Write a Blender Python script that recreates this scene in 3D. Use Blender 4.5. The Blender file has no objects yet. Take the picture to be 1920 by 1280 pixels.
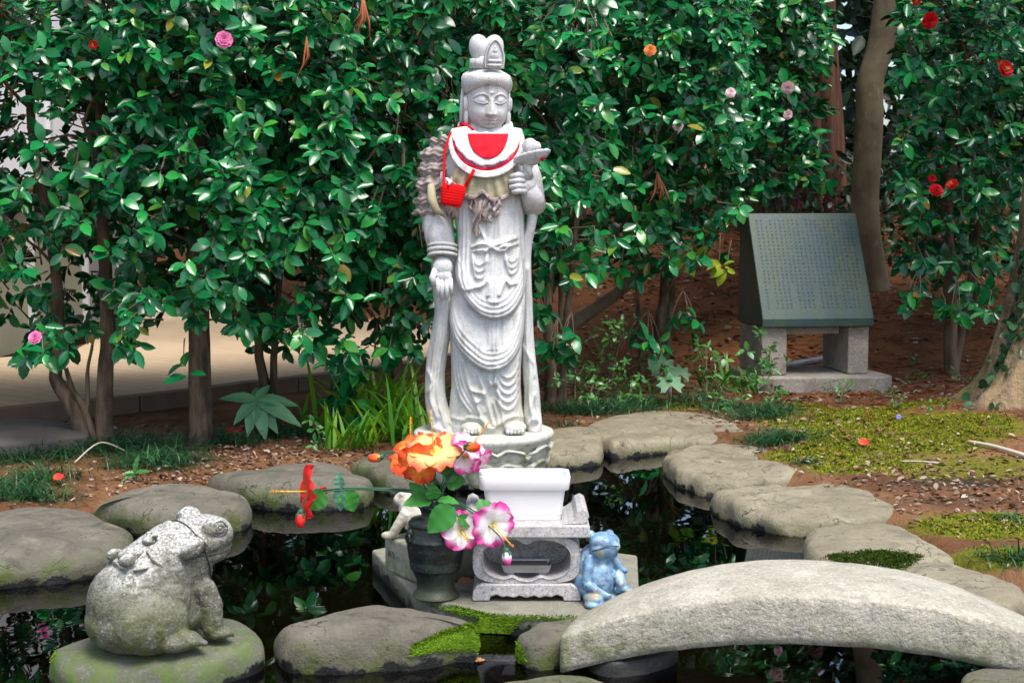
import bpy, math, random
import numpy as np
from mathutils import Vector, Matrix

random.seed(7)
rng = np.random.default_rng(11)
S = bpy.context.scene
COL = S.collection
R = math.radians

# ------------------------------------------------------------------ camera, sky, sun, exposure
FPX, HOR, CAMZ = 2700.0, 380.0, 0.97
TILT = math.atan((640 - HOR) / FPX)
cam = bpy.data.cameras.new('camera')
cam.sensor_width = 36.0
cam.lens = FPX / 1920 * 36
cam.clip_start, cam.clip_end = 0.05, 400
cam.dof.use_dof = True
cam.dof.focus_distance = 4.3
cam.dof.aperture_fstop = 13.0
camo = bpy.data.objects.new('camera', cam)
COL.objects.link(camo)
camo.location = (0, 0, CAMZ)
camo.rotation_euler = (R(90) - TILT, 0, 0)
S.camera = camo

SUN_EL, SUN_AZ = R(66), R(150)      # azimuth clockwise from +Y: the brighter sky is behind the camera
world = bpy.data.worlds.new('World')
S.world = world
world.use_nodes = True
wn = world.node_tree
bg = next(n for n in wn.nodes if n.type == 'BACKGROUND')
sky = wn.nodes.new('ShaderNodeTexSky')
sky.sky_type = 'NISHITA'
sky.sun_disc = False
sky.sun_elevation = SUN_EL
sky.sun_rotation = SUN_AZ
sky.air_density, sky.dust_density, sky.ozone_density = 1.0, 3.0, 1.0
wn.links.new(sky.outputs[0], bg.inputs[0])
bg.inputs[1].default_value = 0.13
sun = bpy.data.lights.new('sun', 'SUN')
sun.energy = 1.8
sun.angle = R(26)
sun.color = (1.0, 0.96, 0.9)
suno = bpy.data.objects.new('sun', sun)
COL.objects.link(suno)
sd = Vector((math.sin(SUN_AZ) * math.cos(SUN_EL), math.cos(SUN_AZ) * math.cos(SUN_EL), math.sin(SUN_EL)))
suno.rotation_euler = sd.to_track_quat('Z', 'Y').to_euler()
S.view_settings.view_transform = 'Standard'
S.view_settings.look = 'None'
S.view_settings.gamma = 1.0
S.view_settings.use_curve_mapping = False
S.view_settings.exposure = 1.18
S.render.engine = 'CYCLES'
S.cycles.max_bounces = 6
S.cycles.transparent_max_bounces = 8
S.cycles.use_denoising = True

# ------------------------------------------------------------------ helpers
def ray(px, py):
    x, y = (px - 960) / FPX, -(py - 640) / FPX
    c, s = math.cos(TILT), math.sin(TILT)
    return np.array((x, y * s + c, y * c - s))
def P(px, py, z=0.0):               # where the ray through a photo point meets the level z
    d = ray(px, py); k = (z - CAMZ) / d[2]
    return np.array((0, 0, CAMZ)) + d * k
def D(px, py, Y):                   # ... or the upright plane at distance Y
    d = ray(px, py)
    return np.array((0, 0, CAMZ)) + d * (Y / d[1])
def project(v):
    v = np.asarray(v, float) - np.array((0, 0, CAMZ))
    c, s = math.cos(TILT), math.sin(TILT)
    f = v[..., 1] * c - v[..., 2] * s
    u = v[..., 1] * s + v[..., 2] * c
    return 960 + FPX * v[..., 0] / f, 640 - FPX * u / f, f
def norm(a):
    a = np.asarray(a, float)
    return a / np.maximum(np.linalg.norm(a, axis=-1, keepdims=True), 1e-9)
def sstep(a, b, x):
    t = np.clip((np.asarray(x, float) - a) / (b - a), 0, 1)
    return t * t * (3 - 2 * t)

def wob(p, f=1.0, seed=0):          # cheap smooth noise, about -1..1
    r = np.random.default_rng(seed + 100)
    p = np.asarray(p, float)
    o = np.zeros(p.shape[:-1])
    for k in range(7):
        d = r.normal(size=p.shape[-1]); d /= np.linalg.norm(d)
        o = o + np.sin((p @ d) * f * (1 + 0.55 * k) * 2 * math.pi + r.uniform(0, 6.3)) / (1 + 0.35 * k)
    return o / 3.2

def tag(o, label=None, cat=None, group=None, kind=None):
    if label: o['label'] = label
    if cat: o['category'] = cat
    if group: o['group'] = group
    if kind: o['kind'] = kind
    return o
def link(name, me, parent=None, loc=None):
    o = bpy.data.objects.new(name, me)
    COL.objects.link(o)
    if parent is not None: o.parent = parent
    if loc is not None: o.location = loc
    return o
def empty(name, loc, label, cat, group=None, rz=0.0):
    o = bpy.data.objects.new(name, None)
    o.empty_display_size = 0.05
    COL.objects.link(o)
    o.location = loc; o.rotation_euler = (0, 0, rz)
    return tag(o, label, cat, group)
def mesh(name, v, f, m=None, smooth=True):
    me = bpy.data.meshes.new(name)
    v = np.asarray(v, float)
    me.from_pydata(v.tolist(), [], [list(map(int, q)) for q in f])
    if smooth:
        me.polygons.foreach_set('use_smooth', [True] * len(me.polygons))
    if m: me.materials.append(m)
    me.update()
    return me
def fastmesh(name, v, loops, starts, m=None, smooth=True):
    me = bpy.data.meshes.new(name)
    me.vertices.add(len(v)); me.vertices.foreach_set('co', np.asarray(v, np.float32).ravel())
    me.loops.add(len(loops)); me.loops.foreach_set('vertex_index', np.asarray(loops, np.int32))
    me.polygons.add(len(starts)); me.polygons.foreach_set('loop_start', np.asarray(starts, np.int32))
    me.update(calc_edges=True)
    if smooth: me.polygons.foreach_set('use_smooth', [True] * len(me.polygons))
    if m: me.materials.append(m)
    return me
def vcol(me, cols, name='tint'):
    a = me.color_attributes.new(name, 'FLOAT_COLOR', 'POINT')
    c = np.ones((len(me.vertices), 4), np.float32); c[:, :cols.shape[1]] = cols
    a.data.foreach_set('color', c.ravel())

class MB:                           # gathers shapes into one mesh
    def __init__(s): s.v = []; s.f = []; s.c = []
    def add(s, v, f, col=None):
        b = len(s.v)
        v = np.asarray(v, float)
        s.v.extend(v.tolist())
        s.f.extend([[int(i) + b for i in q] for q in f])
        if col is None: col = (1, 1, 1)
        col = np.asarray(col, float)
        if col.ndim == 1: col = np.tile(col, (len(v), 1))
        s.c.extend(col.tolist())
        return s
    def grid(s, g, close_u=False, cap=False, col=None):
        g = np.asarray(g, float); n, m = g.shape[:2]
        f = []
        mm = m if close_u else m - 1
        for i in range(n - 1):
            for j in range(mm):
                k = (j + 1) % m
                f.append((i * m + j, i * m + k, (i + 1) * m + k, (i + 1) * m + j))
        if cap:
            f.append(tuple(range(m - 1, -1, -1))); f.append(tuple((n - 1) * m + j for j in range(m)))
        if col is not None and np.ndim(col) == 3: col = np.asarray(col).reshape(n * m, -1)
        return s.add(g.reshape(-1, 3), f, col)
    def tube(s, pts, rad, n=8, col=None):
        p = np.asarray(pts, float)
        r = np.full(len(p), rad, float) if np.ndim(rad) == 0 else np.asarray(rad, float)
        t = norm(np.gradient(p, axis=0))
        up = np.array((0, 0, 1.0)) if abs(t[0][2]) < 0.9 else np.array((1.0, 0, 0))
        a = norm(np.cross(t[0], up)); rows = []
        th = np.linspace(0, 2 * math.pi, n, endpoint=False)
        for i in range(len(p)):
            a = norm(a - t[i] * np.dot(a, t[i])); b = np.cross(t[i], a)
            rows.append(p[i] + r[i] * (np.cos(th)[:, None] * a + np.sin(th)[:, None] * b))
        return s.grid(np.array(rows), True, True, col)
    def ell(s, c, r, n=16, m=24, rot=None, col=None):
        v = np.linspace(0.02, math.pi - 0.02, n); u = np.linspace(0, 2 * math.pi, m, endpoint=False)
        g = np.stack([np.sin(v)[:, None] * np.cos(u) * r[0], np.sin(v)[:, None] * np.sin(u) * r[1],
                      np.cos(v)[:, None] * np.ones_like(u) * r[2]], -1)
        if rot is not None: g = g @ np.array(rot).T
        return s.grid(g[::-1] + np.asarray(c), True, True, col)
    def box(s, c, d, rz=0.0, col=None):
        x, y, z = np.asarray(d, float) / 2
        v = np.array([(-x, -y, -z), (x, -y, -z), (x, y, -z), (-x, y, -z), (-x, -y, z), (x, -y, z), (x, y, z), (-x, y, z)])
        cs, sn = math.cos(rz), math.sin(rz)
        v = v @ np.array(((cs, sn, 0), (-sn, cs, 0), (0, 0, 1))) + np.asarray(c)
        return s.add(v, [(0, 3, 2, 1), (4, 5, 6, 7), (0, 1, 5, 4), (1, 2, 6, 5), (2, 3, 7, 6), (3, 0, 4, 7)], col)
    def lathe(s, prof, n=32, c=(0, 0, 0), col=None):
        th = np.linspace(0, 2 * math.pi, n, endpoint=False)
        g = np.array([[(r * math.cos(t) + c[0], r * math.sin(t) + c[1], z + c[2]) for t in th] for r, z in prof])
        return s.grid(g, True, True, col)
    def mesh(s, name, m, smooth=True, tint=False):
        me = mesh(name, s.v, s.f, m, smooth)
        if tint: vcol(me, np.array(s.c))
        return me
    def obj(s, name, m, parent=None, loc=None, smooth=True, tint=False, bevel=0.0, auto=None):
        o = link(name, s.mesh(name, m, smooth, tint), parent, loc)
        if bevel:
            b = o.modifiers.new('bevel', 'BEVEL'); b.width = bevel; b.segments = 2; b.limit_method = 'ANGLE'; b.angle_limit = R(40)
        if auto: sharp(o.data, auto)
        return o
def sharp(me, deg=40):
    me.polygons.foreach_set('use_smooth', [True] * len(me.polygons))
    me.set_sharp_from_angle(angle=R(deg))
def ext(outline, z0, z1, axis='z'):
    o = np.asarray(outline, float); n = len(o)
    v = [(x, y, z0) for x, y in o] + [(x, y, z1) for x, y in o]
    f = [tuple(range(n - 1, -1, -1)), tuple(range(n, 2 * n))] + [(i, (i + 1) % n, n + (i + 1) % n, n + i) for i in range(n)]
    return np.array(v), f
def evaluated(o, name):
    dg = bpy.context.evaluated_depsgraph_get()
    dg.update()
    me = bpy.data.meshes.new_from_object(o.evaluated_get(dg))
    me.name = name
    bpy.data.objects.remove(o)
    return me
def fuse(mb, name, m, voxel, smooth=3, noise=0.0, nf=10, seed=0):     # blend shapes into one carved body
    o = link('carving', mb.mesh('carving', m))
    md = o.modifiers.new('r', 'REMESH'); md.mode = 'VOXEL'; md.voxel_size = voxel; md.use_smooth_shade = True
    if smooth:
        sm = o.modifiers.new('s', 'SMOOTH'); sm.iterations = smooth; sm.factor = 0.5
    me = evaluated(o, name)
    if noise:
        n = len(me.vertices); c = np.empty(n * 3, np.float32); me.vertices.foreach_get('co', c); c = c.reshape(-1, 3)
        nn = np.empty(n * 3, np.float32); me.vertices.foreach_get('normal', nn); nn = nn.reshape(-1, 3)
        c = c + nn * (noise * (wob(c, nf, seed) + 0.6 * wob(c, nf * 2.7, seed + 5)))[:, None]
        me.vertices.foreach_set('co', c.astype(np.float32).ravel())
    if not me.materials: me.materials.append(m)
    me.polygons.foreach_set('use_smooth', [True] * len(me.polygons))
    me.update()
    return me
def polydist(q, line):              # distance of points q (N,2) to a polyline
    q = np.asarray(q, float); d = np.full(len(q), 1e9)
    L = np.asarray(line, float)
    for a, b in zip(L[:-1], L[1:]):
        ab = b - a
        t = np.clip(((q - a) @ ab) / max(ab @ ab, 1e-9), 0, 1)
        d = np.minimum(d, np.linalg.norm(q - a - t[:, None] * ab, axis=1))
    return d
def inside(q, poly):
    q = np.asarray(q, float); p = np.asarray(poly, float); r = np.zeros(len(q), bool)
    for (x0, y0), (x1, y1) in zip(p, np.roll(p, -1, 0)):
        c = ((y0 > q[:, 1]) != (y1 > q[:, 1])) & (q[:, 0] < (x1 - x0) * (q[:, 1] - y0) / (y1 - y0 + 1e-12) + x0)
        r ^= c
    return r
def spline(pts, n, closed=False):
    p = np.asarray(pts, float); k = len(p)
    out = []
    segs = k if closed else k - 1
    t = np.linspace(0, segs, n, endpoint=not closed)
    for x in t:
        i = min(int(x), segs - 1); u = x - i
        g = (lambda j: p[j % k]) if closed else (lambda j: p[min(max(j, 0), k - 1)])
        a, b, c, d = g(i - 1), g(i), g(i + 1), g(i + 2)
        out.append(0.5 * (2 * b + (c - a) * u + (2 * a - 5 * b + 4 * c - d) * u * u + (3 * b - a - 3 * c + d) * u ** 3))
    return np.array(out)

# ------------------------------------------------------------------ materials
class G:
    def __init__(s, name):
        s.m = bpy.data.materials.new(name); s.m.use_nodes = True
        s.t = s.m.node_tree; s.b = s.t.nodes['Principled BSDF']; s.out = s.t.nodes['Material Output']
    def n(s, typ, ins=None, **props):
        x = s.t.nodes.new('ShaderNode' + typ)
        for k, v in props.items(): setattr(x, k, v)
        for k, v in (ins or {}).items(): s.put(x.inputs[k], v)
        return x
    def put(s, sock, v):
        if isinstance(v, bpy.types.NodeSocket): s.t.links.new(v, sock)
        else:
            if sock.type == 'RGBA' and len(v) == 3: v = (*v, 1)
            sock.default_value = v
    def set(s, **k):
        for a, v in k.items(): s.put(s.b.inputs[a.replace('_', ' ')], v)
        return s
    def noise(s, scale, detail=4, rough=0.6, vec=None, dist=0.0):
        i = {'Scale': scale, 'Detail': detail, 'Roughness': rough, 'Distortion': dist}
        if vec is not None: i['Vector'] = vec
        return s.n('TexNoise', i).outputs['Fac']
    def ramp(s, fac, stops, interp='LINEAR'):
        x = s.n('ValToRGB', {'Fac': fac}); e = x.color_ramp.elements; x.color_ramp.interpolation = interp
        while len(e) < len(stops): e.new(0.5)
        for el, (p, c) in zip(e, stops):
            el.position = p; el.color = (*c, 1) if len(c) == 3 else c
        return x.outputs['Color']
    def mix(s, f, a, b, mode='MIX'):
        x = s.n('Mix', data_type='RGBA', blend_type=mode)
        s.put(x.inputs[0], f); s.put(x.inputs[6], a); s.put(x.inputs[7], b)
        return x.outputs[2]
    def math(s, op, a, b=0.0, clamp=False):
        x = s.n('Math', operation=op, use_clamp=clamp); s.put(x.inputs[0], a); s.put(x.inputs[1], b)
        return x.outputs[0]
    def step(s, x, a, b):
        y = s.n('MapRange', {'Value': x, 'From Min': a, 'From Max': b}, interpolation_type='SMOOTHSTEP')
        return y.outputs[0]
    def bump(s, h, strength=0.5, dist=0.01):
        x = s.n('Bump', {'Height': h, 'Strength': strength, 'Distance': dist})
        s.put(s.b.inputs['Normal'], x.outputs[0]); return s
    def pos(s): return s.n('NewGeometry').outputs['Position']
    def obj(s): return s.n('TexCoord').outputs['Object']
    def xyz(s, v): return s.n('SeparateXYZ', {'Vector': v}).outputs
def plain(name, col, rough=0.6, var=0.15, scale=20, bump=0.0, spec=0.5, metal=0.0):
    g = G(name); f = g.noise(scale, 5, 0.6, g.pos())
    c = g.mix(f, [x * (1 - var) for x in col], [min(1, x * (1 + var)) for x in col])
    g.set(Base_Color=c, Roughness=rough, Specular_IOR_Level=spec, Metallic=metal)
    if bump: g.bump(g.noise(scale * 8, 4, 0.7, g.pos()), bump, 0.004)
    return g.m
def granite(name, c1, c2, spk=(0.06, 0.06, 0.06), spk_amt=0.35, light=(0.75, 0.74, 0.7), sc=180, patch=9, rough=0.85,
            bump=0.35, mottle=0.5, streak=0.0, crack=0.0, dirt=None, algae=None, lichen=None, wet=None):
    g = G(name); p = g.pos(); z = g.xyz(p)['Z']; nz = g.xyz(g.n('NewGeometry').outputs['Normal'])['Z']
    big = g.noise(patch, 6, 0.62, p); fine = g.noise(sc, 3, 0.7, p); mid = g.noise(patch * 4, 5, 0.6, p)
    c = g.mix(g.step(big, 0.36, 0.66), c1, c2)
    c = g.mix(g.math('MULTIPLY', g.step(fine, 0.55, 0.68), spk_amt), c, spk)
    c = g.mix(g.math('MULTIPLY', g.step(fine, 0.44, 0.32), spk_amt), c, light)
    mot = g.noise(patch * 2.3, 8, 0.72, p, 0.8)
    c = g.mix(g.math('MULTIPLY', g.step(mot, 0.50, 0.34), mottle), c, [x * 0.55 for x in c1])
    c = g.mix(g.math('MULTIPLY', g.step(mot, 0.54, 0.70), mottle * 0.8), c, [min(0.85, x * 1.28) for x in c2])
    ck = None
    if crack:
        wv = g.n('VectorMath', {0: p, 1: g.n('TexNoise', {'Vector': p, 'Scale': 6.0, 'Detail': 5.0}).outputs['Color']}, operation='ADD').outputs[0]
        ed = g.n('TexVoronoi', {'Vector': wv, 'Scale': 3.2}, feature='DISTANCE_TO_EDGE').outputs['Distance']
        ck = g.math('MULTIPLY', g.step(ed, 0.016, 0.003), g.step(big, 0.47, 0.56))
        pit = g.step(g.noise(60, 3, 0.6, p), 0.66, 0.74)
        c = g.mix(g.math('MULTIPLY', ck, crack), c, (0.03, 0.028, 0.02)); c = g.mix(g.math('MULTIPLY', pit, 0.5), c, (0.06, 0.055, 0.04))
        ck = g.math('ADD', ck, g.math('MULTIPLY', pit, 0.6))
    if streak:
        sk = g.noise(28, 5, 0.65, g.n('Mapping', {'Vector': p, 'Scale': (1, 1, 0.10)}).outputs[0])
        c = g.mix(g.math('MULTIPLY', g.step(sk, 0.50, 0.68), streak), c, (0.24, 0.235, 0.19))
    if dirt:        # (colour, amount)
        c = g.mix(g.math('MULTIPLY', g.step(mid, 0.5, 0.72), dirt[1]), c, dirt[0])
    if algae:       # (colour, amount, z_low, z_high): grows from z_high down
        k = g.math('MULTIPLY', g.step(z, algae[3], algae[2]), g.step(g.math('ADD', big, g.math('MULTIPLY', mid, 0.5)), 0.60, 0.86))
        c = g.mix(g.math('MULTIPLY', k, algae[1]), c, algae[0])
    if lichen:      # (colour, amount): on faces that look up
        k = g.math('MULTIPLY', g.step(g.math('ADD', nz, g.math('MULTIPLY', g.math('SUBTRACT', mid, 0.5), 1.6)), 0.15, 0.7), g.step(fine, 0.40, 0.56))
        if len(lichen) > 2: k = g.math('MULTIPLY', k, g.step(g.math('ADD', z, g.math('MULTIPLY', g.math('SUBTRACT', big, 0.5), 0.12)), lichen[2], lichen[3]))
        c = g.mix(g.math('MULTIPLY', k, lichen[1]), c, lichen[0])
    r = rough
    if wet:         # (z_top, fade): the stained wet band at the water line
        zz = g.math('ADD', z, g.math('MULTIPLY', g.math('SUBTRACT', mid, 0.5), 0.10))
        k = g.step(zz, wet[0], wet[0] - wet[1])
        c = g.mix(k, c, (0.012, 0.012, 0.010)); r = g.math('SUBTRACT', rough, g.math('MULTIPLY', k, 0.45))
    g.set(Base_Color=c, Roughness=r, Specular_IOR_Level=0.35)
    g.bump(g.math('ADD', g.math('ADD', g.math('MULTIPLY', fine, 0.5), g.math('MULTIPLY', mid, 1.2)), g.math('SUBTRACT', g.math('MULTIPLY', mot, 1.5), g.math('MULTIPLY', ck, 2.0)) if ck is not None else g.math('MULTIPLY', mot, 1.5)), bump, 0.008)
    return g.m
def leafmat(name, stops, rough=0.3, spec=0.5, trans=0.12, coat=0.0):
    g = G(name)
    oi = g.n('ObjectInfo').outputs['Random']; isl = g.n('NewGeometry').outputs['Random Per Island']
    r = g.math('FRACT', g.math('ADD', oi, isl))
    c = g.ramp(r, stops)
    g.set(Base_Color=c, Roughness=rough, Specular_IOR_Level=spec)
    if coat: g.set(Coat_Weight=coat, Coat_Roughness=0.25)
    if trans:
        t = g.n('BsdfTranslucent', {'Color': g.mix(1.0, c, (0.9, 1.0, 0.4), 'MULTIPLY')})
        mx = g.n('MixShader', {0: trans, 1: g.b.outputs[0], 2: t.outputs[0]})
        g.t.links.new(mx.outputs[0], g.out.inputs[0])
    return g.m
def tintmat(name, rough=0.6, spec=0.4, trans=0.0, bump=0.0, bs=300):
    g = G(name); a = g.n('VertexColor', layer_name='tint').outputs[0]
    g.set(Base_Color=a, Roughness=rough, Specular_IOR_Level=spec)
    if bump: g.bump(g.noise(bs, 3, 0.6, g.pos()), bump, 0.002)
    if trans:
        t = g.n('BsdfTranslucent', {'Color': a})
        mx = g.n('MixShader', {0: trans, 1: g.b.outputs[0], 2: t.outputs[0]})
        g.t.links.new(mx.outputs[0], g.out.inputs[0])
    return g.m

GREEN = (0.05, 0.085, 0.012)
M = {}
M['step_stone'] = granite('step_stone', (0.105, 0.096, 0.072), (0.17, 0.155, 0.118), spk_amt=0.22, light=(0.27, 0.25, 0.20), sc=150, patch=5,
                          bump=0.75, mottle=0.75, crack=0.75, algae=((0.065, 0.085, 0.018), 0.95, 0.03, 0.085), wet=(0.018, 0.012), dirt=((0.14, 0.13, 0.10), 0.5))
M['tan_stone'] = granite('tan_stone', (0.20, 0.175, 0.115), (0.28, 0.25, 0.17), spk_amt=0.2, light=(0.38, 0.35, 0.27), sc=150, patch=5,
                          bump=0.75, mottle=0.7, crack=0.65, algae=((0.10, 0.105, 0.03), 0.8, 0.0, 0.05), wet=(0.016, 0.014), dirt=((0.12, 0.11, 0.075), 0.5))
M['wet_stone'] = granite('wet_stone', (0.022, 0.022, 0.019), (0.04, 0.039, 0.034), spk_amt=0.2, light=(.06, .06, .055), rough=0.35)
M['frog_stone_base'] = granite('frog_stone_base', (0.11, 0.11, 0.085), (0.085, 0.11, 0.03), spk_amt=0.25, light=(0.4, 0.4, 0.34), sc=150, patch=6,
                          bump=0.35, algae=((0.075, 0.12, 0.015), 0.95, 0.03, 0.085), wet=(0.014, 0.012), dirt=((0.22, 0.21, 0.18), 0.5))
M['bridge'] = granite('bridge', (0.37, 0.345, 0.27), (0.48, 0.45, 0.365), spk=(0.10, 0.095, 0.065), spk_amt=0.55, light=(0.8, 0.78, 0.7), sc=130, patch=6,
                      bump=1.0, mottle=0.45, algae=((0.13, 0.15, 0.05), 0.85, 0.04, 0.155), dirt=((0.30, 0.28, 0.2), 0.35))
M['statue'] = granite('statue', (0.56, 0.57, 0.56), (0.66, 0.66, 0.645), spk=(0.22, 0.22, 0.21), spk_amt=0.5, light=(0.72, 0.72, 0.71), sc=230, patch=7,
                      bump=0.35, mottle=0.3, streak=0.6, dirt=((0.46, 0.44, 0.36), 0.35), algae=((0.33, 0.33, 0.22), 0.5, 0.2, 0.6))
M['pedestal'] = granite('pedestal', (0.46, 0.45, 0.38), (0.58, 0.57, 0.50), spk=(0.2, 0.2, 0.16), spk_amt=0.35, sc=200, patch=9,
                        bump=0.2, dirt=((0.2, 0.2, 0.12), 0.6), algae=((0.18, 0.2, 0.08), 0.75, 0.05, 0.2), wet=(0.03, 0.02))
M['koro'] = granite('koro', (0.38, 0.37, 0.37), (0.50, 0.48, 0.46), spk=(0.03, 0.03, 0.03), spk_amt=0.85, light=(0.75, 0.73, 0.72), sc=210, patch=14,
                    bump=0.2, dirt=((0.24, 0.20, 0.16), 0.45), rough=0.6)
M['slab'] = granite('slab', (0.20, 0.19, 0.15), (0.28, 0.27, 0.21), spk_amt=0.25, sc=160, patch=9, algae=((0.05, 0.07, 0.015), 0.85, 0.02, 0.07), wet=(0.03, 0.02))
M['plinth'] = granite('plinth', (0.30, 0.29, 0.21), (0.36, 0.35, 0.27), spk_amt=0.2, sc=180, patch=10, algae=((0.10, 0.12, 0.04), 0.8, 0.05, 0.14))
M['pale_stone'] = granite('pale_stone', (0.5, 0.47, 0.36), (0.6, 0.57, 0.47), spk_amt=0.2, sc=180, patch=10, dirt=((0.35, 0.33, 0.2), 0.5))
M['big_frog'] = granite('big_frog', (0.125, 0.125, 0.09), (0.23, 0.225, 0.185), spk=(0.03, 0.03, 0.026), spk_amt=0.55, light=(0.66, 0.65, 0.6), sc=170, patch=11,
                        bump=0.8, algae=((0.085, 0.10, 0.02), 0.8, 0.10, 0.27), lichen=((0.66, 0.66, 0.62), 0.8, 0.17, 0.26), dirt=((0.045, 0.045, 0.04), 0.85), mottle=0.9)
M['leg_granite'] = granite('leg_granite', (0.26, 0.23, 0.19), (0.36, 0.33, 0.28), spk=(0.08, 0.08, 0.08), spk_amt=0.5, sc=150, patch=8, dirt=((0.22, 0.16, 0.11), 0.4))
M['earthstone'] = granite('earthstone', (0.26, 0.24, 0.21), (0.34, 0.32, 0.28), spk_amt=0.3, sc=120, patch=6)
# ------------------------------------------------------------------ ground, pond, path
POND = np.array([P(*q)[:2] for q in ((-420, 1010), (60, 990), (300, 955), (540, 915), (740, 893), (900, 868), (1060, 848), (1250, 822),
                                      (1330, 860), (1480, 935), (1640, 1000), (1800, 1080), (1950, 1140), (2150, 1250))]
                + [np.array(q) for q in ((1.25, 2.2), (0.9, 1.75), (-1.2, 1.7), (-1.9, 2.2))])
def pond_d(q):
    d = polydist(q, np.vstack([POND, POND[:1]]))
    return np.where(inside(q, POND), -d, d)
PATH = [P(px, py, 0.13)[:2] for px, py in ((-260, 800), (0, 766), (300, 737), (500, 712), (700, 690), (830, 668), (900, 655), (900, 612), (820, 603), (600, 590), (430, 568),
                                           (270, 585), (130, 655), (0, 668), (-260, 690))]
PATH = np.array(PATH)
def ground_h(q):
    q = np.asarray(q, float); x, y = q[:, 0], q[:, 1]
    h = 0.046 + 0.010 * wob(q, 0.8, 3) + 0.006 * wob(q, 3.1, 4)
    right = sstep(-1.2, 0.3, x - 0.12 * (y - 7))
    h = h + right * (0.21 * np.clip(y - 7.35, 0, 3.6) + 0.05 * np.clip(y - 10.95, 0, 20)) * sstep(7.2, 8.2, y)
    h = h + (1 - right) * (0.30 * np.clip(y - 12.6, 0, 3) + .04 * np.clip(y - 15.6, 0, 30))
    h = h + 0.16 * np.exp(-((x - 2.35) ** 2 + (y - 5.75) ** 2) / 0.55)
    h = h + 0.05 * np.exp(-((x - 1.5) ** 2 / 0.3 + (y - 5.2) ** 2 / 0.5))
    d = pond_d(q)
    h = np.where(d < 0.10, h * sstep(-0.06, 0.10, d) - 0.26 * sstep(0.03, -0.12, d), h)
    ip = inside(q, PATH); dp = polydist(q, np.vstack([PATH, PATH[:1]]))
    h = np.where(ip, np.minimum(h, 0.10), h)
    h = np.where((~ip) & (dp < 0.3), h * sstep(0, 0.3, dp) + 0.06 * (1 - sstep(0, 0.3, dp)), h)
    return h
def gz(x, y): return float(ground_h(np.array([[x, y]]))[0])
def on_ground(px, py):               # photo point -> point on the ground
    z = 0.08
    for _ in range(14):
        q = P(px, min(py, 2000), z) if py > HOR + 30 else D(px, py, 9)
        if q[1] > 14: q = D(px, py, 14.0)
        z = 0.5 * z + 0.5 * gz(q[0], q[1])
    return np.array((q[0], q[1], gz(q[0], q[1])))

def axis(a, b, fine0, fine1, step, coarse):
    return np.concatenate([np.arange(a, fine0, coarse), np.arange(fine0, fine1, step), np.arange(fine1, b + coarse, coarse)])
gx = axis(-60, 60, -3.4, 3.6, 0.028, 1.6); gy = axis(-12, 90, 1.2, 9.2, 0.030, 0.9)
XX, YY = np.meshgrid(gx, gy); q = np.stack([XX.ravel(), YY.ravel()], 1)
hh = ground_h(q)
n, m = XX.shape
idx = np.arange(n * m).reshape(n, m)
quads = np.stack([idx[:-1, :-1], idx[:-1, 1:], idx[1:, 1:], idx[1:, :-1]], -1).reshape(-1, 4)
moss = np.zeros(len(q)); dark = np.zeros(len(q)); need = np.zeros(len(q))
def blob(arr, px, py, rx, ry, amt=1.0):
    if arr is moss: rx, ry = rx * 1.3, ry * 1.3
    c = on_ground(px, py)[:2]
    np.maximum(arr, amt * np.exp(-(((q[:, 0] - c[0]) / rx) ** 2 + ((q[:, 1] - c[1]) / ry) ** 2) ** 1.3), out=arr)
for b in ((1560, 785, .22, .34), (1660, 800, .30, .22), (1500, 790, .12, .2), (1720, 830, .2, .14), (1620, 870, .16, .12), (1540, 850, .16, .14), (1870, 985, .2, .11), (1900, 1040, .13, .08),
          (1780, 800, .2, .2), (1830, 880, .25, .14, .5), (1700, 760, .22, .14, .7), (1480, 765, .16, .18), (1280, 760, .14, .1, .6), (1840, 1000, .12, .06)): blob(moss, *b)
for b in ((1790, 900, .22, .10), (1700, 905, .14, .08, .6), (350, 865, .16, .08), (300, 880, .1, .07, .7), (1780, 940, .25, .08, .5)): blob(dark, *b)
for b in ((1740, 770, .4, .22), (1650, 755, .25, .12), (1860, 745, .2, .2), (1560, 740, .5, .1)): blob(need, *b)
need = np.maximum(need, sstep(7.0, 8.0, q[:, 1]) * 0.75)
g = G('earth')
p = g.pos(); a = g.n('VertexColor', layer_name='tint').outputs[0]; ch = g.n('SeparateColor', {'Color': a}).outputs
n1 = g.noise(3.0, 8, 0.65, p); n2 = g.noise(40, 6, 0.7, p); n3 = g.noise(160, 4, 0.7, p); z = g.xyz(p)['Z']
c = g.mix(g.step(n1, 0.35, 0.65), (0.19, 0.085, 0.038), (0.32, 0.165, 0.08))
c = g.mix(g.math('MULTIPLY', g.step(n2, 0.55, 0.7), 0.55), c, (0.30, 0.20, 0.12))
c = g.mix(g.math('MULTIPLY', g.step(n2, 0.45, 0.3), 0.5), c, (0.055, 0.03, 0.016))
c = g.mix(g.math('MULTIPLY', ch[2], g.step(g.math('ADD', n2, n1), 0.85, 1.15)), c, (0.27, 0.088, 0.03))
c = g.mix(g.math('MULTIPLY', ch[1], g.step(n2, 0.3, 0.5)), c, (0.030, 0.027, 0.024))
mk = g.step(g.math('ADD', ch[0], g.math('MULTIPLY', g.math('SUBTRACT', g.math('ADD', n2, n1), 1.0), 0.9)), 0.24, 0.5)
mc = g.mix(g.step(n3, 0.35, 0.65), (0.10, 0.14, 0.008), (0.27, 0.26, 0.022))
c = g.mix(g.math('MULTIPLY', mk, 0.92), c, mc)
c = g.mix(g.math('MULTIPLY', g.step(n3, 0.6, 0.75), 0.35), c, (0.36, 0.28, 0.2))
c = g.mix(g.step(z, 0.02, -0.03), c, (0.035, 0.030, 0.018))
g.set(Base_Color=c, Roughness=0.95, Specular_IOR_Level=0.15)
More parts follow.
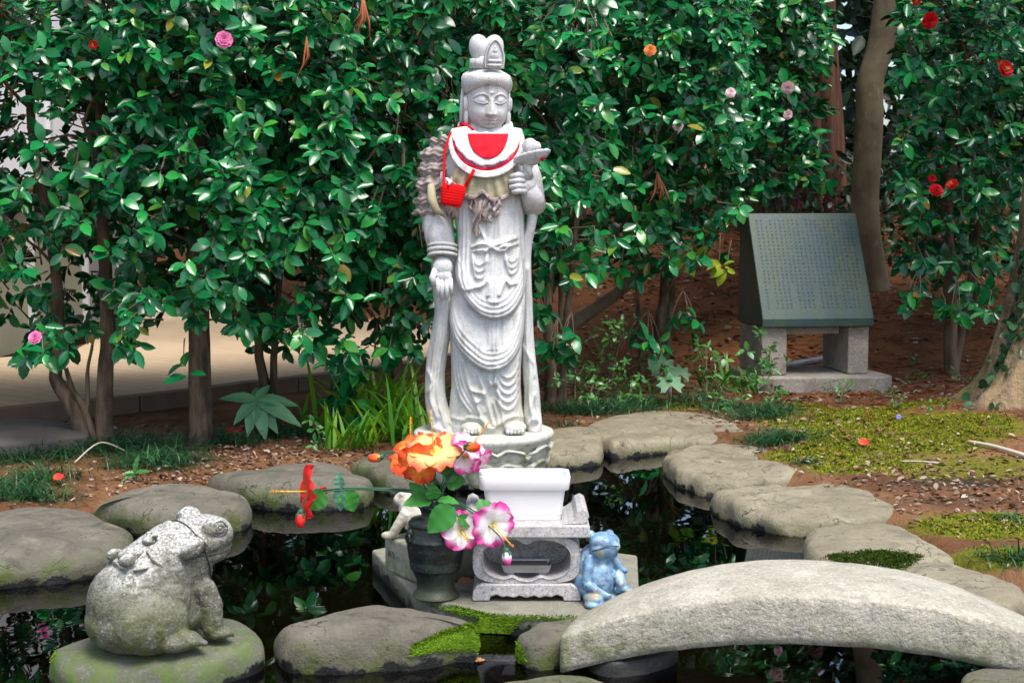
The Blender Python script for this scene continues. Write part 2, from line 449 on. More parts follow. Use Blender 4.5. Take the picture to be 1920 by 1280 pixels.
g.bump(g.math('ADD', n2, g.math('MULTIPLY', n3, 0.6)), 0.9, 0.02)
M['earth'] = g.m
me = fastmesh('ground', np.column_stack([q, hh]), quads.ravel(), np.arange(0, quads.size, 4), M['earth'])
vcol(me, np.stack([moss, dark, need], 1))
MOSSXY = q[(moss > .5) & (q[:, 1] < 7.2)]
tag(link('ground', me), kind='structure')

g = G('water')
p = g.pos()
nb = g.noise(7, 3, 0.5, g.n('Mapping', {'Vector': p, 'Scale': (1.0, 0.6, 1.0)}).outputs[0], 0.4)
nb2 = g.noise(2.0, 2, 0.5, p)
bmp = g.n('Bump', {'Height': nb, 'Strength': 0.10, 'Distance': 0.02})
g.put(bmp.inputs['Strength'], g.math('MULTIPLY', g.step(nb2, 0.42, 0.68), 0.10))
gl = g.n('BsdfGlossy', {'Color': (0.95, 0.97, 1.0), 'Roughness': 0.0, 'Normal': bmp.outputs[0]})
tr = g.n('BsdfTransparent', {'Color': (0.32, 0.30, 0.19)})
fr = g.n('Fresnel', {'IOR': 1.33, 'Normal': bmp.outputs[0]})
fk = g.math('ADD', g.math('MULTIPLY', fr.outputs[0], 1.0), 0.02)
mx = g.n('MixShader', {0: fk, 1: tr.outputs[0], 2: gl.outputs[0]})
g.t.links.new(mx.outputs[0], g.out.inputs[0])
M['water'] = g.m
big = np.array([POND.mean(0) + (v - POND.mean(0)) * 1.03 for v in POND])
if np.sum(big[:, 0] * np.roll(big[:, 1], -1) - np.roll(big[:, 0], -1) * big[:, 1]) < 0: big = big[::-1]
tag(link('water', mesh('water', [(x, y, 0.0) for x, y in big], [tuple(range(len(big)))], M['water'], False)), kind='structure')

# the paved path with its kerb
g = G('paving')
p = g.pos()
br = g.n('TexBrick', {'Vector': g.n('Mapping', {'Vector': p, 'Rotation': (0, 0, R(38))}).outputs[0], 'Color1': (0.43, 0.325, 0.21, 1), 'Color2': (0.47, 0.36, 0.235, 1), 'Mortar': (0.37, 0.28, 0.18, 1),
                      'Scale': 1.0, 'Mortar Size': 0.006, 'Brick Width': 0.20, 'Row Height': 0.10})
c = g.mix(g.math('MULTIPLY', g.step(g.noise(1.3, 5, 0.6, p), 0.45, 0.7), 0.35), br.outputs[0], (0.36, 0.27, 0.17))
c = g.mix(g.math('MULTIPLY', g.step(g.noise(120, 3, 0.6, p), 0.5, 0.7), 0.25), c, (0.25, 0.17, 0.10))
g.set(Base_Color=c, Roughness=0.9); g.bump(br.outputs['Fac'], -0.3, 0.003)
M['paving'] = g.m
v, f = ext(PATH[::-1], 0.03, 0.13)
M['kerb'] = plain('kerb', (0.17, 0.12, 0.085), 0.95, 0.3, 14, 0.4)
pathpoly = PATH
cen = PATH.mean(0)
inner = np.array([c_ + (cen - c_) * 0.03 for c_ in PATH])
tag(link('path', mesh('path', *ext(inner[::-1], 0.02, 0.126), M['paving'], False)), kind='structure')
# kerb blocks along the near edge: one block each
near = np.array(PATH[:7]); seg = np.linalg.norm(np.diff(near, axis=0), axis=1); cum = np.concatenate([[0], np.cumsum(seg)])
kroot = tag(empty('kerb', (*near[1], 0.05), None, None), kind='structure')
kbm = MB().box((0, 0, 0), (0.292, 0.075, 0.11)).mesh('kerb_block', M['kerb'], False)
k = 0.0
while k < cum[-1] - 0.31:
    a_ = np.array([np.interp(k, cum, near[:, i]) for i in (0, 1)]); b_ = np.array([np.interp(k + 0.3, cum, near[:, i]) for i in (0, 1)])
    o = link('kerb_block', kbm, kroot); mid = (a_ + b_) / 2
    o.location = Vector((mid[0], mid[1], 0.079 + random.uniform(-.002, .002))) - kroot.location
    o.rotation_euler = (0, random.uniform(-.01, .01), math.atan2(*(b_ - a_)[::-1]))
    k += 0.3
# the grey concrete apron at the far left
A = [P(px, py, 0.1)[:2] for px, py in ((-260, 850), (40, 836), (165, 822), (150, 800), (60, 790), (-260, 800))]
bm_ = MB(); v, f = ext(A[::-1], 0.0, 0.115); bm_.add(v, f)
M['concrete'] = plain('concrete', (0.075, 0.068, 0.06), 0.9, 0.3, 9, 0.5)
o = bm_.obj('concrete_apron', M['concrete'], bevel=0.012, smooth=False); tag(o, kind='structure')

# ------------------------------------------------------------------ the building behind the hedge on the left
wall_a, wall_b = np.array((-2.69, 10.25)), np.array((-3.0, 4.6))
wl = np.linalg.norm(wall_b - wall_a); wang = math.atan2(*(wall_b - wall_a)[::-1])
M['white_wall'] = plain('white_wall', (0.86, 0.88, 0.90), 0.7, 0.02, 3)
M['panel'] = plain('panel', (0.24, 0.25, 0.19), 0.8, 0.2, 3)
M['panel_grey'] = plain('panel_grey', (0.24, 0.25, 0.27), 0.8, 0.15, 3)
M['brown_wood'] = plain('brown_wood', (0.16, 0.10, 0.07), 0.7, 0.2, 8)
M['post'] = plain('post', (0.62, 0.63, 0.64), 0.6, 0.1, 5)
M['roof'] = plain('roof', (0.10, 0.10, 0.11), 0.7, 0.2, 5)
b = empty('white_walled_building', (wall_a[0], wall_a[1], 0.0), 'white walled building with brown sill and grey-green lower panels at far left', 'building', rz=wang)
def bx(name, x0, x1, y0, y1, z0, z1, m, par):
    return MB().box(((x0 + x1) / 2, (y0 + y1) / 2, (z0 + z1) / 2), (x1 - x0, y1 - y0, z1 - z0)).obj(name, m, par, smooth=False)
sy = -1   # the interior lies at -y of the local frame (away from the pond)
bx('upper_wall', 0.25, wl, -0.10, -0.02, 1.10, 3.2, M['white_wall'], b)
bx('sill', 0.0, wl, -0.10, 0.05, 1.02, 1.095, M['brown_wood'], b)
k = 0.10
while k < wl - 0.1:
    bx('lower_panel', k, min(k + 0.86, wl), -0.08, -0.02, 0.12, 1.015, M['panel' if k > 0.9 else 'panel_grey'], b)
    bx('batten', k - 0.036, k - 0.004, -0.07, 0.015, 0.12, 1.015, M['post'], b); k += 0.9
bx('corner_post', -0.02, 0.06, -0.09, 0.02, 0.1, 1.012, M['post'], b)
bx('end_wall', 0.0, 0.09, -4.0, -0.12, 0.1, 3.2, M['panel_grey'], b)
bx('roof', -0.1, wl + 0.3, -4.5, 0.05, 3.21, 3.33, M['roof'], b)
for k in (1.5, 3.1, 4.7):
    bx('mullion', k - 0.02, k + 0.02, -0.10, 0.0, 1.1, 3.19, M['post'], b)

# ------------------------------------------------------------------ stones round the pond
def stone(poly, zt, label, mat='step_stone', z0=-0.16, edge=0.05, bulge=0.008, amp=0.005, seed=0, name='stepping_stone', group='stepping stones round the pond', cat='stone', zs=None, fy=0, rnd=1.0):
    ym = np.mean([p_[1] for p_ in poly]); w = np.array([P(px, py - (fy if py > ym else 0), zt)[:2] for px, py in poly])
    c = w.mean(0); o = spline((w - c) * (.965 if mat == 'tan_stone' else .98), 84, True)
    rr = np.linalg.norm(o, axis=1, keepdims=True)
    nrm = o / rr
    prof = [(-0.999, bulge), (-.8, bulge), (-.6, bulge * .9), (-.42, bulge * .75), (-.28, bulge * .5 - .004 * (rnd - 1)), (-.16, 0.002 - .012 * (rnd - 1)), (-.09, -0.004 - .018 * (rnd - 1)), (-.04, -0.014 - .018 * (rnd - 1)), (-0.012, -0.03 - .012 * (rnd - 1)), (0.004, -0.05), (0.0, -0.07), (-.03, -0.10), (-.09, -0.14), (-.15, z0 - zt)]
    mrad = rr.mean()
    g_ = []
    for s_, dz in prof:
        k = s_ * (mrad if s_ < -0.2 else mrad * 0.9)
        xy = o * np.maximum(0.002, 1 + s_) if s_ <= -0.2 else o + nrm * (s_ * mrad * 0.75)
        g_.append(np.column_stack([xy, np.full(len(xy), dz * (edge / 0.05) if dz < 0 and dz > -.1 else dz)]))
    g_ = np.array(g_)
    pos = g_ + np.array((*c, zt))
    n_ = amp * wob(pos, 2.2, seed) + amp * 0.6 * wob(pos, 6.0, seed + 1) + amp * .3 * wob(pos, 15, seed + 2)
    g_[..., 2] += n_
    g_[..., :2] += (nrm * (2.0 * amp * wob(pos, 3.5, seed + 4))[..., None] * np.clip(np.array([p_[0] for p_ in prof]) + 0.45, 0, 1)[:, None, None] * 2)
    if zs is not None: g_[..., 2] += zs * (g_[..., 1])
    mb = MB().grid(g_[::-1], True, True)
    o_ = mb.obj(name, M[mat], None, (c[0], c[1], zt)); sharp(o_.data, 75)
    o_.modifiers.new('sub', 'SUBSURF').levels = 1
    o_.modifiers['sub'].render_levels = 1
    tag(o_, label, cat, group)
    return o_
ST = [
 (((-90, 965), (0, 944), (80, 941), (170, 948), (225, 968), (250, 1000), (236, 1030), (160, 1050), (60, 1061), (-50, 1064), (-120, 1025)), .058, 'big rounded olive-grey stone cut off by the left edge of the frame'),
 (((166, 940), (220, 916), (300, 902), (360, 899), (420, 909), (458, 925), (471, 945), (462, 962), (400, 972), (320, 976), (250, 974), (195, 960)), .058, 'rounded grey stone with green flank just behind the stone frog'),
 (((386, 905), (430, 884), (520, 866), (600, 860), (655, 866), (692, 888), (708, 912), (690, 924), (620, 930), (540, 932), (470, 925), (420, 915)), .058, 'flat blue-grey stone behind the drooping red artificial flower'),
 (((655, 862), (700, 847), (760, 840), (830, 842), (850, 868), (800, 890), (750, 896), (705, 890), (680, 876)), .058, 'mossy rounded stone left of the lotus pedestal, behind the flowers'),
 (((1000, 818), (1040, 801), (1100, 797), (1128, 805), (1135, 825), (1128, 842), (1080, 850), (1015, 850)), .058, 'small square-ended stone right of the lotus pedestal'),
 (((1092, 792), (1150, 774), (1230, 766), (1320, 771), (1370, 785), (1425, 806), (1400, 824), (1330, 826), (1270, 822), (1200, 828), (1140, 832), (1112, 815)), .058, 'long flat stone at the far side of the pond below the green plants'),
 (((1240, 850), (1280, 836), (1340, 825), (1400, 830), (1460, 846), (1510, 872), (1490, 893), (1420, 902), (1350, 902), (1310, 896), (1268, 880)), .058, 'flat stone with a pale round spot beside the mondo grass tuft'),
 (((1325, 918), (1385, 906), (1450, 902), (1560, 900), (1625, 910), (1650, 932), (1690, 955), (1660, 970), (1590, 968), (1510, 972), (1440, 962), (1380, 950), (1338, 935)), .058, 'long wavy tan stone with black wet lower edge on the right bank'),
 (((1507, 995), (1550, 980), (1640, 976), (1700, 985), (1755, 1015), (1800, 1045), (1740, 1062), (1640, 1064), (1540, 1056), (1503, 1026)), .058, 'domed grey stone with dark moss on its front, behind the bridge'),
 (((1640, 1070), (1720, 1050), (1800, 1056), (1880, 1080), (1935, 1112), (1870, 1150), (1720, 1130)), .058, 'low pale stone at the right end behind the arched bridge'),
 (((512, 1185), (560, 1150), (640, 1129), (720, 1126), (800, 1133), (880, 1150), (903, 1168), (870, 1190), (800, 1203), (720, 1208), (600, 1212), (535, 1207)), .058, 'broad oval stone in the front, between the stone frog and the moss'),
 (((970, 1185), (1010, 1163), (1080, 1157), (1120, 1163), (1095, 1188), (1045, 1203), (1005, 1206), (978, 1199)), .058, 'grey stone in front partly hidden by the left end of the bridge'),
]
for i, (pl, zt, lab) in enumerate(ST):
    left = i < 3 or i == 10
    stone(pl, .085 if left else zt, lab, 'step_stone' if left or i in (3, 11) else 'tan_stone', seed=10 * i, amp=0.014 if i in (7, 6) else 0.006, fy=22 if left else 0, rnd=1.9 if left else 1.0)
stone(((890, 1300), (950, 1274), (1040, 1262), (1120, 1266), (1160, 1300), (1060, 1345), (950, 1345)), .045, 'flat grey stone top just showing at the bottom edge of the frame', seed=201)
stone(((84, 1222), (150, 1186), (250, 1168), (330, 1150), (400, 1146), (460, 1156), (495, 1185), (488, 1216), (430, 1238), (330, 1256), (200, 1262), (110, 1250)), .062, 'green mossy stone island that the big stone frog sits on', 'frog_stone_base', seed=301, amp=0.006, fy=12, rnd=1.5)
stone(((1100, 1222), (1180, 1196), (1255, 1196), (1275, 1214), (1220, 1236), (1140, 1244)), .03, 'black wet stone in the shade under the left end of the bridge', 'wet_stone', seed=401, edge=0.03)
stone(((1800, 1268), (1850, 1252), (1960, 1265), (1990, 1300), (1850, 1310)), .055, 'small stone under the right end of the bridge', 'step_stone', seed=501)
# ------------------------------------------------------------------ the arched stone bridge
A0 = P(1040, 1266, 0.0); half = 0.535; BR = R(7.5)
bc = np.array((A0[0] + half * math.cos(BR), 0, 0))
yn = A0[1] - half * math.sin(BR); wdt = 0.315
th = np.linspace(-1, 1, 61)
def arch(u):     # bottom and top height at u in -1..1
    zb = -0.008 + 0.085 * (1 - np.abs(u) ** 2.1)
    zt_ = 0.078 + 0.106 * (1 - np.abs(u) ** 2.2)
    return zb, zt_
rows = []
for u in th:
    zb, zt_ = arch(u); x = u * half
    e = 0.008; dr = 0.030 * abs(u) ** 2
    pr = [(0.004, zb), (0, zb + .01), (0, zt_ - e * 1.3), (e * .35, zt_ - e * .45), (e * 1.2, zt_)]
    pr += [(wdt * t, zt_ + 0.010 * math.sin(math.pi * t)) for t in (.15, .3, .45, .6, .75, .88)]
    pr += [(wdt - e, zt_), (wdt, zt_ - e), (wdt, zb), (wdt * .5, zb + .004)]
    rows.append([(x + (.05 * y_ / wdt if u < 0 else -.05 * y_ / wdt) * u * u, y_, z_ - (dr * y_ / wdt if z_ > zb + .02 else 0)) for y_, z_ in pr])
rows = np.array(rows)
rows += (0.0022 * np.stack([wob(rows, 9, 5), wob(rows, 9, 6), wob(rows, 11, 7)], -1)) + 0.0012 * np.stack([wob(rows, 31, 8), wob(rows, 33, 9), wob(rows, 37, 10)], -1)
br = MB().grid(rows[:, ::-1], True, True).obj('arched_bridge', M['bridge'], None, (bc[0], yn + 0.005, 0.0))
br.rotation_euler = (0, 0, -BR); sharp(br.data, 50)
br.modifiers.new('sub', 'SUBSURF').render_levels = 1
tag(br, 'low arched granite footbridge slab crossing the pond at lower right', 'bridge')

# ------------------------------------------------------------------ the stone slab under the offerings
SL = [P(px, py, .05)[:2] for px, py in ((697, 1030), (740, 1075), (779, 1118), (900, 1146), (1090, 1156), (1200, 1150), (1195, 1040), (1000, 1015), (820, 1005))]
mb = MB(); v, f = ext(SL[::-1], -0.12, 0.05); mb.add(v, f)
tag(mb.obj('stone_slab', M['slab'], smooth=False, bevel=0.006), 'weathered low stone slab in the pond carrying vase, incense stand and blue frog', 'slab')
# ------------------------------------------------------------------ the standing stone bodhisattva and its lotus pedestal
SY, SC, SX, SZ = 4.98, 2700 / 4.98, 905.0, 0.195
BASE = D(SX, 800, SY); SZ = BASE[2]
def L(px, py, y=0.0):               # photo point on the statue's own plane -> statue local coordinates
    return np.array(((px - SX) / SC, y, (800 - py) / SC))
def LW(px, py, y=0.0): return L(px, py, y) + np.array((BASE[0], SY, SZ))

# pedestal: three tiers of carved petals
ped = empty('lotus_pedestal', (BASE[0] + 0.004, SY, 0.0), 'round stone lotus pedestal with carved petals, standing in the pond under the statue', 'pedestal')
mb = MB().lathe([(0.02, SZ - .006), (0.225, SZ - .006), (0.242, SZ - .012), (0.246, SZ - .022), (0.24, SZ - .034), (0.225, SZ - .05), (0.21, SZ - .09), (0.19, SZ - .15), (0.165, SZ - .20), (0.17, -0.1), (.02, -.1)], 64)
mb.obj('core', M['pedestal'], ped)
def petal_grid(a0, wdeg, zt, zb, rt, rb, lift, tip):
    nu, nv = 21, 18
    g_ = np.zeros((nv, nu, 3))
    for i, v_ in enumerate(np.linspace(0, 1, nv)):
        for j, u_ in enumerate(np.linspace(-1, 1, nu)):
            # petal opens upward: notched, rolled rim near the top
            env = (1 - abs(u_) ** 2.6)
            rim = math.exp(-((1 - v_ - 0.12) / 0.075) ** 2)
            top = zt - 0.030 * abs(u_) ** 2 - tip * math.exp(-(u_ / 0.16) ** 2)
            z_ = zb + (top - zb) * v_
            r_ = rb + (rt - rb) * v_ ** 0.8 + lift * (env ** .55) * (0.25 + 0.75 * math.sin(math.pi * min(1, v_ * 1.02)) ** .7) * (0.72 + .28 * abs(u_)) + 0.020 * rim * env + 0.012 * math.exp(-((abs(u_) - .82) / .12) ** 2) * v_
            a_ = a0 + R(wdeg) * u_ * (0.62 + 0.38 * math.sin(math.pi * min(v_ + .15, 1) * .5))
            g_[i, j] = (r_ * math.sin(a_), -r_ * math.cos(a_), z_)
    return g_
pm = []
for tier, (zt, zb, rt, rb, lift, off, npet) in enumerate(((SZ - .036, SZ - .115, .222, .205, .018, 0, 6), (SZ - .082, SZ - .20, .208, .172, .026, 0, 6), (SZ - .05, SZ - .20, .205, .170, .022, 30, 6))):
    for k in range(npet):
        g_ = petal_grid(R(12 + off + 360 / npet * k), 29 if tier < 2 else 19, zt, zb, rt, rb, lift, 0.022)
        MB().grid(g_).obj('carved_petal', M['pedestal'], ped)

st = empty('bodhisattva_statue', tuple(BASE[:1]) + (SY, SZ), 'tall pale grey stone bodhisattva statue standing on the lotus pedestal, wearing red and white bibs', 'statue')

# body: a loft whose front carries the carved drapery as relief
T = np.array([(806, 836, 986, 66), (798, 832, 990, 66), (780, 838, 986, 60), (760, 842, 980, 58), (720, 846, 977, 56), (680, 846, 978, 58), (640, 844, 981, 60), (600, 842, 984, 61), (560, 844, 986, 60),
              (520, 849, 986, 58), (480, 855, 986, 56), (440, 858, 985, 54), (400, 852, 984, 55), (360, 842, 985, 57), (320, 833, 984, 56), (290, 832, 981, 52), (268, 840, 974, 46), (250, 858, 955, 38), (238, 876, 942, 32), (225, 882, 938, 30)], float)
py_ = np.linspace(806, 226, 300)
fx = lambda k: np.interp(-py_, -T[:, 0], T[:, k])
def smooth1(a, w=9):
    kk = np.ones(w) / w; return np.convolve(np.pad(a, w // 2, 'edge'), kk, 'valid')
xl, xr, hd = smooth1(fx(1)), smooth1(fx(2)), smooth1(fx(3))
nt = 260
tt = np.linspace(0, 2 * math.pi, nt, endpoint=False)
ex = 2 / 2.5
cx, sx = np.cos(tt), np.sin(tt)
qx = np.sign(cx) * np.abs(cx) ** ex; qy = np.sign(sx) * np.abs(sx) ** ex
PX = ((xl + xr) / 2)[:, None] + ((xr - xl) / 2)[:, None] * qx
PYY = np.repeat(py_[:, None], nt, 1)
DY = hd[:, None] * qy * np.where(qy < 0, 1.0, 0.75)
pts = np.stack([PX.ravel(), PYY.ravel()], 1)
rel = np.zeros(len(pts))
def ridge(line, w, h, n=24):
    global rel
    l = spline(line, n) if len(line) > 2 else np.array(line, float)
    rel = rel + 1.1 * h * np.exp(-(polydist(pts, l) / (w * 1.0)) ** 1.35)
def layer(line, h, soft=3.0):       # cloth hem: everything above the curve stands proud
    global rel
    l = spline(line, 60); o = np.argsort(l[:, 0])
    yc = np.interp(pts[:, 0], l[o, 0], l[o, 1], left=-1e3, right=-1e3)
    fade = sstep(0, 130, yc - pts[:, 1] + 130) * (1 - 0.75 * sstep(20, 110, yc - pts[:, 1]))
    rel = rel + h * sstep(-soft, soft, yc - pts[:, 1]) * np.where(pts[:, 1] < yc + soft, fade, 0)
up = [(853, 505), (862, 528), (873, 552), (901, 580), (931, 588), (961, 577), (981, 545), (990, 505)]
lo = [(838, 570), (847, 612), (858, 640), (884, 666), (916, 683), (950, 676), (974, 648), (987, 605)]
layer(up, 8); layer(lo, 9)
for off, h in ((-3, 3.2), (-11, 4.2), (-20, 3.0), (-30, 2.0)):
    ridge([(x + (0.25 * -off if x < 900 else 0.25 * off if x > 950 else 0), y + off) for x, y in up], 3.4, h)
    ridge([(x + (0.25 * -off if x < 900 else 0.25 * off if x > 950 else 0), y + off) for x, y in lo], 3.4, h)
ridge([(x + 2, y + 5) for x, y in up], 2.6, -3.5); ridge([(x, y + 5) for x, y in lo], 2.6, -4)
for x in (925, 931, 937): ridge([(x, 468), (x - 2, 560)], 2.4, 3.0)
for x in (919, 927, 935): ridge([(x, 592), (x - 2, 645)], 2.4, 3.0)
ridge([(914, 595), (915, 640)], 2.2, -3); ridge([(941, 592), (940, 640)], 2.2, -3)
ridge([(917, 688), (918, 702), (924, 714), (930, 702), (931, 688)], 3, 5); ridge([(924, 686), (924, 708)], 5, 4)
ridge([(888, 458), (905, 452), (925, 455), (945, 450), (968, 442)], 4, 5); ridge([(888, 466), (910, 463)], 3, 3.5); ridge([(950, 459), (972, 452)], 3, 3.5)
ridge([(912, 467), (922, 459), (933, 463), (944, 457), (956, 456), (948, 464), (933, 464)], 3.2, 5.5)
for k, d in enumerate((0, 12, 24)):
    ridge([(888, 472 + d * .6), (893, 486 + d), (901, 491 + d), (910, 485 + d), (915, 472 + d * .5)], 3.0, 3.6)
    ridge([(948, 470 + d * .5), (955, 482 + d * .9), (962, 485 + d * .9), (969, 478 + d * .9), (972, 466 + d * .5)], 2.8, 3.4)
for s_ in ([(894, 532), (908, 527), (915, 518), (919, 530), (916, 546)], [(938, 545), (945, 527), (950, 519), (957, 526), (968, 524)]):
    ridge(s_, 3.0, 4.5)
ridge([(880, 535), (898, 529)], 2.6, 3)
for x, h in ((866, 4), (874, 3.5), (882, 2.4)): ridge([(x - 2, 375), (x - 3, 440), (x - 4, 500), (x + 3, 535)], 3.2, h)
ridge([(862, 375), (858, 440), (857, 500)], 3, -3)
ridge([(898, 415), (905, 432), (912, 445)], 3, 3); ridge([(975, 380), (985, 430), (984, 480)], 4, 3)
for k, dx in enumerate((0, 9, 18, 27)):
    ridge([(850 + dx * .6, 650), (854 + dx * .7, 700), (864 + dx, 735), (884 + dx, 762)], 3.0, 3.6 - .5 * k)
ridge([(871, 665), (878, 700), (886, 720), (908, 727)], 3, 4.5); ridge([(886, 722), (892, 742), (905, 738), (909, 727)], 3, 4)
ridge([(898, 690), (908, 720), (916, 750), (926, 785)], 3.2, 5); ridge([(893, 720), (897, 755), (912, 785), (927, 792), (934, 776), (926, 745)], 3, 4)
for k in range(5):
    y0 = 690 + 15 * k
    ridge([(935 - k, y0 - 12), (943, y0 + 4), (955, y0 + 9), (966, y0 + 2), (972, y0 - 12)], 3.0, 3.8)
ridge([(930, 700), (936, 730), (942, 765), (944, 785)], 3, 3.5)
ridge([(842, 775), (870, 778), (880, 772), (905, 776), (915, 790)], 3.5, 4); ridge([(938, 785), (950, 776), (966, 772), (982, 776)], 3.5, 4)
frontness = np.clip(-qy, 0, 1) ** 0.6
rel = rel.reshape(PX.shape) * frontness[None, :]
DYs = DY - rel * 1.55
DYs -= 8 * np.exp(-((PX - 893) / 34) ** 2 - ((PYY - 720) / 90) ** 2) * frontness + 7 * np.exp(-((PX - 955) / 26) ** 2 - ((PYY - 720) / 80) ** 2) * frontness
DYs -= 5 * np.exp(-((PX - 915) / 55) ** 2 - ((PYY - 530) / 90) ** 2) * frontness
g_ = np.stack([(PX - SX) / SC, DYs / SC, (800 - PYY) / SC], -1)
body = MB().grid(g_, True, True)
# hanging sleeves / scarf ends either side
def drape(tab, yc, hd_, folds, seed):
    tab = np.array(tab, float); py2 = np.linspace(tab[0, 0], tab[-1, 0], 130)
    a, b = (smooth1(np.interp(py2, tab[:, 0], tab[:, k]), 7) for k in (1, 2))
    nn = 56; t2 = np.linspace(0, 2 * math.pi, nn, endpoint=False)
    c_, s_ = np.cos(t2), np.sin(t2)
    X = ((a + b) / 2)[:, None] + ((b - a) / 2)[:, None] * np.sign(c_) * np.abs(c_) ** .8
    Y = hd_ * np.sign(s_) * np.abs(s_) ** .8 * np.ones_like(X)
    yc_ = np.interp(py2, *zip(*yc)) if not np.isscalar(yc) else np.full(len(py2), yc)
    p2 = np.stack([X.ravel(), np.repeat(py2[:, None], nn, 1).ravel()], 1); r2 = np.zeros(len(p2))
    for line, w, h in folds: r2 += 1.25 * h * np.exp(-(polydist(p2, spline(line, 24)) / w) ** 1.35)
    Y = Y + yc_[:, None] - r2.reshape(X.shape) * np.clip(-s_, 0, 1) ** .6
    body.grid(np.stack([(X - SX) / SC, Y / SC, (800 - np.repeat(py2[:, None], nn, 1)) / SC], -1)[::-1], True, True)
drape([(455, 812, 862), (480, 810, 862), (520, 811, 858), (550, 813, 856), (580, 816, 852), (620, 809, 846), (660, 801, 839), (700, 797, 834), (735, 796, 835), (760, 798, 840), (780, 803, 852), (795, 808, 858), (806, 816, 856)],
      [(455, -8), (560, -4), (700, -2), (760, -10), (806, -26)], 24,
      [([(826, 560), (822, 620), (812, 680), (808, 740), (822, 775)], 4, 6), ([(842, 560), (836, 620), (824, 690), (822, 740), (840, 785)], 4, 6), ([(802, 690), (812, 712), (803, 730)], 3.4, 5),
       ([(834, 760), (846, 785), (856, 800), (838, 792), (826, 760)], 3, 6), ([(815, 795), (835, 800), (852, 806)], 3, 5)], 1)
drape([(345, 985, 1012), (370, 986, 1012), (400, 990, 1009), (430, 984, 1003), (455, 974, 998), (480, 976, 996), (520, 978, 997), (560, 980, 999), (620, 979, 1001), (660, 979, 1004), (700, 981, 1009), (735, 984, 1013), (770, 982, 1015), (790, 984, 1018), (804, 990, 1016)],
      [(345, -34), (400, -12), (480, 0), (650, 0), (760, -10), (804, -26)], 21,
      [([(990, 500), (989, 580), (988, 640), (994, 690), (992, 740), (1000, 780)], 3.4, 5), ([(980, 645), (990, 660), (1003, 680), (1004, 700)], 3.4, 5), ([(1003, 735), (996, 760), (1008, 782)], 3, 5), ([(988, 790), (1003, 778), (1014, 790), (1002, 802)], 3, 5)], 2)
# her right arm hangs with an open palm, cuffs at the wrist
body.tube([L(838, 282, .01), L(824, 330, .005), L(820, 395, -.01), L(826, 440, -.045), L(833, 470, -.07)], [.052, .056, .056, .05, .045], 24)
for k, (yy, rr) in enumerate(((458, .0470), (466, .0480), (475, .0475))):
    t2 = np.linspace(0, 2 * math.pi, 25)
    body.tube([L(832, yy + 5 * math.cos(a_) * 0, -.066) + np.array((rr * math.cos(a_), rr * .85 * math.sin(a_), -0.012 * math.sin(a_))) for a_ in t2], .0062, 8)
body.ell(L(833, 496, -.085), (.034, .022, .036)); body.ell(L(835, 512, -.095), (.028, .013, .022))
for (x0, y0, x1, y1, ln) in ((824, 516, 825, 550, .3), (832, 518, 832, 557, .3), (840, 518, 841, 556, .3), (847, 516, 850, 547, .3)):
    body.tube([L(x0, y0, -.098), L((x0 + x1) / 2, (y0 + y1) / 2, -.108), L(x1, y1, -.100)], [.0082, .0078, .0058], 12)
body.tube([L(820, 500, -.09), L(814, 515, -.105), L(818, 528, -.108)], [.012, .011, .008], 12)
# her left arm is bent, the hand holding a lotus bud
body.tube([L(972, 285, .0), L(992, 335, -.01), L(1000, 382, -.03)], [.05, .045, .043], 20)
body.tube([L(1001, 384, -.03), L(997, 366, -.075), L(988, 346, -.10)], [.042, .036, .03], 20)
body.ell(L(986, 345, -.105), (.034, .026, .032))
for k, (yy, x1) in enumerate(((330, 958), (339, 955), (349, 956), (358, 961))):
    body.tube([L(985, yy - 1, -.118), L(972, yy - 2, -.140), L(x1, yy + 1, -.135)], [.0115, .011, .008], 12)
body.tube([L(994, 332, -.12), L(990, 318, -.13), L(984, 308, -.132)], [.012, .011, .008], 12)
body.tube([L(986, 335, -.12), L(988, 320, -.12), L(990, 305, -.118)], [.014, .016, .02], 14)
# feet on the lotus
for (x, s_) in ((887, -1), (966, 1)):
    body.ell(L(x, 792, -.105), (.040, .06, .022))
    for k in range(5):
        body.ell(L(x - 13 + 6.6 * k, 796, -.155 + .003 * abs(k - 1.5)), (.0075, .013, .009), 10, 12)
bo = body.obj('body', M['statue'], st)
# lotus bud on its leaf
mb = MB().ell(L(993, 277, -.12), (.027, .026, .030)).ell(L(1006, 277, -.125), (.014, .016, .018))
g2 = [[L(990, 300, -.12) + np.array((r_ * .062 * math.cos(a_) + .012 * r_, r_ * .05 * math.sin(a_), .034 * r_ ** 2 * (1 + .5 * math.cos(a_ + .6)) - .012 - (.0 if up_ else .012))) for a_ in np.linspace(0, 2 * math.pi, 28, endpoint=False)]
      for r_, up_ in ((.1, 1), (.5, 1), (.85, 1), (1.0, 1), (1.02, 0), (.8, 0), (.4, 0), (.1, 0))]
mb.grid(g2, True, True)
link('lotus_bud', fuse(mb, 'lotus_bud', M['statue'], .0035, 3), st)

